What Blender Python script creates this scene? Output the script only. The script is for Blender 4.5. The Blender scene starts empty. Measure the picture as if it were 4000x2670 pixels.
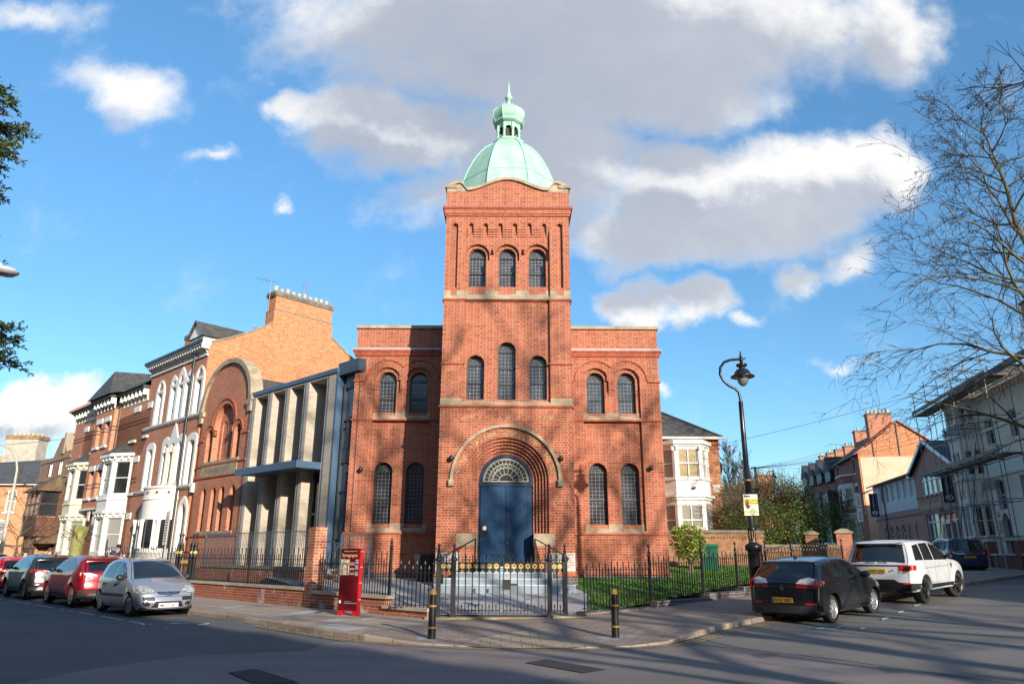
import bpy, math, random
from math import sin, cos, pi, radians, sqrt, atan2
from mathutils import Vector, Matrix, Quaternion
from mathutils.geometry import tessellate_polygon, delaunay_2d_cdt
R = random.Random(7)
SC = bpy.context.scene
COL = SC.collection
PROP = {}

# ---------------------------------------------------------------- materials
class NT:
    def __init__(s, tree): s.t = tree
    def n(s, typ, ins=None, **kw):
        nd = s.t.nodes.new('ShaderNode' + typ)
        for k, v in kw.items(): setattr(nd, k, v)
        for k, v in (ins or {}).items():
            if hasattr(v, 'is_linked') or hasattr(v, 'links'): s.t.links.new(v, nd.inputs[k])
            else:
                sk = nd.inputs[k]
                if sk.type == 'RGBA' and len(v) == 3: v = (*v, 1)
                sk.default_value = v
        return nd
    def m(s, op, a, b=0.0, c=None, clamp=False):
        d = {0: a, 1: b}
        if c is not None: d[2] = c
        return s.n('Math', d, operation=op, use_clamp=clamp).outputs[0]
    def mix(s, f, a, b, mode='MIX'):
        return s.n('MixRGB', {0: f, 1: a, 2: b}, blend_type=mode).outputs[0]
    def ramp(s, f, stops):
        nd = s.n('ValToRGB', {0: f}); cr = nd.color_ramp
        while len(cr.elements) < len(stops): cr.elements.new(0.5)
        for e, (p, c) in zip(cr.elements, stops):
            e.position = p; e.color = (*c, 1) if len(c) == 3 else c
        return nd.outputs[0]
    def noise(s, vec, scale, det=4, rough=.55, dist=0.0):
        d = {'Scale': scale, 'Detail': det, 'Roughness': rough, 'Distortion': dist}
        if vec is not None: d['Vector'] = vec
        return s.n('TexNoise', d).outputs[0]

def newmat(name):
    m = bpy.data.materials.new(name); m.use_nodes = True
    t = m.node_tree; t.nodes.clear()
    k = NT(t); out = k.n('OutputMaterial'); b = k.n('BsdfPrincipled')
    t.links.new(b.outputs[0], out.inputs[0])
    return m, k, b, t

def mat(name, col, rough=.6, metal=0., var=.12, vs=3., spec=None, coat=0., bump=0., bs=60., det=5, col2=None, streak=False):
    """plain surface with a procedural colour variation (and optional bump)"""
    m, k, b, t = newmat(name)
    co = k.n('TexCoord').outputs['Object']
    if streak:
        co = k.n('Mapping', {'Vector': co, 'Scale': (1, 1, .12)}).outputs[0]
    nz = k.noise(co, vs, det)
    hi = tuple(min(1, c * (1 + var)) for c in col) if col2 is None else col2
    lo = tuple(c * (1 - var) for c in col) if col2 is None else col
    c = k.ramp(nz, [(.32, lo), (.68, hi)])
    t.links.new(c, b.inputs['Base Color'])
    b.inputs['Roughness'].default_value = rough
    b.inputs['Metallic'].default_value = metal
    if spec is not None: b.inputs['Specular IOR Level'].default_value = spec
    if coat: b.inputs['Coat Weight'].default_value = coat; b.inputs['Coat Roughness'].default_value = .04
    if bump:
        bn = k.n('Bump', {'Strength': bump, 'Distance': .01, 'Height': k.noise(co, bs, 3)})
        t.links.new(bn.outputs[0], b.inputs['Normal'])
    return m

def wallco(k):
    """u along the wall, v up, from object space and the object-space normal"""
    tc = k.n('TexCoord'); s = k.n('SeparateXYZ', {0: tc.outputs['Object']}); n = k.n('SeparateXYZ', {0: tc.outputs['Normal']})
    ax = k.m('ABSOLUTE', n.outputs[0]); ay = k.m('ABSOLUTE', n.outputs[1]); az = k.m('ABSOLUTE', n.outputs[2])
    g = k.m('GREATER_THAN', ax, ay)
    up = k.m('GREATER_THAN', az, .75)
    u0 = k.m('ADD', k.m('MULTIPLY', s.outputs[0], k.m('SUBTRACT', 1., g)), k.m('MULTIPLY', s.outputs[1], g))
    u = k.m('ADD', k.m('MULTIPLY', u0, k.m('SUBTRACT', 1., up)), k.m('MULTIPLY', s.outputs[0], up))
    v = k.m('ADD', k.m('MULTIPLY', s.outputs[2], k.m('SUBTRACT', 1., up)), k.m('MULTIPLY', s.outputs[1], up))
    return k.n('CombineXYZ', {0: u, 1: v}).outputs[0], tc.outputs['Object']

def brick(name, c1, c2, mortar, bl=.235, bh=.0867, mo=.009, english=True, dirt=(.5, .4, .35), dirtamt=.25, special=None, rough=.85, bands=None, eff=0., bump=.35, soot=0.):
    m, k, b, t = newmat(name)
    uv, obj = wallco(k)
    br = k.n('TexBrick', {'Vector': uv, 'Color1': (0, 0, 0), 'Color2': (1, 1, 1), 'Mortar': (.5, .5, .5), 'Scale': 1., 'Mortar Size': mo,
                          'Mortar Smooth': .15, 'Bias': 0., 'Brick Width': bl, 'Row Height': bh},
             offset=.25 if english else .5, offset_frequency=2, squash=.5 if english else 1., squash_frequency=2)
    stops = [(0., c1), (.62, c2)]
    if special: stops += [(.93, c2), (1., special)]
    rnd = k.n('RGBToBW', {0: br.outputs[0]}).outputs[0]
    bc = k.ramp(rnd, stops)
    big = k.noise(obj, .45, 5, .6)
    bc = k.mix(k.m('MULTIPLY', k.m('SUBTRACT', big, .42, clamp=True), dirtamt * 5, clamp=True), bc, k.mix(1., bc, dirt, 'MULTIPLY'))
    fine = k.noise(obj, 14., 3)
    bc = k.mix(.30, bc, k.ramp(fine, [(.3, (.55, .55, .55)), (.7, (1, 1, 1))]), 'MULTIPLY')
    c = k.mix(br.outputs['Fac'], bc, mortar)
    if soot:
        st_ = k.noise(k.n('Mapping', {'Vector': obj, 'Scale': (1.6, 1.6, .22)}).outputs[0], 1.1, 6, .65)
        c = k.mix(k.m('MULTIPLY', k.m('SUBTRACT', st_, .50, clamp=True), soot * 6, clamp=True), c, k.mix(1., c, (.60, .56, .54), 'MULTIPLY'))
        lt_ = k.noise(obj, .9, 5, .6)
        c = k.mix(k.m('MULTIPLY', k.m('SUBTRACT', lt_, .55, clamp=True), 2.2, clamp=True), c, k.mix(1., c, (1.22, 1.25, 1.25), 'MULTIPLY'))
    if eff:
        e = k.noise(obj, 1.4, 6, .7)
        c = k.mix(k.m('MULTIPLY', k.m('SUBTRACT', e, .56, clamp=True), eff * 9, clamp=True), c, (.62, .56, .52))
    if bands:
        z = k.n('SeparateXYZ', {0: obj}).outputs[2]
        for z0, z1, bcol in bands:
            f = k.m('MULTIPLY', k.m('GREATER_THAN', z, z0), k.m('LESS_THAN', z, z1))
            c = k.mix(k.m('MULTIPLY', f, .85), c, bcol)
    t.links.new(c, b.inputs['Base Color'])
    b.inputs['Roughness'].default_value = rough
    b.inputs['Specular IOR Level'].default_value = .3
    if bump:
        h = k.m('SUBTRACT', k.m('MULTIPLY', fine, .3), br.outputs['Fac'])
        t.links.new(k.n('Bump', {'Strength': bump, 'Distance': .006, 'Height': h}).outputs[0], b.inputs['Normal'])
    return m

def tiles(name, c1, c2, w=.3, h=.18, moss=None, rough=.75):
    """slates or tiles on a sloping roof: courses follow the height"""
    m, k, b, t = newmat(name)
    tc = k.n('TexCoord'); s = k.n('SeparateXYZ', {0: tc.outputs['Object']}); n = k.n('SeparateXYZ', {0: tc.outputs['Normal']})
    g = k.m('GREATER_THAN', k.m('ABSOLUTE', n.outputs[0]), k.m('ABSOLUTE', n.outputs[1]))
    u = k.m('ADD', k.m('MULTIPLY', s.outputs[0], k.m('SUBTRACT', 1., g)), k.m('MULTIPLY', s.outputs[1], g))
    uv = k.n('CombineXYZ', {0: u, 1: s.outputs[2]}).outputs[0]
    br = k.n('TexBrick', {'Vector': uv, 'Color1': c1, 'Color2': c2, 'Mortar': tuple(x * .35 for x in c1), 'Scale': 1., 'Mortar Size': .012, 'Mortar Smooth': .3,
                          'Brick Width': w, 'Row Height': h})
    c = br.outputs[0]
    nz = k.noise(tc.outputs['Object'], .9, 6, .65)
    c = k.mix(.5, c, k.ramp(nz, [(.3, (.6, .6, .6)), (.7, (1, 1, 1))]), 'MULTIPLY')
    if moss: c = k.mix(k.m('MULTIPLY', k.m('SUBTRACT', k.noise(tc.outputs['Object'], 3., 5, .7), .48, clamp=True), 6., clamp=True), c, moss)
    t.links.new(c, b.inputs['Base Color']); b.inputs['Roughness'].default_value = rough
    t.links.new(k.n('Bump', {'Strength': .4, 'Distance': .01, 'Height': br.outputs['Fac']}).outputs[0], b.inputs['Normal'])
    return m

def glass(name, col=(.02, .022, .026), rough=.06, curtain=None, spec=.6):
    """window pane seen from outside: dark room behind a shiny surface, curtains optional"""
    m, k, b, t = newmat(name)
    co = k.n('TexCoord').outputs['Object']
    c = k.ramp(k.noise(co, .8, 2), [(.35, tuple(x * .6 for x in col)), (.65, tuple(x * 1.5 for x in col))])
    if curtain:
        wv = k.n('TexWave', {'Vector': co, 'Scale': 4., 'Distortion': 2., 'Detail': 2.}, wave_type='BANDS', bands_direction='X')
        c = k.mix(.8, c, k.ramp(wv.outputs[1], [(0., tuple(x * .7 for x in curtain)), (1., curtain)]))
    t.links.new(c, b.inputs['Base Color']); b.inputs['Roughness'].default_value = rough
    b.inputs['Specular IOR Level'].default_value = spec
    w = k.noise(co, 1.1, 1)
    t.links.new(k.n('Bump', {'Strength': .06, 'Distance': .05, 'Height': w}).outputs[0], b.inputs['Normal'])
    return m

def paint(name, col, flake=.0, rough=.28, metal=.0, dust=(.22, .20, .18)):
    """car paint: clear coat over a base, dusty towards the sills"""
    m, k, b, t = newmat(name)
    co = k.n('TexCoord').outputs['Object']
    nz = k.noise(co, 2.2, 5, .6)
    c = k.ramp(nz, [(.3, tuple(x * .9 for x in col)), (.7, tuple(min(1, x * 1.08) for x in col))])
    z = k.n('SeparateXYZ', {0: co}).outputs[2]
    f = k.m('MULTIPLY', k.m('SUBTRACT', 1., k.m('DIVIDE', z, .45), clamp=True), k.m('ADD', .25, k.noise(co, 6., 4)), clamp=True)
    c = k.mix(k.m('MULTIPLY', f, .16), c, dust)
    t.links.new(c, b.inputs['Base Color'])
    t.links.new(k.m('ADD', rough, k.m('MULTIPLY', f, .5)), b.inputs['Roughness'])
    b.inputs['Metallic'].default_value = metal
    b.inputs['Coat Weight'].default_value = .85; b.inputs['Coat Roughness'].default_value = .05
    return m

# ---------------------------------------------------------------- mesh builder
class MB:
    def __init__(s): s.v = []; s.f = []; s.sm = []; s.mi = []; s.cur = 0; s.smooth = False; s.xf = None
    def add(s, vs, fs, smooth=None):
        o = len(s.v)
        if s.xf is not None: vs = [s.xf @ Vector(p) for p in vs]
        s.v += [tuple(p) for p in vs]
        sm = s.smooth if smooth is None else smooth
        for f in fs:
            s.f.append(tuple(i + o for i in f)); s.sm.append(sm); s.mi.append(s.cur)
        return s
    def quad(s, a, b, c, d): return s.add([a, b, c, d], [(0, 1, 2, 3)])
    def poly(s, pts): return s.add(pts, [tuple(range(len(pts)))])
    def box(s, x0, x1, y0, y1, z0, z1, taper=0., skip=''):
        if x0 > x1: x0, x1 = x1, x0
        if y0 > y1: y0, y1 = y1, y0
        t = taper
        v = [(x0, y0, z0), (x1, y0, z0), (x1, y1, z0), (x0, y1, z0), (x0 + t, y0 + t, z1), (x1 - t, y0 + t, z1), (x1 - t, y1 - t, z1), (x0 + t, y1 - t, z1)]
        f = {'b': (0, 3, 2, 1), 't': (4, 5, 6, 7), 'f': (0, 1, 5, 4), 'k': (2, 3, 7, 6), 'l': (3, 0, 4, 7), 'r': (1, 2, 6, 5)}
        return s.add(v, [q for kk, q in f.items() if kk not in skip])
    def obox(s, p0, p1, w, h, up=(0, 0, 1)):
        """bar of section w x h from p0 to p1"""
        p0 = Vector(p0); p1 = Vector(p1); d = (p1 - p0).normalized(); u = Vector(up)
        if abs(d.dot(u)) > .95: u = Vector((0, 1, 0))
        r = d.cross(u).normalized(); u = r.cross(d)
        c = [r * (w / 2 * a) + u * (h / 2 * b) for a, b in ((-1, -1), (1, -1), (1, 1), (-1, 1))]
        return s.add([p0 + q for q in c] + [p1 + q for q in c], [(0, 1, 5, 4), (1, 2, 6, 5), (2, 3, 7, 6), (3, 0, 4, 7), (3, 2, 1, 0), (4, 5, 6, 7)])
    def tess(s, loops, fn, flip=False):
        """2D loops (outer first, then holes) filled and mapped by fn(a,b)->3D"""
        pts = [p for l in loops for p in l]
        tri = tessellate_polygon([[Vector((a, b, 0)) for a, b in l] for l in loops])
        out = []
        for t in tri:
            (ax, ay), (bx, by), (cx, cy) = (pts[i] for i in t)
            ar = (bx - ax) * (cy - ay) - (by - ay) * (cx - ax)
            if abs(ar) < 1e-12: continue
            t = tuple(t) if ar > 0 else tuple(reversed(t))
            out.append(tuple(reversed(t)) if flip else t)
        return s.add([fn(*p) for p in pts], out)
    def strip(s, loop, fa, fb, closed=True, smooth=None):
        n = len(loop); v = [fa(*p) for p in loop] + [fb(*p) for p in loop]
        return s.add(v, [(i, (i + 1) % n, n + (i + 1) % n, n + i) for i in range(n if closed else n - 1)], smooth)
    def wall(s, outer, holes, y): return s.tess([outer] + holes, lambda a, b: (a, y, b))
    def reveal(s, loop, y0, y1, closed=True): return s.strip(list(reversed(loop)), lambda a, b: (a, y0, b), lambda a, b: (a, y1, b), closed)
    def prism(s, loop, y0, y1, holes=()):
        s.wall(loop, list(holes), y0); s.tess([loop] + list(holes), lambda a, b: (a, y1, b), True)
        ccw = sum((loop[i][0] * loop[(i + 1) % len(loop)][1] - loop[(i + 1) % len(loop)][0] * loop[i][1]) for i in range(len(loop))) > 0
        l = loop if ccw else list(reversed(loop))
        s.strip(l, lambda a, b: (a, y0, b), lambda a, b: (a, y1, b))
        s.f[-len(l):] = [tuple(reversed(f)) for f in s.f[-len(l):]]
        for h in holes:
            ccw = sum((h[i][0] * h[(i + 1) % len(h)][1] - h[(i + 1) % len(h)][0] * h[i][1]) for i in range(len(h))) > 0
            s.strip(h if ccw else list(reversed(h)), lambda a, b: (a, y0, b), lambda a, b: (a, y1, b))
        return s
    def tube(s, pts, r, n=6, caps=True, smooth=True):
        pts = [Vector(p) for p in pts]; m = len(pts)
        rs = r if isinstance(r, (list, tuple)) else [r] * m
        v = []; pu = None
        for i, p in enumerate(pts):
            d = (pts[min(i + 1, m - 1)] - pts[max(i - 1, 0)])
            d = d.normalized() if d.length > 1e-9 else Vector((0, 0, 1))
            if pu is None:
                pu = d.orthogonal().normalized()
            else:
                pu = (pu - d * pu.dot(d))
                pu = pu.normalized() if pu.length > 1e-6 else d.orthogonal().normalized()
            w = d.cross(pu)
            for j in range(n):
                a = 2 * pi * j / n
                v.append(p + (pu * cos(a) + w * sin(a)) * rs[i])
        f = [(i * n + j, i * n + (j + 1) % n, (i + 1) * n + (j + 1) % n, (i + 1) * n + j) for i in range(m - 1) for j in range(n)]
        s.add(v, f, smooth)
        if caps: s.add(v[:n], [tuple(reversed(range(n)))], False); s.add(v[-n:], [tuple(range(n))], False)
        return s
    def lathe(s, prof, c=(0, 0, 0), n=16, smooth=True, ax='z', a0=0., caps=True):
        """prof: (radius, height) from bottom to top"""
        v = []
        for r, h in prof:
            for j in range(n):
                a = 2 * pi * j / n + a0
                p = (r * cos(a), r * sin(a), h)
                if ax == 'y': p = (p[0], -p[2], p[1])
                if ax == 'x': p = (p[2], p[0], p[1])
                v.append((p[0] + c[0], p[1] + c[1], p[2] + c[2]))
        m = len(prof)
        s.add(v, [(i * n + j, i * n + (j + 1) % n, (i + 1) * n + (j + 1) % n, (i + 1) * n + j) for i in range(m - 1) for j in range(n)], smooth)
        if caps and prof[0][0] > 1e-4: s.add(v[:n], [tuple(reversed(range(n)))], False)
        if caps and prof[-1][0] > 1e-4: s.add(v[-n:], [tuple(range(n))], False)
        return s
    def ball(s, c, r, n=10, sc=(1, 1, 1)):
        pr = [(r * sin(pi * i / (n // 2 + 1)), -r * cos(pi * i / (n // 2 + 1))) for i in range(n // 2 + 2)]
        o = len(s.v); s.lathe(pr, (0, 0, 0), n)
        for i in range(o, len(s.v)):
            p = s.v[i]; s.v[i] = (p[0] * sc[0] + c[0], p[1] * sc[1] + c[1], p[2] * sc[2] + c[2])
        return s
    def text(s, body, size, fn, align='CENTER', depth=0., bold=0.):
        vs, ts = textmesh(body, size, align, bold)
        return s.add([fn(a, b) for a, b in vs], ts)
    def build(s, name, m, parent=None, loc=None, rot=None):
        me = bpy.data.meshes.new(name)
        me.from_pydata(s.v, [], s.f); me.update()
        for q in (m if isinstance(m, (list, tuple)) else [m]): me.materials.append(q)
        me.polygons.foreach_set('use_smooth', s.sm)
        me.polygons.foreach_set('material_index', s.mi)
        o = bpy.data.objects.new(name, me); COL.objects.link(o)
        if parent is not None: o.parent = parent
        if loc is not None: o.location = loc
        if rot is not None: o.rotation_euler = rot
        return o

_tx = {}
def textmesh(body, size, align='CENTER', bold=0.):
    key = (body, align, bold)
    if key not in _tx:
        cu = bpy.data.curves.new('lettering', 'FONT'); cu.body = body; cu.align_x = align; cu.resolution_u = 2; cu.offset = bold
        o = bpy.data.objects.new('lettering', cu); COL.objects.link(o)
        dg = bpy.context.evaluated_depsgraph_get(); dg.update()
        me = bpy.data.meshes.new_from_object(o.evaluated_get(dg))
        vs = [(v.co.x, v.co.y) for v in me.vertices]; ts = [tuple(p.vertices) for p in me.polygons]
        bpy.data.objects.remove(o); bpy.data.curves.remove(cu); bpy.data.meshes.remove(me)
        _tx[key] = (vs, ts)
    vs, ts = _tx[key]
    return [(a * size, b * size) for a, b in vs], ts

def arch(cx, w, z0, zs, n=14, pointed=0.):
    """outline (ccw) of an opening: half-width w, sill z0, springing zs, round or pointed head"""
    p = [(cx - w, z0), (cx + w, z0)]
    if pointed:
        rr = w * pointed; off = rr - w
        t = math.acos(off / rr)
        p += [(cx - off + rr * cos(t * i / n), zs + rr * sin(t * i / n)) for i in range(n + 1)]
        p += [(cx + off - rr * cos(t * i / n), zs + rr * sin(t * i / n)) for i in range(n - 1, -1, -1)]
    else:
        p += [(cx + w * cos(pi * i / n), zs + w * sin(pi * i / n)) for i in range(n + 1)]
    return p
def seg(cx, w, z0, z1, rise, n=8):
    """opening with a flat segmental head"""
    r = (w * w + rise * rise) / (2 * rise); t = math.asin(w / r)
    return [(cx - w, z0), (cx + w, z0)] + [(cx + r * sin(t - 2 * t * i / n), z1 - r + r * cos(t - 2 * t * i / n)) for i in range(n + 1)]
def rect(x0, x1, z0, z1): return [(x0, z0), (x1, z0), (x1, z1), (x0, z1)]

def voussoirs(mb, cx, zs, r0, r1, n, y, a0=0., a1=pi, gap=.010, proud=.006):
    """ring of radial bricks standing a touch proud of the wall plane y"""
    for i in range(n):
        b0 = a0 + (a1 - a0) * i / n; b1 = a0 + (a1 - a0) * (i + 1) / n
        g0 = gap / 2 / r0; g1 = gap / 2 / r1
        p = [(cx + r0 * cos(b0 + g0), zs + r0 * sin(b0 + g0)), (cx + r1 * cos(b0 + g1), zs + r1 * sin(b0 + g1)),
             (cx + r1 * cos(b1 - g1), zs + r1 * sin(b1 - g1)), (cx + r0 * cos(b1 - g0), zs + r0 * sin(b1 - g0))]
        mb.quad(*[(a, y - proud, b) for a, b in p])

def ring(mb, cx, zs, r0, r1, y0, y1, a0=0., a1=pi, n=20):
    """raised arch band from y0 (front) to y1 (back)"""
    lo = [(cx + r0 * cos(a0 + (a1 - a0) * i / n), zs + r0 * sin(a0 + (a1 - a0) * i / n)) for i in range(n + 1)]
    hi = [(cx + r1 * cos(a0 + (a1 - a0) * i / n), zs + r1 * sin(a0 + (a1 - a0) * i / n)) for i in range(n + 1)]
    F = lambda y: (lambda a, b: (a, y, b))
    m = n + 1
    mb.add([(a, y0, b) for a, b in lo + hi], [(i, m + i, m + i + 1, i + 1) for i in range(n)])
    mb.strip(hi, F(y0), F(y1), False); mb.strip(list(reversed(lo)), F(y0), F(y1), False)
    for q in (0, n): mb.quad((lo[q][0], y0, lo[q][1]), (hi[q][0], y0, hi[q][1]), (hi[q][0], y1, hi[q][1]), (lo[q][0], y1, lo[q][1]))

# ---------------------------------------------------------------- scene tree
def tag(o, label=None, cat=None, group=None, kind=None):
    if label: o['label'] = label
    if cat: o['category'] = cat
    if group: o['group'] = group
    if kind: o['kind'] = kind
    return o
def thing(name, label, cat, loc=(0, 0, 0), rz=0., group=None):
    o = bpy.data.objects.new(name, None); COL.objects.link(o); o.empty_display_size = .3
    o.location = loc; o.rotation_euler = (0, 0, rz)
    return tag(o, label, cat, group)
def struct(name, mb, m): return tag(mb.build(name, m), kind='structure')
def kids(o): return [c for c in bpy.data.objects if c.parent == o]
def dup(o, parent=None, loc=None, rz=None, label=None):
    """copy of a thing with copies of its parts and their sub-parts"""
    c = o.copy(); COL.objects.link(c)
    if parent is not None: c.parent = parent
    for ch in kids(o): dup(ch, c)
    if loc is not None: c.location = loc
    if rz is not None: c.rotation_euler = (0, 0, rz)
    if label: c['label'] = label
    return c

def ground(x, y):
    """height of the road surface: level at the corner, climbing gently up the right-hand street"""
    d = ((x - 2.0) + (y - 15.0)) * .7071
    if x < 0: d = min(d, max(0., d + x * 1.2))
    d = max(0., min(d, 60.))
    return .031 * d * d / (d + 1.2)

AL = radians(-43.5)                       # left street: facade frame (x along facade towards the corner, -y to the road)
OL = (-6.6, 27.4)
def LF(s, y=0., z=0.): return (OL[0] + s * cos(AL) - y * sin(AL), OL[1] + s * sin(AL) + y * cos(AL), z)
EXPO = .6; SUNE = 5.; SKYSAT = 1.12; SKYVAL = 1.0; SKYTINT = (.98, 1.25, 1.32); SHB = 0.; SHH = 13.2
# ---------------------------------------------------------------- camera
cam = bpy.data.cameras.new('camera'); cam.sensor_width = 36.; cam.lens = 25.2; cam.clip_start = .1; cam.clip_end = 3000.
co = bpy.data.objects.new('camera', cam); COL.objects.link(co)
co.location = (0, 0, 1.68)
co.rotation_euler = (Matrix.Rotation(radians(106.5), 4, 'X') @ Matrix.Rotation(radians(.25), 4, 'Z')).to_euler()
SC.camera = co
SC.view_settings.view_transform = 'Standard'; SC.view_settings.look = 'None'; SC.view_settings.gamma = 1.; SC.view_settings.exposure = EXPO
SC.render.engine = 'CYCLES'
SC.cycles.use_denoising = True
SC.cycles.max_bounces = 6; SC.cycles.diffuse_bounces = 3; SC.cycles.glossy_bounces = 3; SC.cycles.transmission_bounces = 4; SC.cycles.transparent_max_bounces = 6
SC.cycles.sample_clamp_indirect = 6.

# ---------------------------------------------------------------- sun and sky
EL, AZ = radians(16.8), radians(150.)
sd = Vector((sin(AZ) * cos(EL), cos(AZ) * cos(EL), sin(EL)))
sun = bpy.data.lights.new('sun', 'SUN'); sun.energy = SUNE; sun.angle = radians(.53); sun.color = (1., .90, .76)
so = bpy.data.objects.new('sun', sun); COL.objects.link(so); so.rotation_euler = (-sd).to_track_quat('-Z', 'Y').to_euler(); so.location = (20, -30, 40)

W = bpy.data.worlds.new('World'); SC.world = W; W.use_nodes = True
wt = W.node_tree; wt.nodes.clear(); k = NT(wt)
wo = k.n('OutputWorld'); bg = k.n('Background', {'Strength': .1}); wt.links.new(bg.outputs[0], wo.inputs[0])
sky = k.n('TexSky'); sky.sky_type = 'NISHITA'; sky.sun_disc = False; sky.sun_elevation = EL; sky.sun_rotation = AZ
sky.air_density = 1.; sky.dust_density = .6; sky.ozone_density = 2.5
# clouds: patches on the sky dome, given as directions (x/y, z/y), radii, weight
CL = [(1330, 40, 800, 210, 1.15), (1500, 170, 420, 150, 1.), (880, 265, 250, 115, .95), (690, 235, 110, 60, .8), (1230, 330, 270, 230, 1.05), (1000, 330, 260, 110, .8), (1690, 430, 400, 150, 1.2), (1960, 400, 190, 110, 1.05), (1500, 540, 330, 90, .85),
      (1440, 690, 100, 70, .95), (1570, 685, 130, 75, 1.), (290, 205, 180, 85, .62), (490, 345, 100, 38, .52), (640, 460, 45, 28, .5), (60, 925, 190, 62, 1.1), (170, 975, 110, 42, .8),
      (2010, 50, 170, 150, .85), (1920, 820, 100, 26, .5), (1860, 610, 120, 60, .6), (60, 40, 230, 60, .45), (1960, 590, 120, 80, .55), (1000, 470, 220, 90, .55), (1690, 740, 70, 30, .5), (1525, 900, 40, 22, .5)]
def sdir(u, v):
    a, b = u - 1174.5, 784. - v; f = 1644.4; t = radians(16.5)
    y = f * cos(t) - b * sin(t); z = f * sin(t) + b * cos(t)
    return a / y, z / y
gt = bpy.data.node_groups.new('cloud_cover', 'ShaderNodeTree')
gt.interface.new_socket('Vector', in_out='INPUT', socket_type='NodeSocketVector'); gt.interface.new_socket('Fac', in_out='OUTPUT', socket_type='NodeSocketFloat')
g = NT(gt); gi = gt.nodes.new('NodeGroupInput'); go = gt.nodes.new('NodeGroupOutput')
nz1 = g.n('TexNoise', {'Vector': gi.outputs[0], 'Scale': 4.2, 'Detail': 7., 'Roughness': .62})
wv = g.n('VectorMath', {0: nz1.outputs['Color'], 1: (.5, .5, .5)}, operation='SUBTRACT').outputs[0]
wv = g.n('VectorMath', {0: wv, 'Scale': .20}, operation='SCALE').outputs[0]
pw = g.n('VectorMath', {0: gi.outputs[0], 1: wv}, operation='ADD').outputs[0]
acc = None
for u, v, ru, rv, w in CL:
    a, b = sdir(u, v); a1 = sdir(u + ru, v)[0] - a; b1 = (sdir(u, v - rv)[1] - sdir(u, v + rv)[1]) / 2
    d = g.n('VectorMath', {0: pw, 1: (a, b, 0)}, operation='SUBTRACT').outputs[0]
    d = g.n('VectorMath', {0: d, 1: (1 / a1, 1 / b1, 0)}, operation='MULTIPLY').outputs[0]
    l = g.n('VectorMath', {0: d}, operation='LENGTH').outputs['Value']
    e = g.m('MULTIPLY', g.m('SUBTRACT', 1.15, l, clamp=True), w)
    acc = e if acc is None else g.m('SMOOTH_MAX', acc, e, .15)
nz2 = g.noise(gi.outputs[0], 9., 8, .6)
acc = g.m('ADD', acc, g.m('MULTIPLY', g.m('SUBTRACT', nz2, .52), .75))
mr = g.n('MapRange', {'Value': acc, 'From Min': .10, 'From Max': .62}, interpolation_type='SMOOTHSTEP')
gt.links.new(mr.outputs[0], go.inputs[0])
dirv = k.n('TexCoord').outputs['Generated']
ds = k.n('SeparateXYZ', {0: dirv})
front = k.m('GREATER_THAN', ds.outputs[1], .05)
yy = k.m('MAXIMUM', k.m('ABSOLUTE', ds.outputs[1]), .05)
pv = k.n('CombineXYZ', {0: k.m('DIVIDE', ds.outputs[0], yy), 1: k.m('DIVIDE', ds.outputs[2], yy), 2: k.m('MULTIPLY', k.m('SUBTRACT', 1., front), 3.7)}).outputs[0]
def cover(vec):
    nd = k.n('Group'); nd.node_tree = gt; wt.links.new(vec, nd.inputs[0]); return nd.outputs[0]
m0 = cover(pv)
m1 = cover(k.n('VectorMath', {0: pv, 1: (.035, .075, 0)}, operation='ADD').outputs[0])
up = k.m('GREATER_THAN', ds.outputs[2], .0)
dens = k.m('MULTIPLY', m0, up)
shade = k.m('SUBTRACT', k.m('MULTIPLY', m1, .95), k.m('MULTIPLY', k.m('SUBTRACT', 1., m0), .4), clamp=True)
# the broad cloud behind the dome is thick and grey
gd = k.n('VectorMath', {0: pv, 1: (*sdir(1080, 200), 0)}, operation='SUBTRACT').outputs[0]
gl = k.n('VectorMath', {0: k.n('VectorMath', {0: gd, 1: (2.4, 2.9, 0)}, operation='MULTIPLY').outputs[0]}, operation='LENGTH').outputs['Value']
grey = k.m('SUBTRACT', 1.15, gl, clamp=True)
nsh = k.noise(pv, 6., 6, .6)
sh = k.m('ADD', k.m('MULTIPLY', shade, .75), k.m('ADD', k.m('MULTIPLY', grey, .22), k.m('MULTIPLY', k.m('SUBTRACT', nsh, .5), .5)), clamp=True)
ccol = k.ramp(sh, [(0., (7.0, 6.9, 6.75)), (.40, (5.4, 5.5, 5.7)), (.75, (3.5, 3.75, 4.3)), (1., (2.9, 3.2, 3.85))])
skc = k.n('HueSaturation', {'Saturation': SKYSAT, 'Value': SKYVAL, 'Color': sky.outputs[0]}).outputs[0]
skc = k.mix(1., skc, SKYTINT, 'MULTIPLY')
skc = k.mix(1., skc, k.ramp(ds.outputs[2], [(.05, (1., 1., 1.06)), (.30, (1.15, 1.12, 1.1)), (.75, (1.75, 1.62, 1.5))]), 'MULTIPLY')
wt.links.new(k.mix(k.m('MULTIPLY', dens, .96), skc, ccol), bg.inputs[0])

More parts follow.
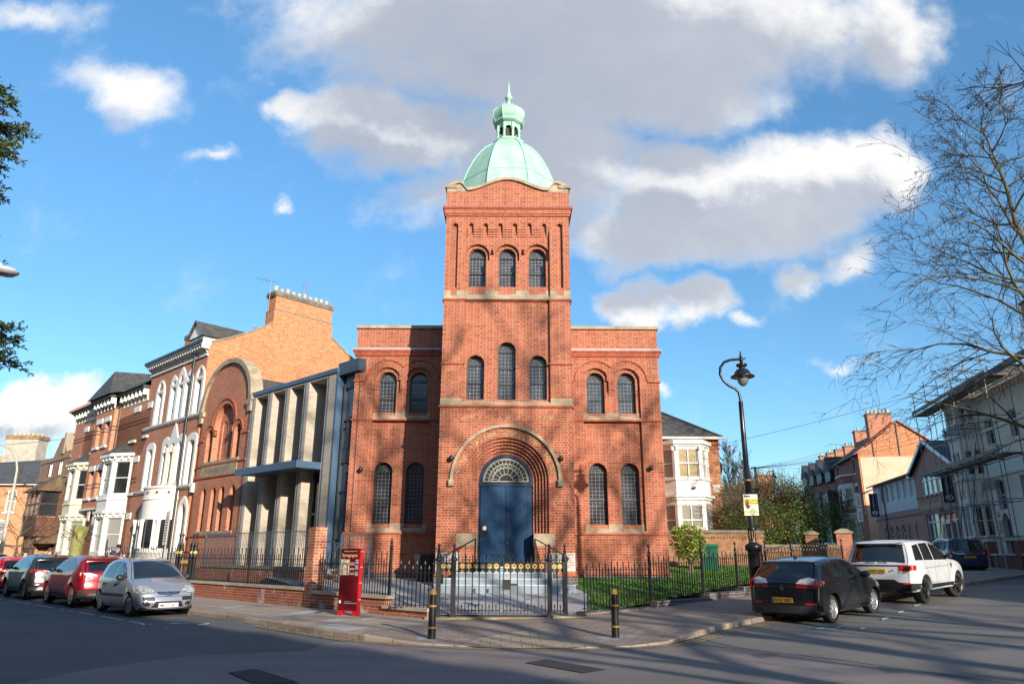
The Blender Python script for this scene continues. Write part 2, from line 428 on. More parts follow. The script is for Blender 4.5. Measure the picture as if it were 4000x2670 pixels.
# ---------------------------------------------------------------- ground, roads, pavements
def pnt(mb, poly, fz, step=.7):
    """polygon (x,y) filled with a fine mesh draped over fz(x,y)"""
    n = len(poly); pts = []
    for i in range(n):
        a, b = Vector(poly[i]), Vector(poly[(i + 1) % n]); c = max(1, int((b - a).length / step))
        pts += [a + (b - a) * j / c for j in range(c)]
    nb = len(pts); xs = [p.x for p in pts]; ys = [p.y for p in pts]
    def inside(x, y):
        r = False
        for i in range(n):
            (x0, y0), (x1, y1) = poly[i], poly[(i + 1) % n]
            if (y0 > y) != (y1 > y) and x < (x1 - x0) * (y - y0) / (y1 - y0) + x0: r = not r
        return r
    x = min(xs) + step * .5
    while x < max(xs):
        y = min(ys) + step * .5
        while y < max(ys):
            if inside(x, y): pts.append(Vector((x + R.uniform(-.01, .01), y + R.uniform(-.01, .01))))
            y += step
        x += step
    v, e, f, *_ = delaunay_2d_cdt([Vector((p[0], p[1])) for p in pts], [(i, (i + 1) % nb) for i in range(nb)], [], 1, 1e-5)
    mb.add([(p.x, p.y, fz(p.x, p.y)) for p in v], [tuple(t) if (v[t[1]] - v[t[0]]).cross(v[t[2]] - v[t[0]]) > 0 else tuple(reversed(t)) for t in f], True)
    return mb
def sst(a, b, x):
    t = max(0., min(1., (x - a) / (b - a))); return t * t * (3 - 2 * t)
def pav(x, y): return ground(x, y) + .025 + .095 * sst(1.9, 3.9, sqrt((x - .5) ** 2 + (y - 14.2) ** 2))
def garden(x, y):
    z = .2 + .1 * (min(y, 25.) - 19.4) + .05 * max(0., y - 25.)
    return max(z, pav(x, y) + .02)

def asphalt(name, c, stone, rough=.9, tint=None):
    m, k, b, t = newmat(name)
    co = k.n('TexCoord').outputs['Object']
    big = k.noise(co, .35, 5, .6)
    cc = k.ramp(big, [(.3, tuple(x * .82 for x in c)), (.7, tuple(x * 1.18 for x in c))])
    st = k.mix(.5, cc, k.ramp(k.noise(k.n('Mapping', {'Vector': co, 'Rotation': (0, 0, .75), 'Scale': (.35, 2.2, 1)}).outputs[0], .7, 5, .65), [(.35, (.72, .72, .72)), (.62, (1, 1, 1))]), 'MULTIPLY')
    vo = k.n('TexVoronoi', {'Vector': co, 'Scale': 55.})
    st = k.mix(k.m('LESS_THAN', vo.outputs['Distance'], .33), st, k.mix(.55, st, stone))
    st = k.mix(k.m('GREATER_THAN', k.noise(co, 2.1, 7, .75), .665), st, tuple(x * .45 for x in c))
    t.links.new(st, b.inputs['Base Color']); b.inputs['Roughness'].default_value = rough
    b.inputs['Specular IOR Level'].default_value = .35
    h = k.m('ADD', k.noise(co, 70., 3), vo.outputs['Distance'])
    t.links.new(k.n('Bump', {'Strength': .55, 'Distance': .008, 'Height': h}).outputs[0], b.inputs['Normal'])
    return m
M_ASPH = asphalt('asphalt_dark', (.115, .112, .110), (.21, .21, .20))
M_ASPR = asphalt('asphalt_red', (.20, .165, .155), (.36, .32, .30))
M_ASPG = asphalt('asphalt_grey', (.16, .148, .135), (.30, .285, .265))
M_ASPN = asphalt('asphalt_new', (.038, .038, .042), (.08, .08, .08))

mb = MB()
xs = sorted(set([-900, -500, -300, -200, -140, -100, -80] + list(range(-64, 84, 2)) + [90, 110, 150, 220, 330, 500, 900]))
ys = sorted(set([-600, -300, -150, -90, -60] + list(range(-40, 90, 2)) + [95, 110, 140, 190, 280, 450, 800, 1400]))
mb.add([(x, y, ground(x, y)) for y in ys for x in xs], [(j * len(xs) + i, j * len(xs) + i + 1, (j + 1) * len(xs) + i + 1, (j + 1) * len(xs) + i) for j in range(len(ys) - 1) for i in range(len(xs) - 1)], True)
struct('ground', mb, mat('earth', (.09, .085, .075), .95, vs=.2))

KERB = [(-42.5, 53.5), (-30, 41.6), (-19, 31.2), (-9.45, 22.15), (-6.0, 18.75), (-4.03, 16.6), (-2.95, 15.55), (-1.7, 14.85), (-.6, 14.5), (.4, 14.38), (1.4, 14.45), (2.3, 14.68), (3.1, 15.1), (3.8, 15.95), (4.5, 16.85), (5.75, 18.2), (8.6, 21.1), (12.3, 24.6), (17, 28.6), (26, 36.0), (40, 47.)]

rd = [(-60, 53.5)] + KERB + [(44, 40), (44, -12), (-60, -12)]
struct('road', pnt(MB(), rd, lambda x, y: ground(x, y) + .012, 1.5), M_ASPH)
def gpx(u, v, z=0.):
    """road point seen at picture column/row of the 4000 px photograph (used once, for the outlines of surface repairs)"""
    a, b = u - 2000., 1335. - v; r = radians(.25); a, b = a * cos(r) - b * sin(r), a * sin(r) + b * cos(r)
    t = radians(16.5); y = 2800 * cos(t) - b * sin(t); zz = 2800 * sin(t) + b * cos(t)
    q = (z - 1.68) / zz
    return (a * q, y * q)
red = [gpx(0, 2685), gpx(383, 2612), gpx(745, 2563), gpx(900, 2556), gpx(1198, 2544), gpx(1270, 2514)] + [(x - .02, y - .06) for x, y in KERB[6:13]] + [gpx(2900, 2540), gpx(3300, 2588), gpx(4000, 2690), (7.5, 9), (5, 6), (-6, 6)]
struct('road_table', pnt(MB(), red, lambda x, y: ground(x, y) + .018, .8), M_ASPR)
gr = [gpx(2623, 2569), gpx(3002, 2625), gpx(3300, 2662), (5.6, 9.5), (4.6, 5.5), (-1.5, 5.5), gpx(1900, 2700), gpx(2109, 2663), gpx(2279, 2635)]
struct('road_repair', pnt(MB(), gr, lambda x, y: ground(x, y) + .024, .8), M_ASPG)
rs = [KERB[13]] + [(x + .03, y - .03) for x, y in KERB[14:18]] + [(17, 28.3), (24, 30), (24, 22), (14, 13), gpx(4000, 2680), gpx(3300, 2586), gpx(2900, 2538)]
struct('road_right', pnt(MB(), rs, lambda x, y: ground(x, y) + .021, .8), M_ASPG)
dk = MB()
for pl_ in ([gpx(2050, 2593), gpx(2135, 2580), gpx(2372, 2621), gpx(2279, 2634)], [gpx(890, 2632), gpx(980, 2619), gpx(1012, 2622), gpx(1170, 2672), gpx(1000, 2680)]):
    pnt(dk, pl_, lambda x, y: ground(x, y) + .029, .8)
struct('road_patch', dk, M_ASPN)

# pavement with kerb stones
WL = (-12.53, 29.44); WR = (-2.23, 19.28)            # foot of the low brick wall
FD = (sin(radians(46)), cos(radians(46))); F0 = (1.75, 19.35)
pv_in = [(F0[0] + FD[0] * 24, F0[1] + FD[1] * 24), (F0[0] + FD[0] * 10, F0[1] + FD[1] * 10), (1.9, 19.6), (-2.1, 19.6), (-12.3, 29.7), (-42, 57.2)]
kerbin = [(x, y + .0) for x, y in KERB]
def offs(line, d):
    out = []
    for i, p in enumerate(line):
        a = Vector(line[max(0, i - 1)]); b = Vector(line[min(len(line) - 1, i + 1)]); t = (b - a).normalized()
        out.append((p[0] - t.y * d, p[1] + t.x * d))
    return out
KIN = offs(KERB, .15)
def slabs(name, c1, c2, w, h, mo=.012, rot=.0, joint=(.10, .085, .07), rough=.85, dots=False):
    m, k, b, t = newmat(name)
    co = k.n('TexCoord').outputs['Object']
    uv = k.n('Mapping', {'Vector': co, 'Rotation': (0, 0, rot)}).outputs[0]
    br = k.n('TexBrick', {'Vector': uv, 'Color1': c1, 'Color2': c2, 'Mortar': joint, 'Scale': 1., 'Mortar Size': mo, 'Mortar Smooth': .2, 'Brick Width': w, 'Row Height': h})
    c = k.mix(.6, br.outputs[0], k.ramp(k.noise(co, 1.3, 7, .68), [(.3, (.62, .60, .58)), (.66, (1, 1, 1))]), 'MULTIPLY')
    c = k.mix(.25, c, k.ramp(k.noise(co, 45., 2), [(.3, (.6, .6, .6)), (.7, (1, 1, 1))]), 'MULTIPLY')
    ht = k.m('MULTIPLY', br.outputs['Fac'], -1.)
    if dots:
        vm = k.n('VectorMath', {0: uv, 1: (1 / .067, 1 / .067, 1)}, operation='MULTIPLY').outputs[0]
        fr = k.n('VectorMath', {0: vm}, operation='FRACTION').outputs[0]
        fr = k.n('VectorMath', {0: k.n('VectorMath', {0: fr, 1: (.5, .5, 0)}, operation='SUBTRACT').outputs[0], 1: (1, 1, 0)}, operation='MULTIPLY').outputs[0]
        dl = k.n('VectorMath', {0: fr}, operation='LENGTH').outputs['Value']
        dm = k.n('MapRange', {'Value': dl, 'From Min': .36, 'From Max': .2}).outputs[0]
        ht = k.m('ADD', ht, dm); c = k.mix(k.m('MULTIPLY', dm, .3), c, (.36, .29, .20))
    t.links.new(c, b.inputs['Base Color']); b.inputs['Roughness'].default_value = rough
    t.links.new(k.n('Bump', {'Strength': .5, 'Distance': .008, 'Height': ht}).outputs[0], b.inputs['Normal'])
    return m
M_SLAB = slabs('flagstones', (.36, .28, .215), (.44, .35, .27), .9, .62, rot=-AL)
M_BLOCK = slabs('paving_blocks', (.27, .205, .165), (.33, .255, .205), .42, .145, .01, rot=-.55)
M_TACT = slabs('tactile_slabs', (.38, .29, .195), (.44, .345, .235), .4, .4, .008, rot=.0, dots=True)
M_KERB = slabs('kerb_stone', (.30, .23, .185), (.38, .30, .24), .9, .9, .012, rot=-AL)
lft = KIN[:7]
struct('pavement', pnt(MB(), KIN + pv_in, pav, .6), M_SLAB)
blk = KIN[5:17] + [(F0[0] + FD[0] * 11, F0[1] + FD[1] * 11), (1.9, 19.5), (-1.9, 19.5), (-3.0, 19.9)]
blk = [(-3.1, 16.1)] + KIN[6:20] + [(F0[0] + FD[0] * 20, F0[1] + FD[1] * 20), (1.9, 19.5), (-1.3, 19.3), (-1.9, 18.2)]
struct('pavement_blocks', pnt(MB(), blk, lambda x, y: pav(x, y) + .005, .6), M_BLOCK)
tc_ = [gpx(1800, 2512, .06), gpx(1870, 2485, .07), gpx(1960, 2470, .07), gpx(2058, 2459, .08), gpx(2177, 2478, .08), gpx(2300, 2496, .06), gpx(2422, 2514, .05), gpx(2194, 2530, .03), gpx(1938, 2530, .03)]
struct('tactile_paving', pnt(MB(), tc_, lambda x, y: pav(x, y) + .010, .5), M_TACT)
kb = MB()
kd = []
for i in range(len(KERB) - 1):
    a, b = Vector(KERB[i]), Vector(KERB[i + 1]); a2, b2 = Vector(KIN[i]), Vector(KIN[i + 1]); n = max(1, int((b - a).length / .9))
    for j in range(n): kd.append((a + (b - a) * j / n, a2 + (b2 - a2) * j / n))
kd.append((Vector(KERB[-1]), Vector(KIN[-1])))
for i in range(len(kd) - 1):
    (a, a2), (b, b2) = kd[i], kd[i + 1]
    g = (b - a) * (.006 / max(.1, (b - a).length)); dz = R.uniform(-.006, .006)
    P = [a + g, b - g, b2 - g, a2 + g]
    top = [(p.x, p.y, pav(p.x, p.y) + .006 + dz) for p in P]; bot = [(p.x, p.y, ground(p.x, p.y) - .02) for p in P]
    f = Vector((a2 - a).normalized()) * .02
    ch = [(P[0].x, P[0].y, top[0][2] - .025), (P[1].x, P[1].y, top[1][2] - .025)]
    top[0] = (P[0].x + f.x, P[0].y + f.y, top[0][2]); top[1] = (P[1].x + f.x, P[1].y + f.y, top[1][2])
    kb.add(top + bot + ch, [(0, 1, 2, 3), (8, 9, 1, 0), (4, 5, 9, 8), (5, 6, 2, 1, 9), (7, 4, 8, 0, 3)])
struct('kerb', kb, M_KERB)
# pale replacement slabs and covers in the left pavement
ps = MB()
for q in ([(1226, 2447), (1312, 2433), (1452, 2451), (1352, 2465)], [(1230, 2428), (1316, 2415), (1372, 2419), (1290, 2431)], [(1050, 2403), (1210, 2382), (1260, 2389), (1130, 2405)], [(1400, 2418), (1470, 2407), (1500, 2412), (1420, 2424)], [(860, 2374), (948, 2362), (962, 2368), (880, 2378)]):
    pnt(ps, [gpx(u, v, .12) for u, v in q], lambda x, y: pav(x, y) + .006, .5)
struct('pavement_slab_repairs', ps, mat('pale_concrete', (.40, .37, .33), .9, vs=2., bump=.3))
cm = MB()
pnt(cm, [gpx(1225, 2391, .12), gpx(1250, 2387, .12), gpx(1262, 2389, .12), gpx(1237, 2393, .12)], lambda x, y: pav(x, y) + .011, .5)
struct('pavement_cover', cm, mat('cast_iron', (.06, .055, .05), .7))
for i, (bx_, by_) in enumerate(((-1.59, 15.49), (2.16, 15.87))):
    m_ = MB(); pts = [(bx_ + (.34 + R.uniform(-.07, .09)) * cos(a * pi / 6), by_ + (.28 + R.uniform(-.05, .08)) * sin(a * pi / 6)) for a in range(12)]
    pnt(m_, pts, lambda x, y: pav(x, y) + .012, .3); struct('pavement_mortar', m_, mat('mortar_grey', (.27, .25, .23), .95, vs=9., var=.35))

# painted road markings
def along(line, d, w, s0, s1, dz, mb, fz=ground, brk=None):
    l2 = offs(line, d); L = [0.]
    for i in range(len(l2) - 1): L.append(L[-1] + (Vector(l2[i + 1]) - Vector(l2[i])).length)
    def at(s):
        for i in range(len(l2) - 1):
            if L[i + 1] >= s or i == len(l2) - 2:
                a, b = Vector(l2[i]), Vector(l2[i + 1]); t = (b - a).normalized(); return a + t * (s - L[i]), Vector((-t.y, t.x))
    s = s0
    while s < s1:
        e = min(s + .45, s1)
        if brk is None or R.random() > brk:
            (a, n), (b, n2) = at(s), at(e)
            mb.add([(p.x, p.y, fz(p.x, p.y) + dz) for p in (a - n * w / 2, b - n2 * w / 2, b + n2 * w / 2, a + n * w / 2)], [(0, 1, 2, 3)])
        s = e
def worn(name, c, thr=.5, sc=5.):
    m, k, b, t = newmat(name)
    co = k.n('TexCoord').outputs['Object']
    f = k.n('MapRange', {'Value': k.noise(co, sc, 8, .75), 'From Min': thr - .06, 'From Max': thr + .06}).outputs[0]
    t.links.new(k.mix(f, c, (.10, .088, .08)), b.inputs['Base Color']); b.inputs['Roughness'].default_value = .8
    return m
yl = MB()
along(KERB, -.27, .055, 50.6, 74.2, .033, yl); along(KERB, -.40, .055, 50.6, 74.2, .033, yl)
struct('road_marking_yellow', yl, worn('yellow_line', (.42, .30, .09), .55))
wl = MB()
along(KERB, -2.05, .09, 22, 48.5, .017, wl, brk=.35)
for q in ([(3150, 2439), (3215, 2443), (3218, 2446), (3152, 2442)], [(3200, 2440), (3260, 2444), (3300, 2433), (3303, 2437), (3262, 2448), (3200, 2444)]):
    wl.poly([(x, y, ground(x, y) + .032) for x, y in [tuple(gpx(u, v, .2)) for u, v in q]])
for q in ([(3355, 2419), (3377, 2415), (3378, 2419), (3356, 2423)], [(3440, 2395), (3468, 2391), (3470, 2395), (3442, 2400)], [(3505, 2380), (3527, 2376), (3529, 2380), (3507, 2384)], [(3570, 2363), (3598, 2359), (3600, 2363), (3572, 2367)], [(3680, 2335), (3697, 2331), (3698, 2334), (3682, 2338)], [(3765, 2310), (3776, 2308), (3777, 2311), (3766, 2313)], [(3803, 2268), (3811, 2271), (3814, 2274), (3805, 2271)], [(3811, 2285), (3821, 2283), (3822, 2289), (3812, 2290)]):
    wl.poly([(x, y, ground(x, y) + .034) for x, y in [tuple(gpx(u, v, .34)) for u, v in q]])
for q in ([(770, 2440), (815, 2434), (820, 2437), (775, 2444)], [(645, 2455), (664, 2453), (664, 2456), (645, 2458)], [(552, 2439), (590, 2437), (591, 2440), (553, 2442)], [(650, 2434), (735, 2433), (735, 2436), (650, 2437)]):
    wl.poly([(x, y, ground(x, y) + .017) for x, y in [tuple(gpx(u, v, 0)) for u, v in q]])
struct('road_marking_white', wl, worn('white_line', (.62, .62, .60), .52))
# ---------------------------------------------------------------- the synagogue
RED1, RED2 = (.29, .066, .034), (.41, .108, .056)
M_BR = brick('red_brick', RED1, RED2, (.44, .29, .20), mo=.0075, special=(.40, .15, .055), dirtamt=.26, dirt=(.66, .58, .52), soot=.35)
M_BRP = mat('red_brick_moulded', (.37, .085, .042), .8, var=.28, vs=9., bump=.2)
M_BLUEB = brick('blue_brick', (.045, .04, .05), (.10, .075, .08), (.24, .21, .19), dirtamt=.1)
M_SAND = mat('sandstone', (.24, .19, .13), .9, var=.3, vs=2.5, bump=.3, col2=(.42, .34, .235))
M_SANDL = mat('sandstone_pale', (.34, .28, .19), .9, var=.25, vs=4., bump=.4, col2=(.60, .49, .33))
M_COPP = mat('copper_green', (.25, .44, .33), .65, var=.12, vs=1.9, col2=(.38, .57, .45), streak=True)
M_COPD = mat('copper_rib', (.30, .54, .42), .55, var=.15, vs=3.)
M_DARKM = mat('black_iron', (.016, .016, .017), .38, var=.3, vs=8.)
M_LEADP = glass('leaded_glass', (.038, .040, .052), .14)
M_LEAD = mat('lead_came', (.17, .17, .17), .55, var=.4, vs=5.)
M_LEADL = mat('lead_flashing', (.42, .44, .47), .6, var=.2, vs=4.)
M_WFR = mat('window_frame_dark', (.045, .05, .052), .5, var=.3, vs=6.)
M_GOLD = mat('gilded_letters', (.48, .37, .17), .5, var=.25, vs=9.)
M_SLATE = tiles('slate', (.055, .052, .054), (.095, .088, .088), .3, .14, moss=(.09, .085, .055))

SX, SY = -.185, 24.3
syn = thing('synagogue', 'red brick synagogue with a tall square tower and green copper dome', 'synagogue', (SX, SY, 0))

def leaded(root, cx, w, z0, zs, y, cols=5, mids=(), fan=True, name='window'):
    hole = arch(cx, w, z0, zs)
    o = MB(); o.wall(hole, [], y + .05)
    win = o.build(name, M_LEADP, root)
    f = MB(); inn = arch(cx, w - .045, z0 + .05, zs)
    f.wall(hole, [inn], y); f.reveal(inn, y, y + .055)
    for zb in [zs] + list(mids): f.box(cx - w + .04, cx + w - .04, y - .008, y + .05, zb - .03, zb + .03)
    f.build('window_frame', M_WFR, win)
    l = MB(); s = 2 * w / cols; yb = y + .035
    for i in range(1, cols): l.box(cx - w + i * s - .008, cx - w + i * s + .008, yb, yb + .02, z0 + .05, zs)
    nr = max(1, round((zs - z0) / s))
    for i in range(1, nr):
        zz = z0 + (zs - z0) * i / nr
        l.box(cx - w + .04, cx + w - .04, yb + .003, yb + .02, zz - .008, zz + .008)
    if fan:
        for i in range(1, 7):
            a = pi * i / 7
            l.obox((cx + .3 * w * cos(a), yb + .01, zs + .3 * w * sin(a)), (cx + (w - .04) * cos(a), yb + .01, zs + (w - .04) * sin(a)), .014, .02, (0, 1, 0))
        for rr in (.3, .68): ring(l, cx, zs, w * rr - .008, w * rr + .008, yb, yb + .02, n=12)
    l.build('leading', M_LEAD, win)
    return win

b = MB()                                   # brick body
st = MB()                                  # dressed stone
mo = MB()                                  # moulded brick strings
bl = MB()                                  # blue brick plinth
T = 2.275
# --- tower, ground stage
dz0 = 1.3
spr = 4.06
steps_r = [1.43, 1.33, 1.23, 1.13, 1.03, .93]
out = [(-.93, dz0), (.93, dz0), (.93, 2.33)] + [(1.43 * cos(pi * i / 28), spr + 1.43 * sin(pi * i / 28)) for i in range(29)] + [(-.93, 2.33)]
out = [(-.93, dz0), (.93, dz0), (.93, 2.33), (1.43, 2.33)] + out[3:-1] + [(-1.43, 2.33), (-.93, 2.33)]
b.wall(rect(-T, T, .3, 6.56), [out], 0.)
for i in range(5):
    r0, r1 = steps_r[i], steps_r[i + 1]; y0 = i * .11; y1 = y0 + .11
    A = lambda r: [(r, 2.33)] + [(r * cos(pi * j / 28), spr + r * sin(pi * j / 28)) for j in range(29)] + [(-r, 2.33)]
    o_, i_ = A(r0), A(r1); n = len(o_)
    b.strip(list(reversed(o_)), lambda a, c: (a, y0, c), lambda a, c: (a, y1, c), False)
    b.add([(a, y1, c) for a, c in o_] + [(a, y1, c) for a, c in i_], [(j, j + 1, n + j + 1, n + j) for j in range(n - 1)])
    voussoirs(b, 0, spr, r1 + .004, r0 - .004, 40, y1)
for sg in (-1, 1):
    b.quad((sg * .93, 0, dz0), (sg * .93, .55, dz0), (sg * .93, .55, 2.33), (sg * .93, 0, 2.33))
    b.quad((sg * .93, .55, dz0), (sg * .93, .95, dz0), (sg * .93, .95, spr), (sg * .93, .55, spr))
    st.box(sg * .925, sg * 1.62, -.012, .56, 1.94, 2.345)
voussoirs(b, 0, spr, 1.44, 1.76, 44, 0., proud=.004)
ring(st, 0, spr, 1.77, 1.87, -.10, 0., n=36)
for sg in (-1, 1):
    st.box(sg * 1.73, sg * 1.92, -.13, 0, spr - .20, spr + .01); st.box(sg * 1.76, sg * 1.89, -.16, -.13, spr - .17, spr - .02)
    mo.box(sg * 2.27, sg * 1.70, -.02, .6, 6.56, 6.60)
b.quad((-T, 0, .3), (-T, .5, .3), (-T, .5, 6.56), (-T, 0, 6.56)); b.quad((T, .5, .3), (T, 0, .3), (T, 0, 6.56), (T, .5, 6.56))
b.box(-T, -1.6, .96, 4.55, .3, 14.1, skip='f'); b.box(1.6, T, .96, 4.55, .3, 14.1, skip='f'); b.box(-1.6, 1.6, 1.3, 4.55, .3, 14.1)
b.box(-T, T, .45, 1.32, 6.5, 14.1, skip='f')
for sg in (-1, 1): b.box(sg * 1.6, sg * T, .42, 1.0, .3, 6.6)
# --- string 1, sill course
mo.box(-T - .06, T + .06, -.07, .5, 6.53, 6.60)
for x0, x1 in ((-T, -1.53), (1.53, T)): st.box(x0 - .01 * (x0 < 0), x1 + .01 * (x1 > 0), -.012, .45, 6.60, 6.855)
st.add([(-1.53, 0, 6.6), (1.53, 0, 6.6), (1.53, 0, 6.69), (-1.53, 0, 6.69), (1.53, .3, 6.86), (-1.53, .3, 6.86)], [(0, 1, 2, 3), (3, 2, 4, 5)])
# --- stage two
wn2 = [(-1.1, .31, 6.83, 8.11), (0, .318, 6.83, 8.59), (1.1, .31, 6.83, 8.11)]
b.wall(rect(-1.53, 1.53, 6.6, 10.5), [arch(*w) for w in wn2], .12)
for w in wn2:
    b.reveal(arch(*w), .12, .36); voussoirs(b, w[0], w[3], w[1] + .005, w[1] + .225, 15, .12)
    leaded(syn, *w, .32, mids=((w[2] + w[3]) / 2,) if w[0] else (7.42, 8.0))
for x0, x1 in ((-T, -1.53), (1.53, T)):
    b.box(x0, x1, 0, .5, 6.85, 10.46, skip='k'); mo.box(x0 - .035, x1 + .035, -.045, .13, 8.05, 8.11)
# --- belfry stage
mo.box(-T - .05, -1.50, -.06, .6, 10.43, 10.49); mo.box(1.50, T + .05, -.06, .6, 10.43, 10.49); mo.box(-1.50, 1.50, .05, .2, 10.43, 10.49)
nx = [-1.35 + .54 * i for i in range(6)]
hol = [(-1.55, 10.49), (1.55, 10.49), (1.55, 13.22)]
for c in reversed(nx): hol += [(c + .09, 13.22), (c + .09, 13.38)] + [(c + .09 * cos(pi * i / 6), 13.38 + .09 * sin(pi * i / 6)) for i in range(1, 6)] + [(c - .09, 13.38), (c - .09, 13.22)]
hol += [(-1.55, 13.22)]
slot = [arch(sg * 1.93, .105, 10.92, 13.36, 8) for sg in (-1, 1)]
b.wall(rect(-T, T, 10.46, 13.76), [hol] + slot, 0.)
b.reveal(hol, 0, .12)
for s_ in slot: b.reveal(s_, 0, .13); b.wall(s_, [], .13)
for sg in (-1, 1): voussoirs(b, sg * 1.93, 13.36, .11, .24, 9, 0., proud=.004)
for c in nx: voussoirs(b, c, 13.38, .095, .21, 7, 0., proud=.004)
for i in range(7):
    x0 = nx[i - 1] + .09 if i else -1.55; x1 = nx[i] - .09 if i < 6 else 1.55
    for j in range(3): b.box(x0, x1, .03 + .03 * j, .125, 13.14 - .087 * j, 13.218 - .087 * j)
wn3 = [(-1.1, .315, 11.0, 12.24), (0, .315, 11.0, 12.24), (1.1, .315, 11.0, 12.24)]
def twostep(c, w, z0, zs, w2): return [(c - w, z0), (c + w, z0), (c + w, zs - .22), (c + w2, zs - .22)] + [(c + w2 * cos(pi * i / 14), zs + w2 * sin(pi * i / 14)) for i in range(15)] + [(c - w2, zs - .22), (c - w, zs - .22)]
b.wall(rect(-1.55, 1.55, 10.49, 13.5), [twostep(*w, .44) for w in wn3], .12)
for w in wn3:
    t2 = twostep(*w, .44); b.reveal(t2, .12, .24)
    b.wall(t2, [arch(*w)], .24); b.reveal(arch(*w), .24, .44)
    voussoirs(b, w[0], w[3], .45, .63 if w[0] == 0 else .60, 19, .12); voussoirs(b, w[0], w[3], .32, .435, 13, .24)
    leaded(syn, *w, .40, mids=(11.62,))
for c in (-.55, .55):
    for j in range(3): b.box(c - .105, c + .105, .15 + .03 * j, .24, 12.0 - .087 * j, 12.02 + .06 - .087 * j)
st.add([(-1.55, .02, 10.5), (1.55, .02, 10.5), (1.55, .02, 10.60), (-1.55, .02, 10.60), (1.55, .42, 11.02), (-1.55, .42, 11.02)], [(0, 1, 2, 3), (3, 2, 4, 5), (0, 3, 5), (1, 4, 2)])
for c0, c1 in ((-1.55, -1.42), (-.785, -.315), (.315, .785), (1.42, 1.55)): st.box(c0, c1, .11, .4, 10.6, 10.86)
for sg in (-1, 1):
    st.box(sg * 1.555, sg * 1.825, -.012, .2, 10.49, 10.80); st.box(sg * 2.035, sg * (T + .012), -.012, .2, 10.49, 10.80)
    st.add([(sg * 1.93 - .105, -.01, 10.5), (sg * 1.93 + .105, -.01, 10.5), (sg * 1.93 + .105, -.01, 10.6), (sg * 1.93 - .105, -.01, 10.6), (sg * 1.93 + .105, .13, 10.93), (sg * 1.93 - .105, .13, 10.93)], [(0, 1, 2, 3), (3, 2, 4, 5)])
    b.quad((sg * T, 0, 6.56), (sg * T, .5, 6.56), (sg * T, .5, 14.1), (sg * T, 0, 14.1))
# --- cornice round all four sides
for p, z0, z1 in ((.045, 13.75, 13.82), (.06, 13.82, 13.845), (.075, 13.845, 14.0), (.11, 14.0, 14.035), (.14, 14.035, 14.10)):
    (b if p == .075 else mo).box(-T - p, T + p, -p, 4.55 + p, z0, z1)
for i in range(55):
    x = -T - .07 + i * .0845
    b.quad((x + .006, -.081, 13.85), (x + .078, -.081, 13.85), (x + .078, -.081, 13.995), (x + .006, -.081, 13.995))
bl.box(-T - .13, T + .13, -.135, .3, 14.101, 14.14, taper=.02)
# --- shaped parapet
def ptop(x):
    x = abs(x)
    if x > 1.78: t = (x - 1.78) / (2.29 - 1.78); return 15.10 - .20 * (t * t * (3 - 2 * t))
    if x > 1.50: t = (x - 1.50) / .28; return 14.80 + .30 * sin(t * pi / 2)
    t = x / 1.50; return 14.80 + .45 * (1 + cos(pi * t)) / 2
xsP = [-2.29 + 4.58 * i / 64 for i in range(65)]
for side in range(4):
    mb_ = MB(); mb_.xf = Matrix.Translation((0, 2.275, 0)) @ Matrix.Rotation(side * pi / 2, 4, 'Z') @ Matrix.Translation((0, -2.275, 0))
    prof = [(2.285, 14.1)] + [(x, ptop(x)) for x in reversed(xsP)] + [(-2.285, 14.1)]
    mb_.prism(list(reversed(prof)), .0 - .01 * (side % 2), .32)
    b.add(mb_.v, mb_.f)
    c_ = MB(); c_.xf = mb_.xf
    lo = [(x * 1.02, ptop(x)) for x in xsP]; hi = [(x * 1.035, ptop(x) + .115) for x in xsP]; n = len(lo)
    for y0, y1 in ((-.085 - .01 * (side % 2), .36),):
        c_.add([(a, y0, z) for a, z in lo] + [(a, y0, z) for a, z in hi] + [(a, y1, z) for a, z in lo] + [(a, y1, z) for a, z in hi],
               [q for i in range(n - 1) for q in ((i, i + 1, n + i + 1, n + i), (n + i, n + i + 1, 3 * n + i + 1, 3 * n + i), (2 * n + i, i, n + i, 3 * n + i) if 0 else (2 * n + i + 1, 2 * n + i, 3 * n + i, 3 * n + i + 1), (2 * n + i, 2 * n + i + 1, i + 1, i))] + [(0, n, 3 * n, 2 * n), (n - 1, 3 * n - 1, 4 * n - 1, 2 * n - 1)])
    if side == 0:
        for sg in (-1, 1):
            pts = [(sg * 2.28, 14.76)] + [(sg * 1.5, 14.76)] + [(sg * (1.5 + .79 * i / 10), ptop(1.5 + .79 * i / 10)) for i in range(11)]
            c_.tess([pts if sg < 0 else pts], lambda a, z: (a, -.018, z))
    st.add(c_.v, c_.f)
b.box(-2.2, 2.2, .1, 4.45, 14.08, 14.3)
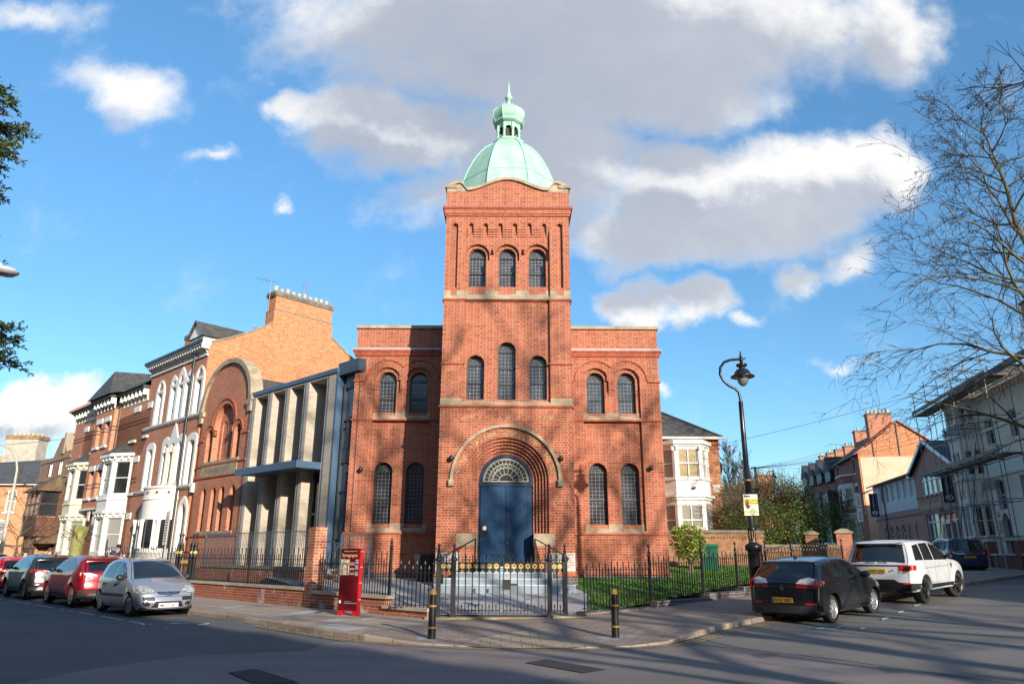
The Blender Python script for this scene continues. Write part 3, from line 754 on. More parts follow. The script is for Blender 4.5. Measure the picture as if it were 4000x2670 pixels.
# --- wings
for sg in (-1, 1):
    f = lambda loop: [(sg * a, z) for a, z in (loop if sg > 0 else reversed(loop))]
    x0, x1 = 2.275, 5.885
    cs = (3.42, 4.62)
    top = []
    for c in cs[::-1]: top += [(c + .5, 8.13)] + [(c + .5 * cos(pi * i / 16), 8.13 + .5 * sin(pi * i / 16)) for i in range(1, 16)] + [(c - .5, 8.13)] + ([(c - .5, 7.84)] if c == cs[1] else [])
    k_ = top.index((cs[0] + .5, 8.13)); top.insert(k_, (cs[0] + .5, 7.84))
    pan = [(2.92, 2.44), (5.12, 2.44)] + top
    b.wall(rect(*sorted((sg * x0, sg * x1)), .3, 9.1), [f(pan)], 2.7); b.reveal(f(pan), 2.7, 2.82)
    wins = [(sg * c, .345, 6.86, 8.13) for c in cs] + [(sg * c, .345, 2.74, 4.64) for c in cs]
    b.wall(rect(*sorted((sg * 2.85, sg * 5.2)), 2.4, 8.8), [arch(*w) for w in wins], 2.82)
    for w in wins:
        b.reveal(arch(*w), 2.82, 3.05)
        leaded(syn, *w, 3.0, mids=((w[2] + w[3]) / 2 - .05,))
        if w[2] > 5:
            voussoirs(b, w[0], w[3], .35, .49, 13, 2.82)
            lim = math.acos(.6 / .64)
            a0, a1 = (0, pi)
            voussoirs(b, w[0], w[3], .51, .77, 25, 2.7, 0 if abs(w[0]) > 4 or 1 else 0, pi, proud=.004 + .002 * (abs(w[0]) > 4))
            ain = math.acos(.6 / .80)
            inner_left = (w[0] * sg < 4)          # the window nearer the tower: its hood meets the other one on the outer side
            right_is_inner = (sg > 0) == (not inner_left)
            ring(mo, w[0], w[3], .77, .82, 2.65, 2.7, (0 if (inner_left != (sg > 0)) else ain), (pi if (inner_left == (sg > 0)) else pi - ain), 20)
        else: voussoirs(b, w[0], w[3], .35, .575, 17, 2.82)
    for j in range(3): b.box(sg * 3.92, sg * 4.12, 2.71 + .035 * j, 2.83, 7.76 - .087 * j, 7.835 - .087 * j)
    mo.box(sg * 5.44, sg * 5.93, 2.65, 3.1, 8.06, 8.12); mo.box(sg * 2.275, sg * 2.60, 2.65, 2.75, 8.06, 8.12)
    mo.box(sg * 2.275, sg * 5.93, 2.64, 3.1, 6.54, 6.60); mo.box(sg * 2.275, sg * 5.95, 2.63, 3.1, 2.37, 2.44)
    for z in (6.60, 2.44):
        h = .25 if z > 5 else .29
        y0 = 2.705
        for c0, c1 in ((2.92, 3.075), (3.765, 4.275), (4.965, 5.12)): st.box(sg * c0, sg * c1, 2.80, 2.95, z, z + h + .03)
        for c in cs: st.add([(sg * c - .345, 2.70, z), (sg * c + .345, 2.70, z), (sg * c + .345, 2.70, z + .08), (sg * c - .345, 2.70, z + .08), (sg * c + .345, 3.02, z + h + .02), (sg * c - .345, 3.02, z + h + .02)], [(0, 1, 2, 3), (3, 2, 4, 5)])
        st.box(sg * 2.92, sg * 5.12, 2.702, 2.83, z, z + .075)
    for p, z0, z1 in ((.05, 9.08, 9.14), (.08, 9.14, 9.24), (.13, 9.24, 9.31)): mo.box(sg * 2.275, sg * (x1 + p), 2.7 - p, 3.3, z0, z1)
    ld = MB(); ld.add([(sg * 2.275, 2.55, 9.312), (sg * 6.03, 2.55, 9.312), (sg * 6.03, 2.55, 9.335), (sg * 2.275, 2.55, 9.335), (sg * 5.885, 2.7, 9.42), (sg * 2.275, 2.7, 9.42)], [(0, 1, 2, 3), (3, 2, 4, 5)])
    ld.quad((sg * 6.03, 2.55, 9.335), (sg * 6.03, 3.5, 9.335), (sg * 5.885, 3.5, 9.42), (sg * 5.885, 2.7, 9.42))
    ld.build('lead_flashing', M_LEADL, syn)
    b.box(sg * 2.275, sg * 5.885, 2.701, 3.05, 9.1, 10.2); b.box(sg * 5.53, sg * 5.884, 3.05, 6.5, 9.1, 10.2)
    st.box(sg * 2.275, sg * 5.95, 2.62, 3.13, 10.2, 10.325); st.box(sg * 5.47, sg * 5.95, 3.13, 6.5, 10.2, 10.325)
    b.box(sg * 2.2, sg * 5.884, 3.06, 18., .3, 9.1)
    bl.box(sg * 2.33, sg * 5.945, 2.64, 2.72, .5, 1.02); bl.box(sg * 5.884, sg * 5.945, 2.72, 9, .5, 1.02)
    mo.box(sg * 2.33, sg * 5.93, 2.66, 2.72, 1.02, 1.06)
    bl.box(sg * .95, sg * 2.335, -.06, .2, .4, 1.02); bl.box(sg * 2.27, sg * 2.335, .2, 2.64, .4, 1.02)
    mo.box(sg * .95, sg * 2.32, -.045, .1, 1.02, 1.06)
b.build('brick_walls', M_BR, syn); st.build('stone_dressings', M_SAND, syn); mo.build('moulded_brick_strings', M_BRP, syn); bl.build('blue_brick_plinth', M_BLUEB, syn)
rf = MB(); rf.add([(-5.5, 5.2, 9.6), (5.5, 5.2, 9.6), (5.5, 18, 9.6), (-5.5, 18, 9.6), (-.6, 10, 12.6), (.6, 10, 12.6), (.6, 15, 12.6), (-.6, 15, 12.6)], [(0, 1, 5, 4), (1, 2, 6, 5), (2, 3, 7, 6), (3, 0, 4, 7), (4, 5, 6, 7)])
rf.build('roof', M_SLATE, syn)

# --- copper dome, lantern, finial
DC = (0, 2.3)
def oct_lathe(prof, mb, rot=pi / 8, smooth=False): mb.lathe([(r / cos(pi / 8), z) for r, z in prof], (DC[0], DC[1], 0), 8, smooth, a0=rot)
dm = MB(); prof = [(1.97, 14.2)] + [(.50 + 1.47 * max(0., cos(pi / 2 * i / 12)) ** 1.25, 15.0 + 3.12 * sin(pi / 2 * i / 12) ** 1.25) for i in range(13)]
oct_lathe(prof, dm)
dome = dm.build('dome', M_COPP, syn)
rb = MB()
for j in range(8):
    a = pi / 8 + j * pi / 4
    rb.tube([(DC[0] + r / cos(pi / 8) * cos(a), DC[1] + r / cos(pi / 8) * sin(a), z + .01) for r, z in prof[1:]], .032, 5)
for r, z in ((1.80, 16.08), (.86, 17.80)):
    pts = [((r + .006) / cos(pi / 8) * cos(pi / 8 + j * pi / 4), 2.3 + (r + .006) / cos(pi / 8) * sin(pi / 8 + j * pi / 4), z) for j in range(9)]
    for p, q in zip(pts, pts[1:]): rb.obox(p, q, .012, .02)
rb.build('dome_ribs', M_COPD, dome)
ln = MB()
oct_lathe([(.50, 18.06), (.57, 18.10), (.63, 18.17), (.63, 18.23), (.55, 18.28), (.52, 18.31), (.38, 18.32)], ln)
oct_lathe([(.44, 18.98), (.46, 19.04), (.54, 19.08), (.60, 19.13), (.60, 19.20), (.54, 19.22)], ln)
for j in range(8):
    a = pi / 8 + j * pi / 4; cr_ = .47; px_, py_ = DC[0] + cr_ * cos(a), DC[1] + cr_ * sin(a)
    ln.lathe([(.075, 18.3), (.062, 18.35), (.055, 18.37), (.052, 18.70), (.078, 18.73), (.078, 18.78), (.06, 18.81), (.06, 19.02)], (px_, py_, 0), 10)
    a2 = a + pi / 4; q_ = Vector((DC[0] + cr_ * cos(a2), DC[1] + cr_ * sin(a2), 0)); p_ = Vector((px_, py_, 0)); d_ = q_ - p_; L_ = d_.length; d_.normalize()
    hw = L_ / 2 - .05
    lp = [(0, 19.04), (0, 18.76), (.05, 18.76)] + [(L_ / 2 - hw * cos(pi * i / 8), 18.76 + .13 * sin(pi * i / 8)) for i in range(9)] + [(L_ - .05, 18.76), (L_, 18.76), (L_, 19.04)]
    ln.tess([list(reversed(lp))], lambda s, z: (p_.x + d_.x * s, p_.y + d_.y * s, z), True)
lant = ln.build('lantern', M_COPP, syn)
lc = MB(); oct_lathe([(.30, 18.3), (.30, 19.0)], lc); lc.build('lantern_louvres', mat('lantern_louvres_brown', (.06, .045, .035), .8, vs=14., var=.5), lant)
on = MB(); opf = [(.54, 19.20), (.57, 19.25), (.63, 19.36), (.66, 19.48), (.655, 19.60), (.61, 19.72), (.50, 19.86), (.33, 19.97), (.17, 20.04), (.10, 20.08)]
oct_lathe(opf, on)
onion = on.build('cupola_cap', M_COPP, syn)
r2 = MB()
for j in range(8):
    a = pi / 8 + j * pi / 4
    r2.tube([(DC[0] + r / cos(pi / 8) * cos(a), DC[1] + r / cos(pi / 8) * sin(a), z) for r, z in opf[:-1]], .018, 5)
r2.build('cap_ribs', M_COPD, onion)
fn = MB(); fn.lathe([(.14, 20.05), (.11, 20.14), (.07, 20.24), (.075, 20.36), (.14, 20.41), (.17, 20.47), (.17, 20.52), (.12, 20.58), (.10, 20.60), (.105, 20.64), (.055, 20.80), (.038, 21.0), (.012, 21.28), (.0, 21.38)], (DC[0], DC[1], 0), 8)
fn.build('finial', M_COPP, syn)

# --- door
M_BLUE = mat('blue_door_paint', (.006, .034, .085), .45, vs=3., col2=(.010, .052, .125), bump=.1, spec=.3)
M_BLUED = mat('blue_frame_paint', (.008, .02, .06), .4, var=.2)
dp = MB(); dp.box(-.93, .93, .82, .9, 1.28, 3.95); dp.wall(arch(0, .93, 3.95, 4.06, 24), [], .9)
door = dp.build('door', M_BLUED, syn)
for sg in (-1, 1):
    lf = MB(); x0, x1 = (.03, .86) if sg > 0 else (-.86, -.005)
    lf.box(x0, x1, .775, .83, 1.33, 3.93)
    n = 8
    for i in range(n):
        a0 = x0 + .04 + (x1 - x0 - .08) * i / n; a1 = x0 + .04 + (x1 - x0 - .08) * (i + 1) / n
        lf.box(a0 + .004, a1 - .004, .760, .78, 1.66, 3.84)
    lf.box(x0 + .01, x1 - .01, .757, .78, 1.36, 1.63)
    lf.build('door_leaf', M_BLUE, door)
ds_ = MB(); ds_.box(-.004, .028, .752, .78, 1.33, 3.93)
ds_.box(-.84, -.55, .745, .77, 2.24, 2.64); ds_.build('door_trim', M_BLUED, door)
nb_ = MB(); nb_.box(-.79, -.60, .738, .75, 2.29, 2.60); nb_.build('notice_box', mat('notice_black', (.012, .012, .014), .3), door)
np_ = MB(); np_.box(-.77, -.65, .730, .739, 2.46, 2.59); np_.build('notice', mat('notice_paper', (.55, .53, .52), .8), door)
for z, m_, r in ((2.25, 'brass_lock', .035), (2.05, 'steel_lock', .04)):
    h_ = MB(); h_.lathe([(r, -.0), (r, .03), (r * .6, .045)], (.06, .757, z), 12, ax='y'); h_.build('lock', mat(m_, (.5, .36, .14) if z > 2.2 else (.55, .55, .55), .3, 1.), door)
h_ = MB(); ring(h_, .12, 1.8, .045, .065, .72, .745, 0, 2 * pi, 16); h_.box(.09, .15, .74, .76, 1.84, 1.92); h_.build('ring_handle', M_DARKM, door)
fl = MB(); fl.wall(arch(0, .86, 4.0, 4.08, 24), [], .86)
fan = fl.build('fanlight', glass('fanlight_glass', (.03, .032, .03), .1), door)
ff = MB(); oa, ia = arch(0, .93, 3.93, 4.06, 24), arch(0, .82, 4.02, 4.08, 24)
ff.wall(oa, [ia], .78); ff.reveal(ia, .78, .86); ff.box(-.93, .93, .74, .79, 3.91, 4.0)
ff.build('fanlight_frame', M_BLUED, fan)
fl2 = MB(); y = .84; fz = 4.08
M_CAME = mat('pale_came', (.42, .40, .36), .5, var=.2)
for r in (.24, .46, .60, .74, .78): ring(fl2, 0, fz, r * 1. - .009, r + .009, y, y + .015, n=24)
for i in range(1, 16):
    a = pi * i / 16
    fl2.obox((.60 * cos(a), y, fz + .60 * sin(a)), (.78 * cos(a), y, fz + .78 * sin(a)), .014, .015, (0, 1, 0))
    if i % 2: fl2.obox((.24 * cos(a), y, fz + .24 * sin(a)), (.46 * cos(a), y, fz + .46 * sin(a)), .012, .015, (0, 1, 0))
for i in range(12):
    a, a2 = pi * i / 12, pi * (i + 1) / 12
    fl2.obox((.46 * cos(a), y, fz + .46 * sin(a)), (.60 * cos(a2), y, fz + .60 * sin(a2)), .012, .015, (0, 1, 0)); fl2.obox((.60 * cos(a), y, fz + .60 * sin(a)), (.46 * cos(a2), y, fz + .46 * sin(a2)), .012, .015, (0, 1, 0))
fl2.box(-.8, .8, y, y + .015, fz - .012, fz + .012)
fl2.build('fanlight_leading', M_CAME, fan)

door.location = (0, -.21, 0)
# --- inscription (Hebrew, right to left), foundation stones, floodlights
lt = MB()
row = [(1.52, 'ש'), (1.30, 'נ'), (1.10, 'ה'), (.74, 'ב'), (.40, 'ש'), (.07, 'ש'), (-.22, 'ו'), (-.47, 'ן'), (-.92, 'ל'), (-1.17, 'פ'), (-1.31, '״'), (-1.45, 'ק')]
for x, ch in row:
    lt.text(ch, .215, lambda a, c, x=x: (x + a, -.014, 6.12 + c))
    if ch in 'בשון' and abs(x) < .8 or x == -.92: lt.text('·', .2, lambda a, c, x=x: (x + a, -.014, 6.29 + c))
phr = 'מה טבו אהליך יעקב משכנתיך ישראל'
wd = [.62 if c == ' ' else (.42 if c in 'וי' else (.85 if c in 'שאמט' else .75)) for c in phr]
tot = sum(wd); s = 0.
for c, w in zip(phr, wd):
    a = radians(7) + (pi - radians(14)) * (s + w / 2) / tot; s += w      # starts at the right-hand foot of the arch
    if c == ' ': continue
    ca, sa = cos(a - pi / 2), sin(a - pi / 2); r0 = 1.52
    lt.text(c, .225, lambda p, q, a=a, ca=ca, sa=sa: (r0 * cos(a) + p * ca - q * sa, -.016, spr + r0 * sin(a) + p * sa + q * ca))
lt.build('inscription_lettering', M_GOLD, syn)
M_FST = mat('foundation_stone', (.50, .46, .40), .85, var=.12, vs=3., bump=.15)
M_INK = mat('stone_lettering', (.10, .085, .07), .9)
FT = {-1: [('THIS STONE WAS LAID BY', .052), ('ALDERMAN SAMUEL ISRAEL HART, J.P.', .055), ('PRESIDENT', .05), ('OF THE CONGREGATION', .045), ('1897', .05)],
      1: [('THIS STONE WAS LAID BY', .055), ('J. HERBERT MARSHALL, ESQ., J.P.', .060), ('MAYOR OF LEICESTER', .045), ('IN COMMEMORATION OF HER MAJESTY', .043), ("QUEEN VICTORIA'S DIAMOND JUBILEE", .043), ('JUNE 20TH 1897', .055)]}
for sg in (-1, 1):
    x0, x1 = sorted((sg * 1.47, sg * 2.265)); fs = MB(); fs.box(x0, x1, -.035, .02, 1.17, 1.735)
    o = fs.build('foundation_stone', M_FST, syn); tx = MB()
    n = len(FT[sg])
    for i, (w, sz) in enumerate(FT[sg]):
        z = 1.655 - i * .46 / n
        tw = max(p[0] for p in textmesh(w, 1.)[0]) * 2; sz = min(sz * 1.25, .74 / tw)
        tx.text(w, sz, lambda a, c: ((x0 + x1) / 2 + a, -.039, z + c), bold=.008)
    tx.build('lettering', M_INK, o)
for x, y, z in ((-1.84, 0, 4.77), (1.84, 0, 4.77), (-5.42, 2.7, 4.68), (5.38, 2.7, 4.78)):
    f_ = MB(); f_.ball((x, y - .13, z), .095, 12); f_.tube([(x, y, z), (x, y - .1, z)], .04, 8); f_.build('floodlight', M_DARKM, syn)

# --- steps up to the door
sp = MB()
for i, (hw, y0) in enumerate(((2.16, -1.32), (1.92, -1.02), (1.60, -.72), (.93, -.40))):
    y1 = -.062 if i < 3 else .80
    z0, z1 = .3, .80 + .17 * i
    sp.box(-hw, hw, y0, y1, z0, z1 - .018 if 0 else z1)
o = tag(sp.build('door_steps', mat('painted_step_grey', (.22, .27, .31), .7, var=.14, vs=1.5), None, (SX, SY, 0)), 'pale blue-grey painted stone steps up to the blue arched door', 'steps')
ed = MB()
for hw, y0, z1 in ((2.16, -1.32, .80), (1.92, -1.02, .97), (1.60, -.72, 1.14), (.93, -.40, 1.31)): ed.box(-hw - .003, hw + .003, y0 - .004, y0 + .03, z1 - .022, z1 + .003)
ed.build('step_nosing', mat('step_nosing_pale', (.50, .55, .58), .7), o)
for sg, lab in ((-1, 'left'), (1, 'right')):
    hr = MB(); P = [Vector((sg * .97, -.04, 2.17)), Vector((sg * 1.28, -.44, 1.99)), Vector((sg * 1.59, -.83, 1.81)), Vector((sg * 1.90, -1.22, 1.63)), Vector((sg * 1.96, -1.29, 1.55))]
    hr.tube(P, .019, 6)
    for p, zb in ((P[0], 1.3), (P[1], 1.14), (P[2], .97), (P[3], .80)): hr.box(p.x - .015, p.x + .015, p.y - .015, p.y + .015, zb, p.z)
    tag(hr.build('handrail', M_DARKM, None, (SX, SY, 0)), 'black iron handrail on the %s side of the painted steps to the blue door' % ('wheelie bin' if sg < 0 else 'lawn'), 'handrail', 'handrails of the synagogue steps')
# ---------------------------------------------------------------- forecourt and lawn
M_PATH = slabs('forecourt_slabs', (.44, .42, .40), (.52, .50, .47), 1.2, .75, .012, rot=.3, joint=(.22, .20, .19))
fc = [(-2.2, 19.45), (1.95, 19.45), (2.35, 22.9), (2.35, 24.2), (2.15, 27.2), (-6.3, 27.2), (-9.0, 27.4), (-6.9, 24.2)]
struct('forecourt_path', pnt(MB(), fc, lambda x, y: garden(x, y), .6), M_PATH)
FP = [(F0[0] + FD[0] * t, F0[1] + FD[1] * t) for t in (0.15, 6, 12, 20, 24)]
lw = [(1.95, 19.45)] + FP[1:] + [(16.5, 38.5), (5.7, 38.5), (5.72, 27.05), (2.05, 27.05), (2.05, 24.2), (2.35, 22.9)]
def lawn_z(x, y): return garden(x, y) + .012
M_SOIL = mat('lawn_turf', (.035, .075, .010), .95, var=.35, vs=6.)
struct('lawn_base', pnt(MB(), lw, lawn_z, .7), M_SOIL)
def grass(name, poly, fz, n, mats, hmin=.035, hmax=.085, bias=None):
    m = len(poly); xs = [p[0] for p in poly]; ys = [p[1] for p in poly]; g = MB(); k_ = 0
    while k_ < n:
        x, y = R.uniform(min(xs), max(xs)), R.uniform(min(ys), max(ys)); r = False
        if bias and R.random() > bias(x, y): continue
        for i in range(m):
            (x0, y0), (x1, y1) = poly[i], poly[(i + 1) % m]
            if (y0 > y) != (y1 > y) and x < (x1 - x0) * (y - y0) / (y1 - y0) + x0: r = not r
        if not r: k_ += 0; continue
        k_ += 1
        h = R.uniform(hmin, hmax); a = R.uniform(0, 2 * pi); w = R.uniform(.008, .016); z = fz(x, y); lx, ly = R.gauss(0, .03), R.gauss(0, .03)
        g.cur = R.randrange(len(mats))
        g.add([(x - w * cos(a), y - w * sin(a), z), (x + w * cos(a), y + w * sin(a), z), (x + lx, y + ly, z + h)], [(0, 1, 2)])
    return tag(g.build(name, mats), kind='stuff')
M_G = [mat('grass_blade_%s' % n, c, .6, var=.2) for n, c in (('deep', (.045, .135, .010)), ('mid', (.070, .18, .015)), ('light', (.11, .22, .025)))]
grass('lawn_grass', lw, lawn_z, 60000, M_G, bias=lambda x, y: 1. if y < 27 else .45)
# ---------------------------------------------------------------- left-hand street
M_G1 = glass('dark_window_glass'); M_G2 = glass('net_curtain_glass', curtain=(.42, .41, .38)); M_G3 = glass('sky_window_glass', (.05, .08, .11), .03, spec=1.)
M_WHT = mat('white_paint', (.74, .72, .67), .55, var=.08, vs=2.)
M_CREAM = mat('cream_paint', (.70, .65, .52), .6, var=.1, vs=2.)
M_OB = brick('orange_gable_brick', (.40, .13, .050), (.56, .22, .095), (.48, .32, .21), mo=.006, dirtamt=.15, special=(.60, .30, .15))
M_RB = brick('terrace_brick', (.40, .135, .075), (.54, .21, .12), (.46, .32, .24), dirtamt=.15)
M_RBB = brick('terrace_brick_banded', (.45, .15, .075), (.60, .24, .125), (.50, .34, .25), dirtamt=.15, bands=[(8.95, 9.04, (.06, .045, .05)), (9.16, 9.25, (.06, .045, .05)), (5.5, 5.59, (.06, .045, .05)), (5.72, 5.81, (.06, .045, .05))])
M_SCH = brick('school_brick', (.40, .11, .058), (.54, .18, .095), (.50, .34, .24), special=(.28, .12, .09))
M_BUFF = brick('buff_brick', (.40, .34, .27), (.50, .43, .35), (.46, .40, .33), bl=.235, bh=.077, mo=.006, english=False, dirtamt=.05, dirt=(.8, .75, .7))
M_NB = brick('new_orange_brick', (.55, .20, .085), (.70, .29, .13), (.55, .42, .30), english=False, dirtamt=.05)
M_TB = brick('brown_brick', (.30, .15, .08), (.44, .25, .145), (.36, .27, .20), english=False)
M_ANTH = mat('anthracite_metal', (.048, .062, .080), .35, var=.08, vs=1., spec=.6)
M_BLM = mat('blue_grey_metal', (.060, .105, .170), .35, var=.08, vs=1.)
M_TERR = mat('chimney_pot_buff', (.58, .44, .28), .8, var=.25, vs=5.)
M_LOUV = mat('dark_louvres', (.035, .030, .028), .7, var=.3, vs=6.)
M_AER = mat('aerial_metal', (.22, .22, .22), .4, .6)
M_WTIMB = mat('brown_timber', (.07, .022, .016), .5, var=.3, vs=6.)
M_CLAYT = tiles('clay_tile_mossy', (.13, .075, .045), (.20, .12, .07), .2, .12, moss=(.16, .13, .06))
M_HUNG = tiles('hung_tile', (.13, .055, .035), (.20, .09, .055), .18, .14)
M_DSL = tiles('grey_concrete_tile', (.075, .077, .082), (.10, .10, .106), .33, .17)
LO = (OL[0], OL[1], 0)
def lthing(name, lab, cat, s=0., group=None):
    """thing on the left street; its own axes: x along the facade towards the corner, -y to the road"""
    x, y, _ = LF(s); o = thing(name, lab, cat, (x, y, 0), AL, group); o['s0'] = s
    return o

def sash(root, x0, x1, z0, z1, y, mf=M_WHT, mg=M_G1, name='window', bar=.05, mid=True, vert=0, xf=None):
    o = MB(); o.xf = xf; o.wall(rect(x0, x1, z0, z1), [], y + .05); w = o.build(name, mg, root)
    f = MB(); f.xf = xf; hole = rect(x0 + bar, x1 - bar, z0 + bar, z1 - bar); f.wall(rect(x0, x1, z0, z1), [hole], y); f.reveal(hole, y, y + .05)
    if mid: f.box(x0, x1, y - .012, y + .04, (z0 + z1) / 2 - bar * .5, (z0 + z1) / 2 + bar * .5)
    for i in range(vert):
        c = x0 + (x1 - x0) * (i + 1) / (vert + 1); f.box(c - bar * .4, c + bar * .4, y - .008, y + .04, z0, z1)
    f.build('window_frame', mf, w); return w
def archpane(root, hole, y, mf, mg, mid=None, name='window'):
    o = MB(); o.wall(hole, [], y + .05); w = o.build(name, mg, root)
    cx = sum(p[0] for p in hole[:2]) / 2; x0, x1 = hole[0][0], hole[1][0]
    f = MB(); inn = [(cx + (a - cx) * .84, hole[0][1] + .05 + (z - hole[0][1]) * .955) for a, z in hole]
    f.wall(hole, [inn], y); f.reveal(inn, y, y + .055)
    if mid: f.box(x0 + .02, x1 - .02, y - .01, y + .04, mid - .03, mid + .03)
    f.build('window_frame', mf, w); return w
def pots(root, xs, y, z, r=.13, h=.38, m=None, jit=.05):
    for x in xs:
        p = MB(); hh = h + R.uniform(-jit, jit); p.lathe([(r * 1.05, 0), (r, .06), (r * .88, hh * .8), (r * 1.02, hh * .86), (r * 1.02, hh), (r * .7, hh), (r * .7, hh - .1)], (x, y, z), 10)
        p.build('chimney_pot', m or M_TERR, root)
def aerial(root, x, y, z, h, a=0., tilt=.0, L=.9):
    p = MB(); p.tube([(x, y, z), (x, y, z + h)], .018, 5)
    dx, dy = cos(a), sin(a); b0 = Vector((x - dx * L * .3, y - dy * L * .3, z + h - tilt)); b1 = Vector((x + dx * L, y + dy * L, z + h + tilt))
    p.tube([b0, b1], .012, 4)
    for i in range(9):
        c = b0 + (b1 - b0) * (i / 8); e = .16 if i else .26
        p.tube([c + Vector((-dy * e, dx * e, 0)), c - Vector((-dy * e, dx * e, 0))], .008, 4)
    p.tube([b0 + Vector((0, 0, -.2)), b0 + Vector((0, 0, .2))], .01, 4)
    p.build('aerial', M_AER, root)

# --- modern extension: buff brick fins, glass link, canopy
mod = lthing('modern_extension', 'modern extension with pale buff brick fins, blue-grey trim and entrance canopy', 'building')
b = MB(); mt = MB(); dk = MB()
zt = lambda s: 8.82 + .035 * s
fins = [-7.40, -5.90, -4.40, -2.88, -1.15]
for i, s in enumerate(fins):
    w = .40 if i < 4 else .80
    b.box(s, s + w if i < 4 else -.42, 0, 1.0, .3, 8.50)
    b.box(s + .0, s + .10, -.012, 0, .3, 8.5); b.box(s + .17, s + .40 if i < 4 else -.42, -.012, 0, .3, 8.5)
    mt.box(s + .10, s + .17, -.022, .02, .3, 8.52)
for s0, s1 in zip(fins, fins[1:]):
    b.box(s0 + .40, s1, .92, 1.1, .3, 1.3)
b.box(-7.4, -.42, 1.1, 6, .3, 8.4); b.box(-7.4, -.42, 0, 1.0, 8.5, 8.60)
b.build('brick_fins', M_BUFF, mod)
mt.box(-7.45, -.40, -.06, 1.2, 8.60, 8.78); mt.box(-.44, -.36, -.03, .6, .3, 8.78)
mt.build('metal_trim', M_BLM, mod)
for s0, s1 in zip(fins, fins[1:]):
    g = MB(); x0, x1 = s0 + .40, s1
    g.wall(rect(x0, x1, 1.3, 8.5), [], .90); gw = g.build('window', M_G1, mod)
    f = MB(); f.box(x0, x0 + .05, .84, .9, 1.3, 8.5); f.box(x0 + .32, x0 + .37, .84, .9, 1.3, 8.5); f.box(x0 + .62, x0 + .67, .84, .9, 1.3, 7.6)
    for z in (3.1, 4.9, 5.6, 6.6, 7.6, 8.45): f.box(x0, x1, .84, .9, z, z + .06)
    f.build('window_frame', M_ANTH, gw)
gl = MB(); gl.box(-.16, .60, .30, .34, 1.0, 7.95)
gl.build('glass_link', M_G3, mod)
f = MB()
for x0, x1 in ((-.24, -.15), (.58, .82)): f.box(x0, x1, .2, .5, .6, 8.1)
for z0, z1 in ((7.92, 8.12), (6.62, 6.70), (5.55, 5.6), (5.0, 5.06), (3.9, 3.96)): f.box(-.16, .62, .22, .36, z0, z1)
f.box(-.16, .62, .24, .35, 5.05, 5.55); f.box(-.16, .62, .24, .35, 8.1, 8.5); f.box(-.42, .95, .0, 2., 8.45, 8.95)
f.build('link_frame', M_ANTH, mod)
ws = MB(); ws.box(.0, .5, .45, .47, 7.2, 7.75); ws.build('ceiling_lamp', mat('lamp_white', (.8, .8, .78), .5), mod)
cp = MB(); cp.prism([(-6.05, 4.86), (-1.20, 4.86), (-1.20, 5.06), (-6.05, 5.06)], -1.02, .9)
cp.box(-6.10, -1.16, -1.08, -1.02, 4.82, 5.10); cp.box(-1.21, -1.15, -1.08, .9, 4.83, 5.09); cp.build('canopy', M_BLM, mod)
dr = MB(); dr.box(-2.36, -1.20, .55, .6, .9, 4.8); d_ = dr.build('door', M_G1, mod)
f = MB()
for x in (-2.40, -1.80, -1.22): f.box(x, x + .07, .48, .6, .9, 4.8)
for z in (3.15, 4.74): f.box(-2.4, -1.15, .48, .6, z, z + .08)
f.build('door_frame', M_ANTH, d_)
h = MB(); h.tube([(-1.92, .44, 1.6), (-1.92, .44, 2.7)], .02, 6); h.build('door_handle', mat('steel', (.6, .6, .6), .3, 1.), d_)
lm = MB(); lm.ball((-3.2, .86, 3.75), .12, 10, (1.4, .8, .7)); lm.build('wall_lamp', M_DARKM, mod)

# --- old school hall with shaped gable
sch = lthing('school_hall', 'old red brick school hall with round stone-coped gable and tall arched louvres', 'school hall')
b = MB(); st = MB(); mo = MB()
gc = -10.05
def gtop(x):
    u = abs(x - gc) / 2.45
    return 8.45 + 2.2 * sqrt(max(0., 1 - min(1., u) ** 2.15))
xs_ = [-12.5 + 4.9 * i / 40 for i in range(41)]
outl = [(-12.55, .3), (-7.45, .3), (-7.45, 8.4)] + [(x, gtop(x)) for x in reversed(xs_)] + [(-12.55, 8.4)]
big = [(-11.0, 5.88), (-9.15, 5.88), (-9.15, 7.75)] + [(-10.05 + 1.0 * cos(pi * i / 16), 7.75 + 1.0 * sin(pi * i / 16)) for i in range(17)][0:] + [(-11.0, 7.75)]
big = arch(-10.05, 1.0, 5.9, 7.65, 18); sm = [arch(-11.45, .32, 5.9, 7.2, 10), arch(-8.55, .32, 5.9, 7.2, 10)]
low = [arch(c, .26, 2.65, 4.40, 10) for c in (-11.35, -10.3, -9.43, -8.37)]
b.wall(outl, [big] + sm + low, 0)
b.reveal(big, 0, .3); b.wall(big, [arch(-10.5, .28, 5.9, 7.6, 10), arch(-9.6, .28, 5.9, 7.6, 10)], .3)
for h_ in sm + low: b.reveal(h_, 0, .35)
for c in (-10.5, -9.6): b.reveal(arch(c, .28, 5.9, 7.6, 10), .3, .5)
voussoirs(b, gc, 7.65, 1.01, 1.22, 26, 0.)
for c in (-11.45, -8.55): voussoirs(b, c, 7.2, .33, .50, 12, 0.)
for c in (-11.35, -10.3, -9.43, -8.37): voussoirs(b, c, 4.40, .27, .46, 11, 0.)
ring(mo, gc, 7.65, 1.22, 1.29, -.05, 0, n=24); ring(mo, -11.45, 7.2, .50, .56, -.05, 0, n=14); ring(mo, -8.55, 7.2, .50, .56, -.05, 0, n=14)
for z, x0, x1 in ((6.98, -12.6, -12.0), (6.98, -8.0, -7.4), (5.72, -12.6, -7.4), (5.14, -12.6, -7.4), (2.42, -12.6, -7.4)): mo.box(x0, x1, -.05, .05, z, z + .07)
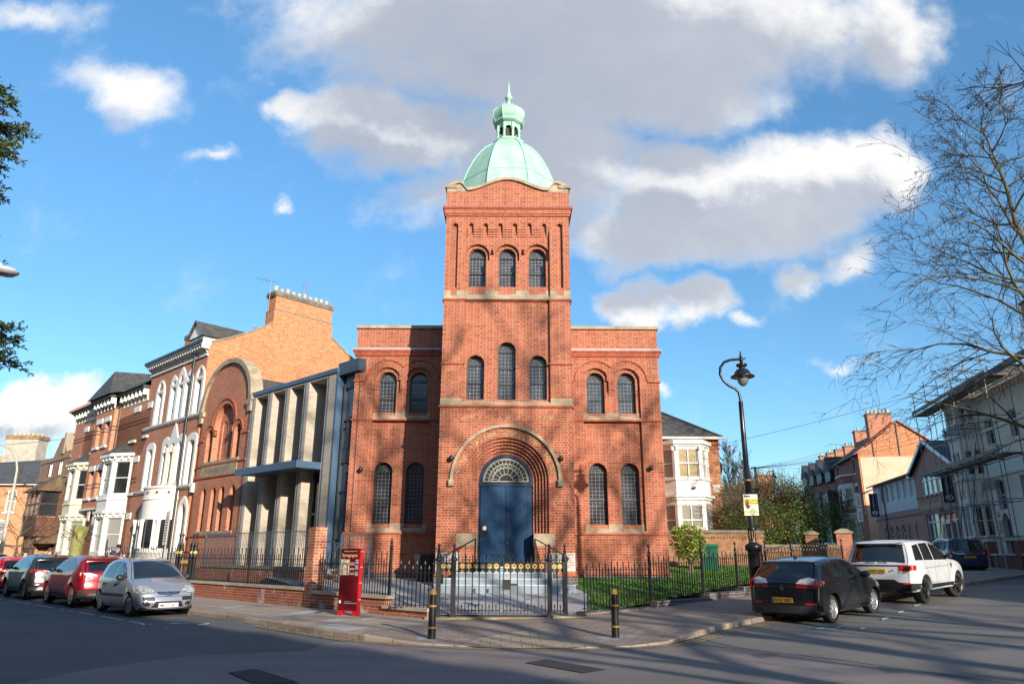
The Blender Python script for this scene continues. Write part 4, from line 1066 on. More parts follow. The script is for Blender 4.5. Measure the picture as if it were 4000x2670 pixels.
for x in (-10.95, -9.15):
    for j in range(3): b.box(x - .1, x + .14, -.05 + .0 * j, .1, 7.42 - .11 * j, 7.47 - .11 * j)
b.box(-12.55, -7.45, .36, 9, .3, 8.4); b.box(-12.55, -12.35, 0, .4, .3, 8.4); b.box(-7.65, -7.45, 0, .4, .3, 8.4)
b.wall([(p[0], p[1]) for p in outl[2:]], [], .45); b.f[-1]
st.box(-11.95, -8.2, -.03, .02, 5.21, 5.70); st.box(-11.9, -8.1, -.06, .35, 5.79, 5.92); st.box(-11.75, -8.0, -.06, .35, 2.49, 2.66)
for i in range(40):
    a0, a1 = xs_[i], xs_[i + 1]; z0, z1 = gtop(a0), gtop(a1)
    n0 = Vector((a0 - gc, 0, z0 - 8.45)).normalized() * .24; n1 = Vector((a1 - gc, 0, z1 - 8.45)).normalized() * .24
    q = [(a0, z0), (a1, z1), (a1 + n1.x, z1 + n1.z), (a0 + n0.x, z0 + n0.z)]
    st.add([(p[0], -.12, p[1]) for p in q] + [(p[0], .5, p[1]) for p in q], [(0, 1, 2, 3), (3, 2, 6, 7), (1, 0, 4, 5), (7, 6, 5, 4)])
for x, sg in ((-12.55, -1), (-7.45, 1)):
    st.box(x - .12 if sg < 0 else x - .3, x + .3 if sg < 0 else x + .12, -.14, .5, 8.28, 8.52); st.tube([(x + sg * .05, -.15, 8.55), (x + sg * .05, .5, 8.55)], .16, 10); st.box(x - .14, x + .14, -.12, .2, 7.95, 8.3)
b.build('brick_wall', M_SCH, sch); st.build('stone_dressings', M_SAND, sch); mo.build('moulded_brick_strings', M_BRP, sch)
for h_, y in [(q, .3) for q in sm + low] + [(arch(-10.5, .28, 5.9, 7.6, 10), .45), (arch(-9.6, .28, 5.9, 7.6, 10), .45)]:
    l = MB(); x0, x1 = h_[0][0], h_[1][0]; z = h_[0][1]
    l.wall(h_, [], y + .05); top = max(p[1] for p in h_)
    while z < top - .25: l.add([(x0, y - .03, z), (x1, y - .03, z), (x1, y + .045, z + .085), (x0, y + .045, z + .085)], [(0, 1, 2, 3), (3, 2, 1, 0)]); z += .10
    l.build('louvre', M_LOUV, sch)
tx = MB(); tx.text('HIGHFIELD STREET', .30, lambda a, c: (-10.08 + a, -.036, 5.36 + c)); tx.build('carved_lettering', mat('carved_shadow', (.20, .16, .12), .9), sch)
al = MB(); al.box(-12.62, -12.40, -.16, -.02, 4.55, 5.0); al.build('alarm_box', mat('alarm_white', (.75, .75, .72), .4), sch)
rf = MB(); rf.add([(-12.7, .5, 8.3), (-7.3, .5, 8.3), (-7.3, 9, 8.3), (-12.7, 9, 8.3), (gc, .5, 10.2), (gc, 9, 10.2)], [(0, 4, 5, 3), (4, 1, 2, 5), (0, 1, 4), (2, 3, 5)])
rf.build('roof', M_SLATE, sch)

# --- tall Gothic house with the big chimney
hs = lthing('gothic_house', 'tall brick house with white Gothic window surrounds and a long ten-pot chimney', 'house')
xL, xR = -20.30, -12.86
def wgo(c, w, ho, zs, p=1.5): return arch(c, w, ho, zs, 8, p)
holes = []; wlist = []
for c in (-18.52, -13.42):
    holes.append(rect(c - .36, c + .36, 8.62, 10.42)); wlist.append((c - .36, c + .36, 8.62, 10.42))
for c in (-16.62, -15.72, -14.82):
    holes.append(rect(c - .30, c + .30, 8.62, 10.48)); wlist.append((c - .30, c + .30, 8.62, 10.48))
sg2 = [seg(-18.76, .36, 5.0, 7.25, .12), seg(-13.36, .36, 5.0, 7.25, .12)]
tr2 = [arch(c, .27, 5.2, 7.05, 8) for c in (-16.55, -15.7, -14.85)]
dr1 = [wgo(-13.42, .38, 1.8, 3.55), arch(-18.1, .62, 1.2, 3.55, 12)]
b = MB(); b.wall(rect(xL, xR, .3, 12.2), holes + sg2 + tr2 + dr1, 0)
b.box(xL, xR, .40, 9.1, .3, 12.2, skip='r')
gab = [(-.0, .3), (9.1, .3), (9.1, 13.06), (8.3, 13.5), (7.3, 14.16), (3.4, 14.22), (2.6, 13.68), (1.8, 13.17), (.9, 12.72), (0, 12.33)]
b.build('front_brickwork', M_RB, hs)
g = MB(); g.tess([gab], lambda y, z: (xR, y, z)); g.tess([gab], lambda y, z: (xL, y, z), True); g.tess([gab], lambda y, z: (xR - .35, y, z), True); g.build('gable_brickwork', M_OB, hs)
cq = MB(); P = gab[2:]
for (y0, z0), (y1, z1) in zip(P, P[1:]):
    if y0 == 7.3: continue
    cq.obox((xR - .15, y0, z0 + .03), (xR - .15, y1, z1 + .03), .42, .07)
cq.build('gable_coping', mat('coping_mortar', (.30, .24, .19), .9, var=.3), hs)
rf = MB(); P2 = [(0, 12.3), (.9, 12.66), (3.4, 13.9), (4.6, 14.4), (9.1, 13.0)]
for (y0, z0), (y1, z1) in zip(P2, P2[1:]): rf.quad((xL, y0, z0), (xR - .3, y0, z0), (xR - .3, y1, z1), (xL, y1, z1))
rf.build('roof', M_SLATE, hs)
ch = MB(); ch.box(xR - .95, xR + .004, 3.42, 7.26, 13.4, 15.05); ch.box(xR - .93, xR - .02, 3.47, 7.2, 15.05, 15.9)
cc = ch.build('chimney', M_OB, hs)
cp = MB(); cp.box(xR - .98, xR + .05, 3.38, 7.27, 15.9, 16.02); cp.box(xR - 1.02, xR + .08, 3.34, 7.30, 16.02, 16.2, taper=.03); cp.box(xR - .96, xR + .012, 3.44, 7.24, 15.03, 15.10); cp.build('chimney_cap', mat('chimney_cap_grey', (.17, .15, .13), .9, var=.35), cc)
for i in range(10): pots(cc, [xR - .45], 3.62 + i * .375, 16.18, .125, .36 if i else .42)
aerial(cc, xR - .4, 5.4, 16.2, .95, 2.6); aerial(cc, xR - .5, 3.3, 15.0, 1.9, 4.0, .1)
c2 = MB(); c2.box(-21.1, -20.1, 1.9, 6.6, 12., 14.5); cc2 = c2.build('chimney', M_OB, hs)
cp = MB(); cp.box(-21.16, -20.04, 1.85, 6.66, 14.5, 14.78); cp.build('chimney_cap', mat('chimney_cap_dark', (.15, .13, .11), .9, var=.35), cc2)
for i in range(6): pots(cc2, [-20.6], 3.9 + i * .48, 14.76, .15, .5)
aerial(cc2, -20.5, 6.1, 14.7, 1.5, 2.6)
# dormer
d = MB(); d.box(-16.55, -15.0, -.02 + .55, 2.6, 12.35, 13.3); dor = d.build('dormer', M_WHT, hs)
d = MB(); d.add([(-16.75, .25, 13.25), (-14.8, .25, 13.25), (-15.78, .25, 14.25), (-16.75, 3.2, 13.25), (-14.8, 3.2, 13.25), (-15.78, 3.2, 14.25)], [(0, 2, 5, 3), (2, 1, 4, 5)]); d.build('dormer_roof', M_SLATE, dor)
d = MB(); d.wall([(-16.6, 13.28), (-14.95, 13.28), (-15.78, 14.12)], [], .40); d.build('dormer_gable', M_WHT, dor)
for x0 in (-16.4, -15.7): sash(dor, x0, x0 + .6, 12.5, 13.15, .5, M_TERR)
# cornice
c = MB(); c.box(xL - .1, xR + .1, -.42, .05, 12.18, 12.34); c.box(xL, xR + .02, -.10, .02, 11.62, 11.70); c.box(xR - .02, xR + .1, -.42, -.0, 11.95, 12.2); c.build('cornice', M_WHT, hs)
g_ = MB(); g_.box(xL - .1, xR + .1, -.50, -.40, 12.26, 12.40); g_.build('gutter', M_DARKM, hs)
n = 25
for i in range(n):
    x = xL + .12 + (xR - xL - .24) * i / (n - 1); q = MB()
    q.prism([(0, 11.72), (.0, 12.16), (-.36, 12.16), (-.36, 12.02), (-.14, 11.9)], x - .06, x + .06); q.v = [(y_, x_, z_) for x_, y_, z_ in q.v]; q.f = [tuple(reversed(f_)) for f_ in q.f]
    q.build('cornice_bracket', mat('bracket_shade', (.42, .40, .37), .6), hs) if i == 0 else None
    if i == 0: br0 = bpy.data.objects['cornice_bracket']
    else:
        o = br0.copy(); o.parent = hs; o.location = (x - (xL + .12), 0, 0); COL.objects.link(o)
# surrounds
def surround(root, outer, inners, y=-.07, m=M_WHT, back=.34):
    s = MB(); s.wall(outer, inners, y); s.strip(outer, lambda a, z: (a, y, z), lambda a, z: (a, .0, z)); s.f[-len(outer):] = [tuple(reversed(f)) for f in s.f[-len(outer):]]
    for i in inners: s.reveal(i, y, back)
    return s.build('window_surround', m, root)
tymp = lambda c, w, z: arch(c, w, z, z + .05, 8, 1.5)
for c in (-18.52, -13.42):
    surround(hs, wgo(c, .60, 8.58, 10.35, 1.45), [rect(c - .36, c + .36, 8.62, 10.42), tymp(c, .32, 10.56)])
    sash(hs, c - .36, c + .36, 8.62, 10.42, .26, M_WTIMB)
out3 = [(-17.16, 8.58), (-14.28, 8.58), (-14.28, 10.5)] + wgo(-14.75, .47, 0, 10.5, 1.45)[2:][:8] + [(-15.2, 10.72)] + wgo(-15.72, .52, 0, 10.72, 1.5)[2:] + [(-16.24, 10.72)] + wgo(-16.69, .47, 0, 10.5, 1.45)[-9:] + [(-17.16, 10.5)]
out3 = [(-17.16, 8.58), (-14.28, 8.58), (-14.28, 10.6), (-14.38, 10.95), (-14.62, 11.2), (-14.85, 11.08), (-15.10, 10.85), (-15.25, 10.85), (-15.42, 11.2), (-15.72, 11.48), (-16.02, 11.2), (-16.19, 10.85), (-16.34, 10.85), (-16.59, 11.08), (-16.82, 11.2), (-17.06, 10.95), (-17.16, 10.6)]
surround(hs, out3, [rect(c - .30, c + .30, 8.62, 10.48) for c in (-16.62, -15.72, -14.82)] + [tymp(c, .26, 10.62) for c in (-15.72,)] + [rect(c - .2, c + .2, 10.62, 10.82) for c in (-16.66, -14.78)])
for c in (-16.62, -15.72, -14.82): sash(hs, c - .30, c + .30, 8.62, 10.48, .26, M_WTIMB)
b = MB()
for c in (-18.52, -13.42, -15.72): b.wall(tymp(c, .33, 10.56), [], .02)
b.build('brick_tympanum', M_RB, hs)
for c, hl in zip((-18.76, -13.36), sg2):
    surround(hs, seg(c, .58, 4.97, 7.62, .25), [hl]); archpane(hs, hl, .26, M_WTIMB, M_G1, 6.2)
o2 = [(-17.15, 4.97), (-14.2, 4.97), (-14.2, 7.35), (-14.35, 7.62), (-14.75, 7.72), (-15.2, 7.5), (-15.42, 7.95), (-15.7, 8.38), (-15.98, 7.95), (-16.2, 7.5), (-16.62, 7.72), (-17.0, 7.62), (-17.15, 7.35)]
surround(hs, o2, tr2)
for hl in tr2: archpane(hs, hl, .28, M_WTIMB, M_G1, 6.1)
M_PINK = mat('pink_granite', (.56, .42, .36), .5, var=.15, vs=9.)
for c in (-16.13, -15.27):
    q = MB(); q.lathe([(.13, 5.0), (.13, 5.12), (.09, 5.2), (.085, 6.75), (.10, 6.8), (.15, 7.0), (.15, 7.06)], (c, -.12, 0), 10); q.build('window_column', M_PINK, hs)
s = MB()
for z in (8.46, 4.86): s.box(xL, xR + .02, -.12, .02, z, z + .11); s.box(xL, xR + .02, -.07, .02, z - .07, z)
s.build('string_course', mat('string_stone', (.52, .49, .44), .7, var=.15), hs)
p = MB(); p.tube([(-14.22, -.12, 12.2), (-14.22, -.12, .4)], .06, 8); p.build('downpipe', M_DARKM, hs)
# ground floor: bowed bay with balcony, doors
bay = MB(); bc = (-15.7, .1)
N = 20; arcp = [(bc[0] - 1.42 * cos(pi * i / N), bc[1] - 1.15 * sin(pi * i / N)) for i in range(N + 1)]
for i in range(N):
    (x0, y0), (x1, y1) = arcp[i], arcp[i + 1]
    lowz = ((.3, 1.9), (3.3, 4.28)) if i % 5 in (1, 2, 3) else ((.3, 4.28),)
    for z0, z1 in lowz: bay.quad((x0, y0, z0), (x1, y1, z0), (x1, y1, z1), (x0, y0, z1))
    for k_, z0, z1 in ((1.05, 4.28, 4.42), (1.0, 4.42, 4.84), (1.06, 4.84, 4.94)):
        e = lambda x, y: (bc[0] + (x - bc[0]) * k_, bc[1] + (y - bc[1]) * k_)
        (a0, b0), (a1, b1) = e(x0, y0), e(x1, y1); bay.quad((a0, b0, z0), (a1, b1, z0), (a1, b1, z1), (a0, b0, z1))
        bay.add([(a0, b0, z1), (a1, b1, z1), (bc[0], bc[1], z1), (a0, b0, z0), (a1, b1, z0), (bc[0], bc[1], z0)], [(0, 1, 2), (5, 4, 3)])
bay = bay.build('bow_window_bay', M_WHT, hs)
for i in range(1, 6, 1):
    a = pi * (.5 + (i - 1) * 5) / N
    q = MB(); q.lathe([(.13, 1.9), (.09, 2.0), (.085, 3.1), (.15, 3.3)], (bc[0] - 1.46 * cos(a), bc[1] - 1.19 * sin(a), 0), 10); q.build('bay_column', M_WHT, bay)
q = MB()
for i in range(N):
    if i % 5 in (1, 2, 3):
        (x0, y0), (x1, y1) = [(bc[0] + (x - bc[0]) * .96, bc[1] + (y - bc[1]) * .96) for x, y in (arcp[i], arcp[i + 1])]; q.quad((x0, y0, 1.85), (x1, y1, 1.85), (x1, y1, 3.35), (x0, y0, 3.35))
q.build('bay_pane', M_G1, bay)
for i in range(2, N, 3):
    q = MB(); (x0, y0) = arcp[i]; d_ = Vector((x0 - bc[0], y0 - bc[1], 0)).normalized(); q.ball((x0 + d_.x * .01, y0 + d_.y * .01, 4.64), .075, 8, (1, 1, 1)); q.build('balcony_roundel', mat('roundel_shade', (.12, .10, .08), .8), bay)
surround(hs, wgo(-13.42, .58, .5, 3.6, 1.5), [dr1[0]]); archpane(hs, dr1[0], .26, M_WHT, M_G1, 3.3)
surround(hs, arch(-18.1, .92, .4, 3.5, 12), [dr1[1]]); q = MB(); q.wall(dr1[1], [], .36); q.build('door', mat('dark_door', (.05, .04, .035), .5), hs)
for x in (-18.86, -17.34):
    q = MB(); q.lathe([(.13, .6), (.10, .8), (.095, 3.05), (.17, 3.3), (.17, 3.4)], (x, -.22, 0), 10); q.build('door_column', M_WHT, hs)

# --- pair of terraced houses with white bays
tr = lthing('terrace_house', 'pair of brick terraced houses with two-storey white bays and steep slate roof', 'house')
b = MB(); hl = []; wins = []
for x0, x1, z0, z1 in ((-22.15, -21.45, 8.05, 9.75), (-20.05, -19.35 - .3, 8.15, 9.75), (-31.1, -30.5, 7.9, 9.55), (-29.0, -28.3, 8.0, 9.55), (-20.85, -20.45, 1.6, 3.5), (-20.95, -20.5, 4.95, 6.7)):
    hl.append(rect(x0, x1, z0, z1)); wins.append((x0, x1, z0, z1))
dor_ = [arch(c, .5, 1.2, 3.7, 10) for c in (-27.1, -25.75)]
b.wall(rect(-33.4, -20.3, .3, 11.1), hl + dor_, 0)
for q in hl: b.reveal(q, 0, .3)
b.box(-33.4, -20.3, .42, 9, .3, 11.1)
pj = [rect(-27.5, -26.75, 8.1, 9.6), rect(-26.05, -25.3, 8.1, 9.6), rect(-27.5, -26.75, 4.95, 6.6), rect(-26.05, -25.3, 4.95, 6.6)]
b.wall(rect(-28.1, -24.75, 4.3, 10.3), pj, -.35)
for q in pj: b.reveal(q, -.35, .1)
for x in (-28.1, -24.75): b.quad(*([(x, -.35, 4.3), (x, 0, 4.3), (x, 0, 10.3), (x, -.35, 10.3)] if x > -26 else [(x, 0, 4.3), (x, -.35, 4.3), (x, -.35, 10.3), (x, 0, 10.3)]))
b.build('front_brickwork', M_RBB, tr)
s = MB(); s2 = MB()
for x0, x1, z0, z1 in wins:
    s.box(x0 - .12, x1 + .12, -.06, .03, z1, z1 + .34); s.box(x0 - .12, x1 + .12, -.12, .03, z0 - .14, z0); sash(tr, x0, x1, z0, z1, .2, M_WHT, R.choice((M_G1, M_G2)))
for q in pj:
    x0, x1, z0, z1 = q[0][0], q[1][0], q[0][1], q[2][1]
    s.box(x0 - .15, x1 + .15, -.41, -.3, z1, z1 + .32); s.box(x0 - .1, x1 + .1, -.47, -.3, z0 - .15, z0); sash(tr, x0, x1, z0, z1, -.05, M_WTIMB)
for c, q in zip((-27.1, -25.75), dor_):
    ring(s, c, 3.7, .5, .66, -.06, .02, n=14)
    for sg in (-1, 1): s.box(c + sg * .5, c + sg * .66, -.06, .02, 2.9, 3.7)
    s2.wall(q, [], .3)
s.box(-28.2, -24.65, -.42, 0, 4.2, 4.32)
s.build('stone_dressings', M_WHT, tr); s2.build('door', mat('dark_door2', (.04, .035, .035), .5), tr)
c = MB(); c.box(-33.5, -20.3, -.40, .05, 11.02, 11.16); c.box(-28.2, -24.6, -.8, 0, 11.02, 11.16); c.build('eaves', mat('eaves_dark', (.05, .045, .042), .6), tr)
for i in range(22):
    x = -33.3 + i * .61; y = -.35 if -28.1 < x < -24.7 else 0
    q = MB(); q.box(x - .06, x + .06, y - .33, y, 10.62, 11.0, taper=.02); q.box(x - .07, x + .07, y - .06, y, 10.35, 10.65); q.build('eaves_bracket', M_CREAM if i % 2 else M_WHT, tr)
s = MB(); s.box(-33.4, -20.3, -.03, .02, 10.28, 10.42); s.build('frieze', M_CREAM, tr)
rf = MB(); rf.add([(-33.7, -.5, 11.14), (-20.3, -.5, 11.14), (-20.3, 4.4, 14.6), (-30.2, 4.4, 14.6), (-33.7, 9, 11.14), (-20.3, 9, 11.14), (-28.4, -.9, 11.14), (-24.4, -.9, 11.14), (-26.4, 3., 13.7)], [(0, 1, 2, 3), (4, 0, 3), (3, 2, 5, 4)])
rf.add([(-28.5, -.95, 11.15), (-24.3, -.95, 11.15), (-26.4, -.2, 13.0), (-26.4, 2.6, 13.3), (-28.5, .2, 11.5), (-24.3, .2, 11.5)], [(0, 1, 2), (1, 5, 3, 2), (4, 0, 2, 3)])
rf.build('roof', M_SLATE, tr)
rg = MB(); rg.tube([(-30.2, 4.4, 14.65), (-20.4, 4.4, 14.65)], .12, 6); rg.tube([(-33.7, -.5, 11.2), (-30.2, 4.4, 14.65)], .10, 6); rg.build('ridge_tiles', mat('ridge_terracotta', (.30, .14, .09), .8), tr)
p = MB(); p.tube([(-24.6, -.12, 10.4), (-24.6, -.12, .5)], .05, 6); p.build('downpipe', M_DARKM, tr)
def bay2(pts, m):
    o = MB(); seg_ = list(zip(pts, pts[1:])); wb = []
    for (x0, y0), (x1, y1) in seg_:
        L = sqrt((x1 - x0) ** 2 + (y1 - y0) ** 2); d = Vector((x1 - x0, y1 - y0, 0)) / L; nrm = Vector((d.y, -d.x, 0))
        xf = Matrix(((d.x, -nrm.x, 0, x0), (d.y, -nrm.y, 0, y0), (0, 0, 1, 0), (0, 0, 0, 1)))
        hs_ = [rect(.18, L - .18, 1.75, 3.6), rect(.18, L - .18, 4.95, 6.8)]
        o.xf = xf; o.wall(rect(0, L, .3, 7.15), hs_, 0)
        for h in hs_: o.reveal(h, 0, .14); wb.append((xf, h, L))
        o.box(-.05, L + .05, -.14, .02, 3.85, 4.0); o.box(-.02, L + .02, -.06, .02, 4.62, 4.72); o.box(-.08, L + .08, -.2, .02, 7.1, 7.28)
        for i in range(3): o.box(L * (i + .5) / 3 - .05, L * (i + .5) / 3 + .05, -.16, 0, 6.92, 7.1); o.box(L * (i + .5) / 3 - .05, L * (i + .5) / 3 + .05, -.12, 0, 3.7, 3.86)
    o.xf = None; by = o.build('bay_window', m, tr)
    for i, (xf, h, L) in enumerate(wb): sash(by, h[0][0], h[1][0], h[0][1], h[2][1], .10, M_WHT, M_G2 if i % 2 == 0 else M_G1, 'bay_window_pane', .045, xf=xf)
    r = MB(); cx = (pts[0][0] + pts[-1][0]) / 2
    e = [(cx + (x - cx) * 1.08, y - .22 if y < 0 else y) for x, y in pts]
    r.add([(x, y, 7.28) for x, y in e] + [(pts[1][0] + .3, 0, 8.0), (pts[2][0] - .3, 0, 8.0)], [(0, 1, 4), (1, 2, 5, 4), (2, 3, 5)]); r.build('bay_roof', M_SLATE, by)
bay2([(-25.1, 0), (-24.1, -.7), (-22.5, -.7), (-21.3, 0)], M_WHT)
bay2([(-31.7, 0), (-30.6, -.7), (-29.2, -.7), (-28.0, 0)], M_CREAM)
pk = MB(); pk.box(-26.6, -26.2, -.39, -.34, 3.55, 4.1); pk.build('date_stone', M_CREAM, tr)

# --- brown brick house with hung-tile oriel
td = lthing('oriel_house', 'brown brick house with tile-hung oriel bay and mossy clay roof', 'house')
b = MB(); w_ = [rect(-35.9, -34.9, 7.0, 8.0)]
b.wall([(-40.5, .3), (-33.45, .3), (-33.45, 8.6), (-34.6, 8.6), (-35.6, 9.7), (-36.3, 9.7), (-37.6, 8.4), (-40.5, 8.4)], w_ + [rect(-38.2, -37.3, 7.0, 8.0)], 0); b.box(-40.5, -33.45, .3, 8, .3, 8.3)
b.build('brickwork', M_TB, td)
sash(td, -35.9, -34.9, 7.0, 8.0, .05, M_WHT, M_G3, mid=False, vert=1); sash(td, -38.2, -37.3, 7.0, 8.0, .05, M_WHT, M_G3, mid=False, vert=1)
s = MB(); s.box(-40.5, -33.4, -.06, .02, 8.1, 8.22); s.box(-40.5, -33.4, -.06, .02, 6.75, 6.85); s.box(-35.5, -35.1, -.1, .5, 8.5, 10.0, taper=.05); s.build('stone_bands', mat('stone_dull', (.32, .26, .19), .9), td)
rf = MB(); rf.add([(-40.7, .2, 8.4), (-33.3, .2, 8.4), (-33.3, 6, 11.2), (-40.7, 6, 11.2)], [(0, 1, 2, 3)]); rf.build('roof', M_CLAYT, td)
o = MB(); o.box(-37.5, -34.2, -1.2, 0, 2.75, 4.0); oi = o.build('oriel', M_HUNG, td)
o = MB(); o.box(-37.3, -34.4, -1.0, 0, .5, 2.75); o.box(-37.5, -34.2, -1.2, 0, 3.95, 4.05); o.build('oriel_base', M_TB, oi)
o = MB(); o.add([(-37.8, -1.55, 5.75), (-33.9, -1.55, 5.75), (-33.9, 0, 5.75), (-37.8, 0, 5.75), (-36.9, 0, 6.9), (-34.7, 0, 6.9)], [(0, 1, 5, 4), (1, 2, 5), (3, 0, 4), (0, 3, 2, 1)]); o.build('oriel_roof', M_CLAYT, oi)
XF = Matrix(((0, -1, 0, -34.2), (1, 0, 0, 0), (0, 0, 1, 0), (0, 0, 0, 1)))
for z0, z1, ins in ((4.05, 5.75, 0.), (1.2, 2.7, .2)):
    sash(oi, -37.5 + ins, -34.2 - ins, z0, z1, -1.2 + ins, M_WTIMB, M_G2 if z0 > 3 else M_G1, bar=.09, vert=2)
    sash(oi, -1.2 + ins, 0, z0, z1, ins, M_WTIMB, M_G1, bar=.09, xf=XF)
o = MB(); o.add([(-34.4, -1.1, 2.35), (-32.9, -1.1, 2.35), (-32.9, 0, 2.95), (-34.2, 0, 2.95), (-34.4, -1.1, 2.25), (-32.9, -1.1, 2.25), (-32.9, 0, 2.25)], [(0, 1, 2, 3), (4, 5, 1, 0), (5, 6, 2, 1)]); o.build('porch_roof', M_CLAYT, td)
o = MB(); o.box(-34.2, -33.6, -.02, .02, .6, 2.3); o.build('door', M_WTIMB, td)
aerial(td, -37.5, 1, 8.6, 1.5, 1.)

# --- new orange brick block across the end, chimney of the house behind it
nb = thing('apartment_block', 'orange brick block with white windows under a plain dark grey roof', 'apartment block', (-43, 62, 0))
b = MB(); ws = [(-1.6, -.55, 4.9, 6.8), (.25, 1.05, 4.95, 6.75), (4.0, 5.2, 5.6, 6.8), (-1.6, .75, 2.5, 4.1), (3.6, 4.6, 2.6, 3.7), (-1.4, -.1, .2, 1.7), (3.1, 4.1, .4, 1.9), (-4, -2.8, 4.9, 6.8), (-4, -2.8, 2.5, 4.1)]
b.wall(rect(-12, 8, 0, 7.2), [rect(*w) for w in ws], 0)
for w in ws: b.reveal(rect(*w), 0, .15)
b.box(-12, 8, .2, 9, 0, 7.2); b.build('brickwork', M_NB, nb)
s = MB()
for w in ws:
    s.box(w[0] - .1, w[1] + .1, -.05, .03, w[2] - .16, w[2]); sash(nb, *w, .06, M_WHT, M_G2, bar=.09)
    if w[2] < 4.5: s.box(w[0] - .1, w[1] + .1, -.04, .03, w[3], w[3] + .2)
s.box(-12, 8, -.45, 0, 7.15, 7.3)
for x in (-1.1, 2.6, 3.1, 3.6, 4.1): s.box(x, x + .12, -.3, 0, 6.75, 7.15)
s.build('white_trim', M_WHT, nb)
s = MB(); s.box(-12, 8, -.02, .02, 2.15, 2.25); s.box(-12, 8, -.02, .02, 1.02, 1.1); s.build('blue_brick_band', mat('band_dark', (.12, .09, .10), .8), nb)
rf = MB(); rf.add([(-12, -.6, 7.28), (8, -.6, 7.28), (8, 9.6, 7.28), (-12, 9.6, 7.28), (-6, 3.3, 9.3), (1.4, 3.3, 9.75), (2.9, 4.5, 9.2), (8, 4.5, 9.2)], [(0, 1, 7, 6, 5), (0, 5, 4), (3, 0, 4), (4, 5, 6, 7, 2, 3)]); rf.build('roof', M_DSL, nb)
cb = thing('rendered_house', 'tall old brick and render gable with row of pots behind dark grey roof', 'house', (-50, 74, 0))
b = MB(); b.box(-8, 1.0, 0, 8, 0, 11.2); b.build('gable_wall', M_NB, cb)
b = MB(); b.box(-2.2, 1.1, -.05, 1.6, 8, 12.9); c_ = b.build('chimney', mat('grey_render', (.42, .37, .30), .9, var=.2, vs=1.5), cb)
b = MB(); b.box(-2.3, 1.2, -.12, 1.7, 12.9, 13.3); b.build('chimney_cap', mat('cap_brick', (.26, .15, .09), .9, var=.4), c_)
pots(c_, [-1.9 + i * .47 for i in range(7)], .7, 13.3, .17, .3)
# ---------------------------------------------------------------- right-hand street (far side)
AR = radians(-102)
def rthing(name, lab, cat, group=None): return thing(name, lab, cat, (30., 49., 0), AR, group)
def RF(s, y=0.): return (30. + s * cos(AR) - y * sin(AR), 49. + s * sin(AR) + y * cos(AR))
M_PB = brick('pink_brick', (.38, .15, .11), (.48, .21, .16), (.44, .31, .26), english=False, dirtamt=.12)
M_DRB = brick('dark_red_brick', (.20, .045, .035), (.30, .075, .055), (.30, .22, .19), english=False, dirtamt=.15)
M_WBLK = brick('white_block', (.60, .585, .58), (.67, .65, .64), (.50, .485, .48), bl=.44, bh=.30, mo=.012, english=False, dirtamt=.1)
M_STUC = brick('cream_painted_brick', (.74, .69, .58), (.80, .75, .64), (.68, .63, .53), english=False, dirtamt=.25, dirt=(.75, .70, .62), bump=.2)
M_REND = mat('beige_render', (.50, .38, .26), .92, var=.2, vs=.7, col2=(.60, .47, .33), bump=.2)
M_HEAD = mat('white_headstone', (.55, .50, .42), .7, var=.15)
M_REFL = glass('bright_window_glass', (.30, .26, .22), .04, curtain=(.62, .50, .40), spec=1.)
M_DSL2 = tiles('dark_slate_blue', (.035, .038, .046), (.055, .058, .068), .25, .13)

# --- church with the gabled front block and the white block wing
tc = rthing('church_building', 'modern brick church with gabled entrance block, glazed front and white blockwork wing', 'church')
b = MB(); W1 = rect(-7.0, -.95, 6.1, 7.6); W2 = rect(-7.05, -.55, 1.9, 4.72)
b.wall([(-8.4, .8), (.2, .8), (.2, 7.85), (-4.4, 9.85), (-8.4, 7.95)], [W1, W2], 0); b.reveal(W1, 0, .12); b.reveal(W2, 0, .2)
b.build('front_gable_wall', M_PB, tc)
b = MB(); b.box(-8.4, .2, .3, 11, .8, 7.85, skip='f'); b.quad((.2, 0, .8), (.2, .3, .8), (.2, .3, 7.85), (.2, 0, 7.85)); b.box(.19, .205, 0, 11, .8, 7.9); b.build('side_wall', M_DRB, tc)  # darker brick than the front: the shadow on this side is put into the colour
s = MB(); s.box(-20.9, .215, -.02, .01, 4.80, 4.92); s.build('blue_brick_band', mat('band_grey', (.10, .09, .10), .8), tc)
r = MB()
for x0, z0, x1, z1 in ((-8.95, 7.72, -4.4, 9.92), (.75, 7.62, -4.4, 9.92)):
    r.quad(*([(x0, -.35, z0), (x1, -.35, z1), (x1, 11, z1), (x0, 11, z0)] if x0 > x1 else [(x1, -.35, z1), (x0, -.35, z0), (x0, 11, z0), (x1, 11, z1)]))
r.build('roof', M_DSL2, tc)
r = MB()
for x0, z0 in ((-8.95, 7.70), (.75, 7.60)): r.obox((x0, -.37, z0), (-4.4, -.37, 9.92), .06, .24, (0, 0, 1)); 
r.box(.2, .75, -.38, 11, 7.48, 7.60); r.box(-8.95, -8.4, -.38, .1, 7.58, 7.70); r.build('bargeboard', mat('white_upvc', (.68, .68, .68), .4), tc)
def curtainwall(root, x0, x1, z0, z1, y, xs, zs, mf, mg, name='window'):
    o = MB(); o.wall(rect(x0, x1, z0, z1), [], y + .04); w = o.build(name, mg, root); f = MB()
    for x in [x0] + list(xs) + [x1]: f.box(x - .045, x + .045, y - .03, y + .04, z0, z1)
    for z in [z0] + list(zs) + [z1]: f.box(x0 + .045, x1 - .045, y - .025, y + .04, z - .045, z + .045)
    f.build('window_frame', mf, w); return w
M_UP = bpy.data.materials['white_upvc']
curtainwall(tc, -7.0, -.95, 6.1, 7.6, .08, (-5.95, -4.95, -3.95, -2.95, -1.9), (7.15,), M_UP, M_REFL)
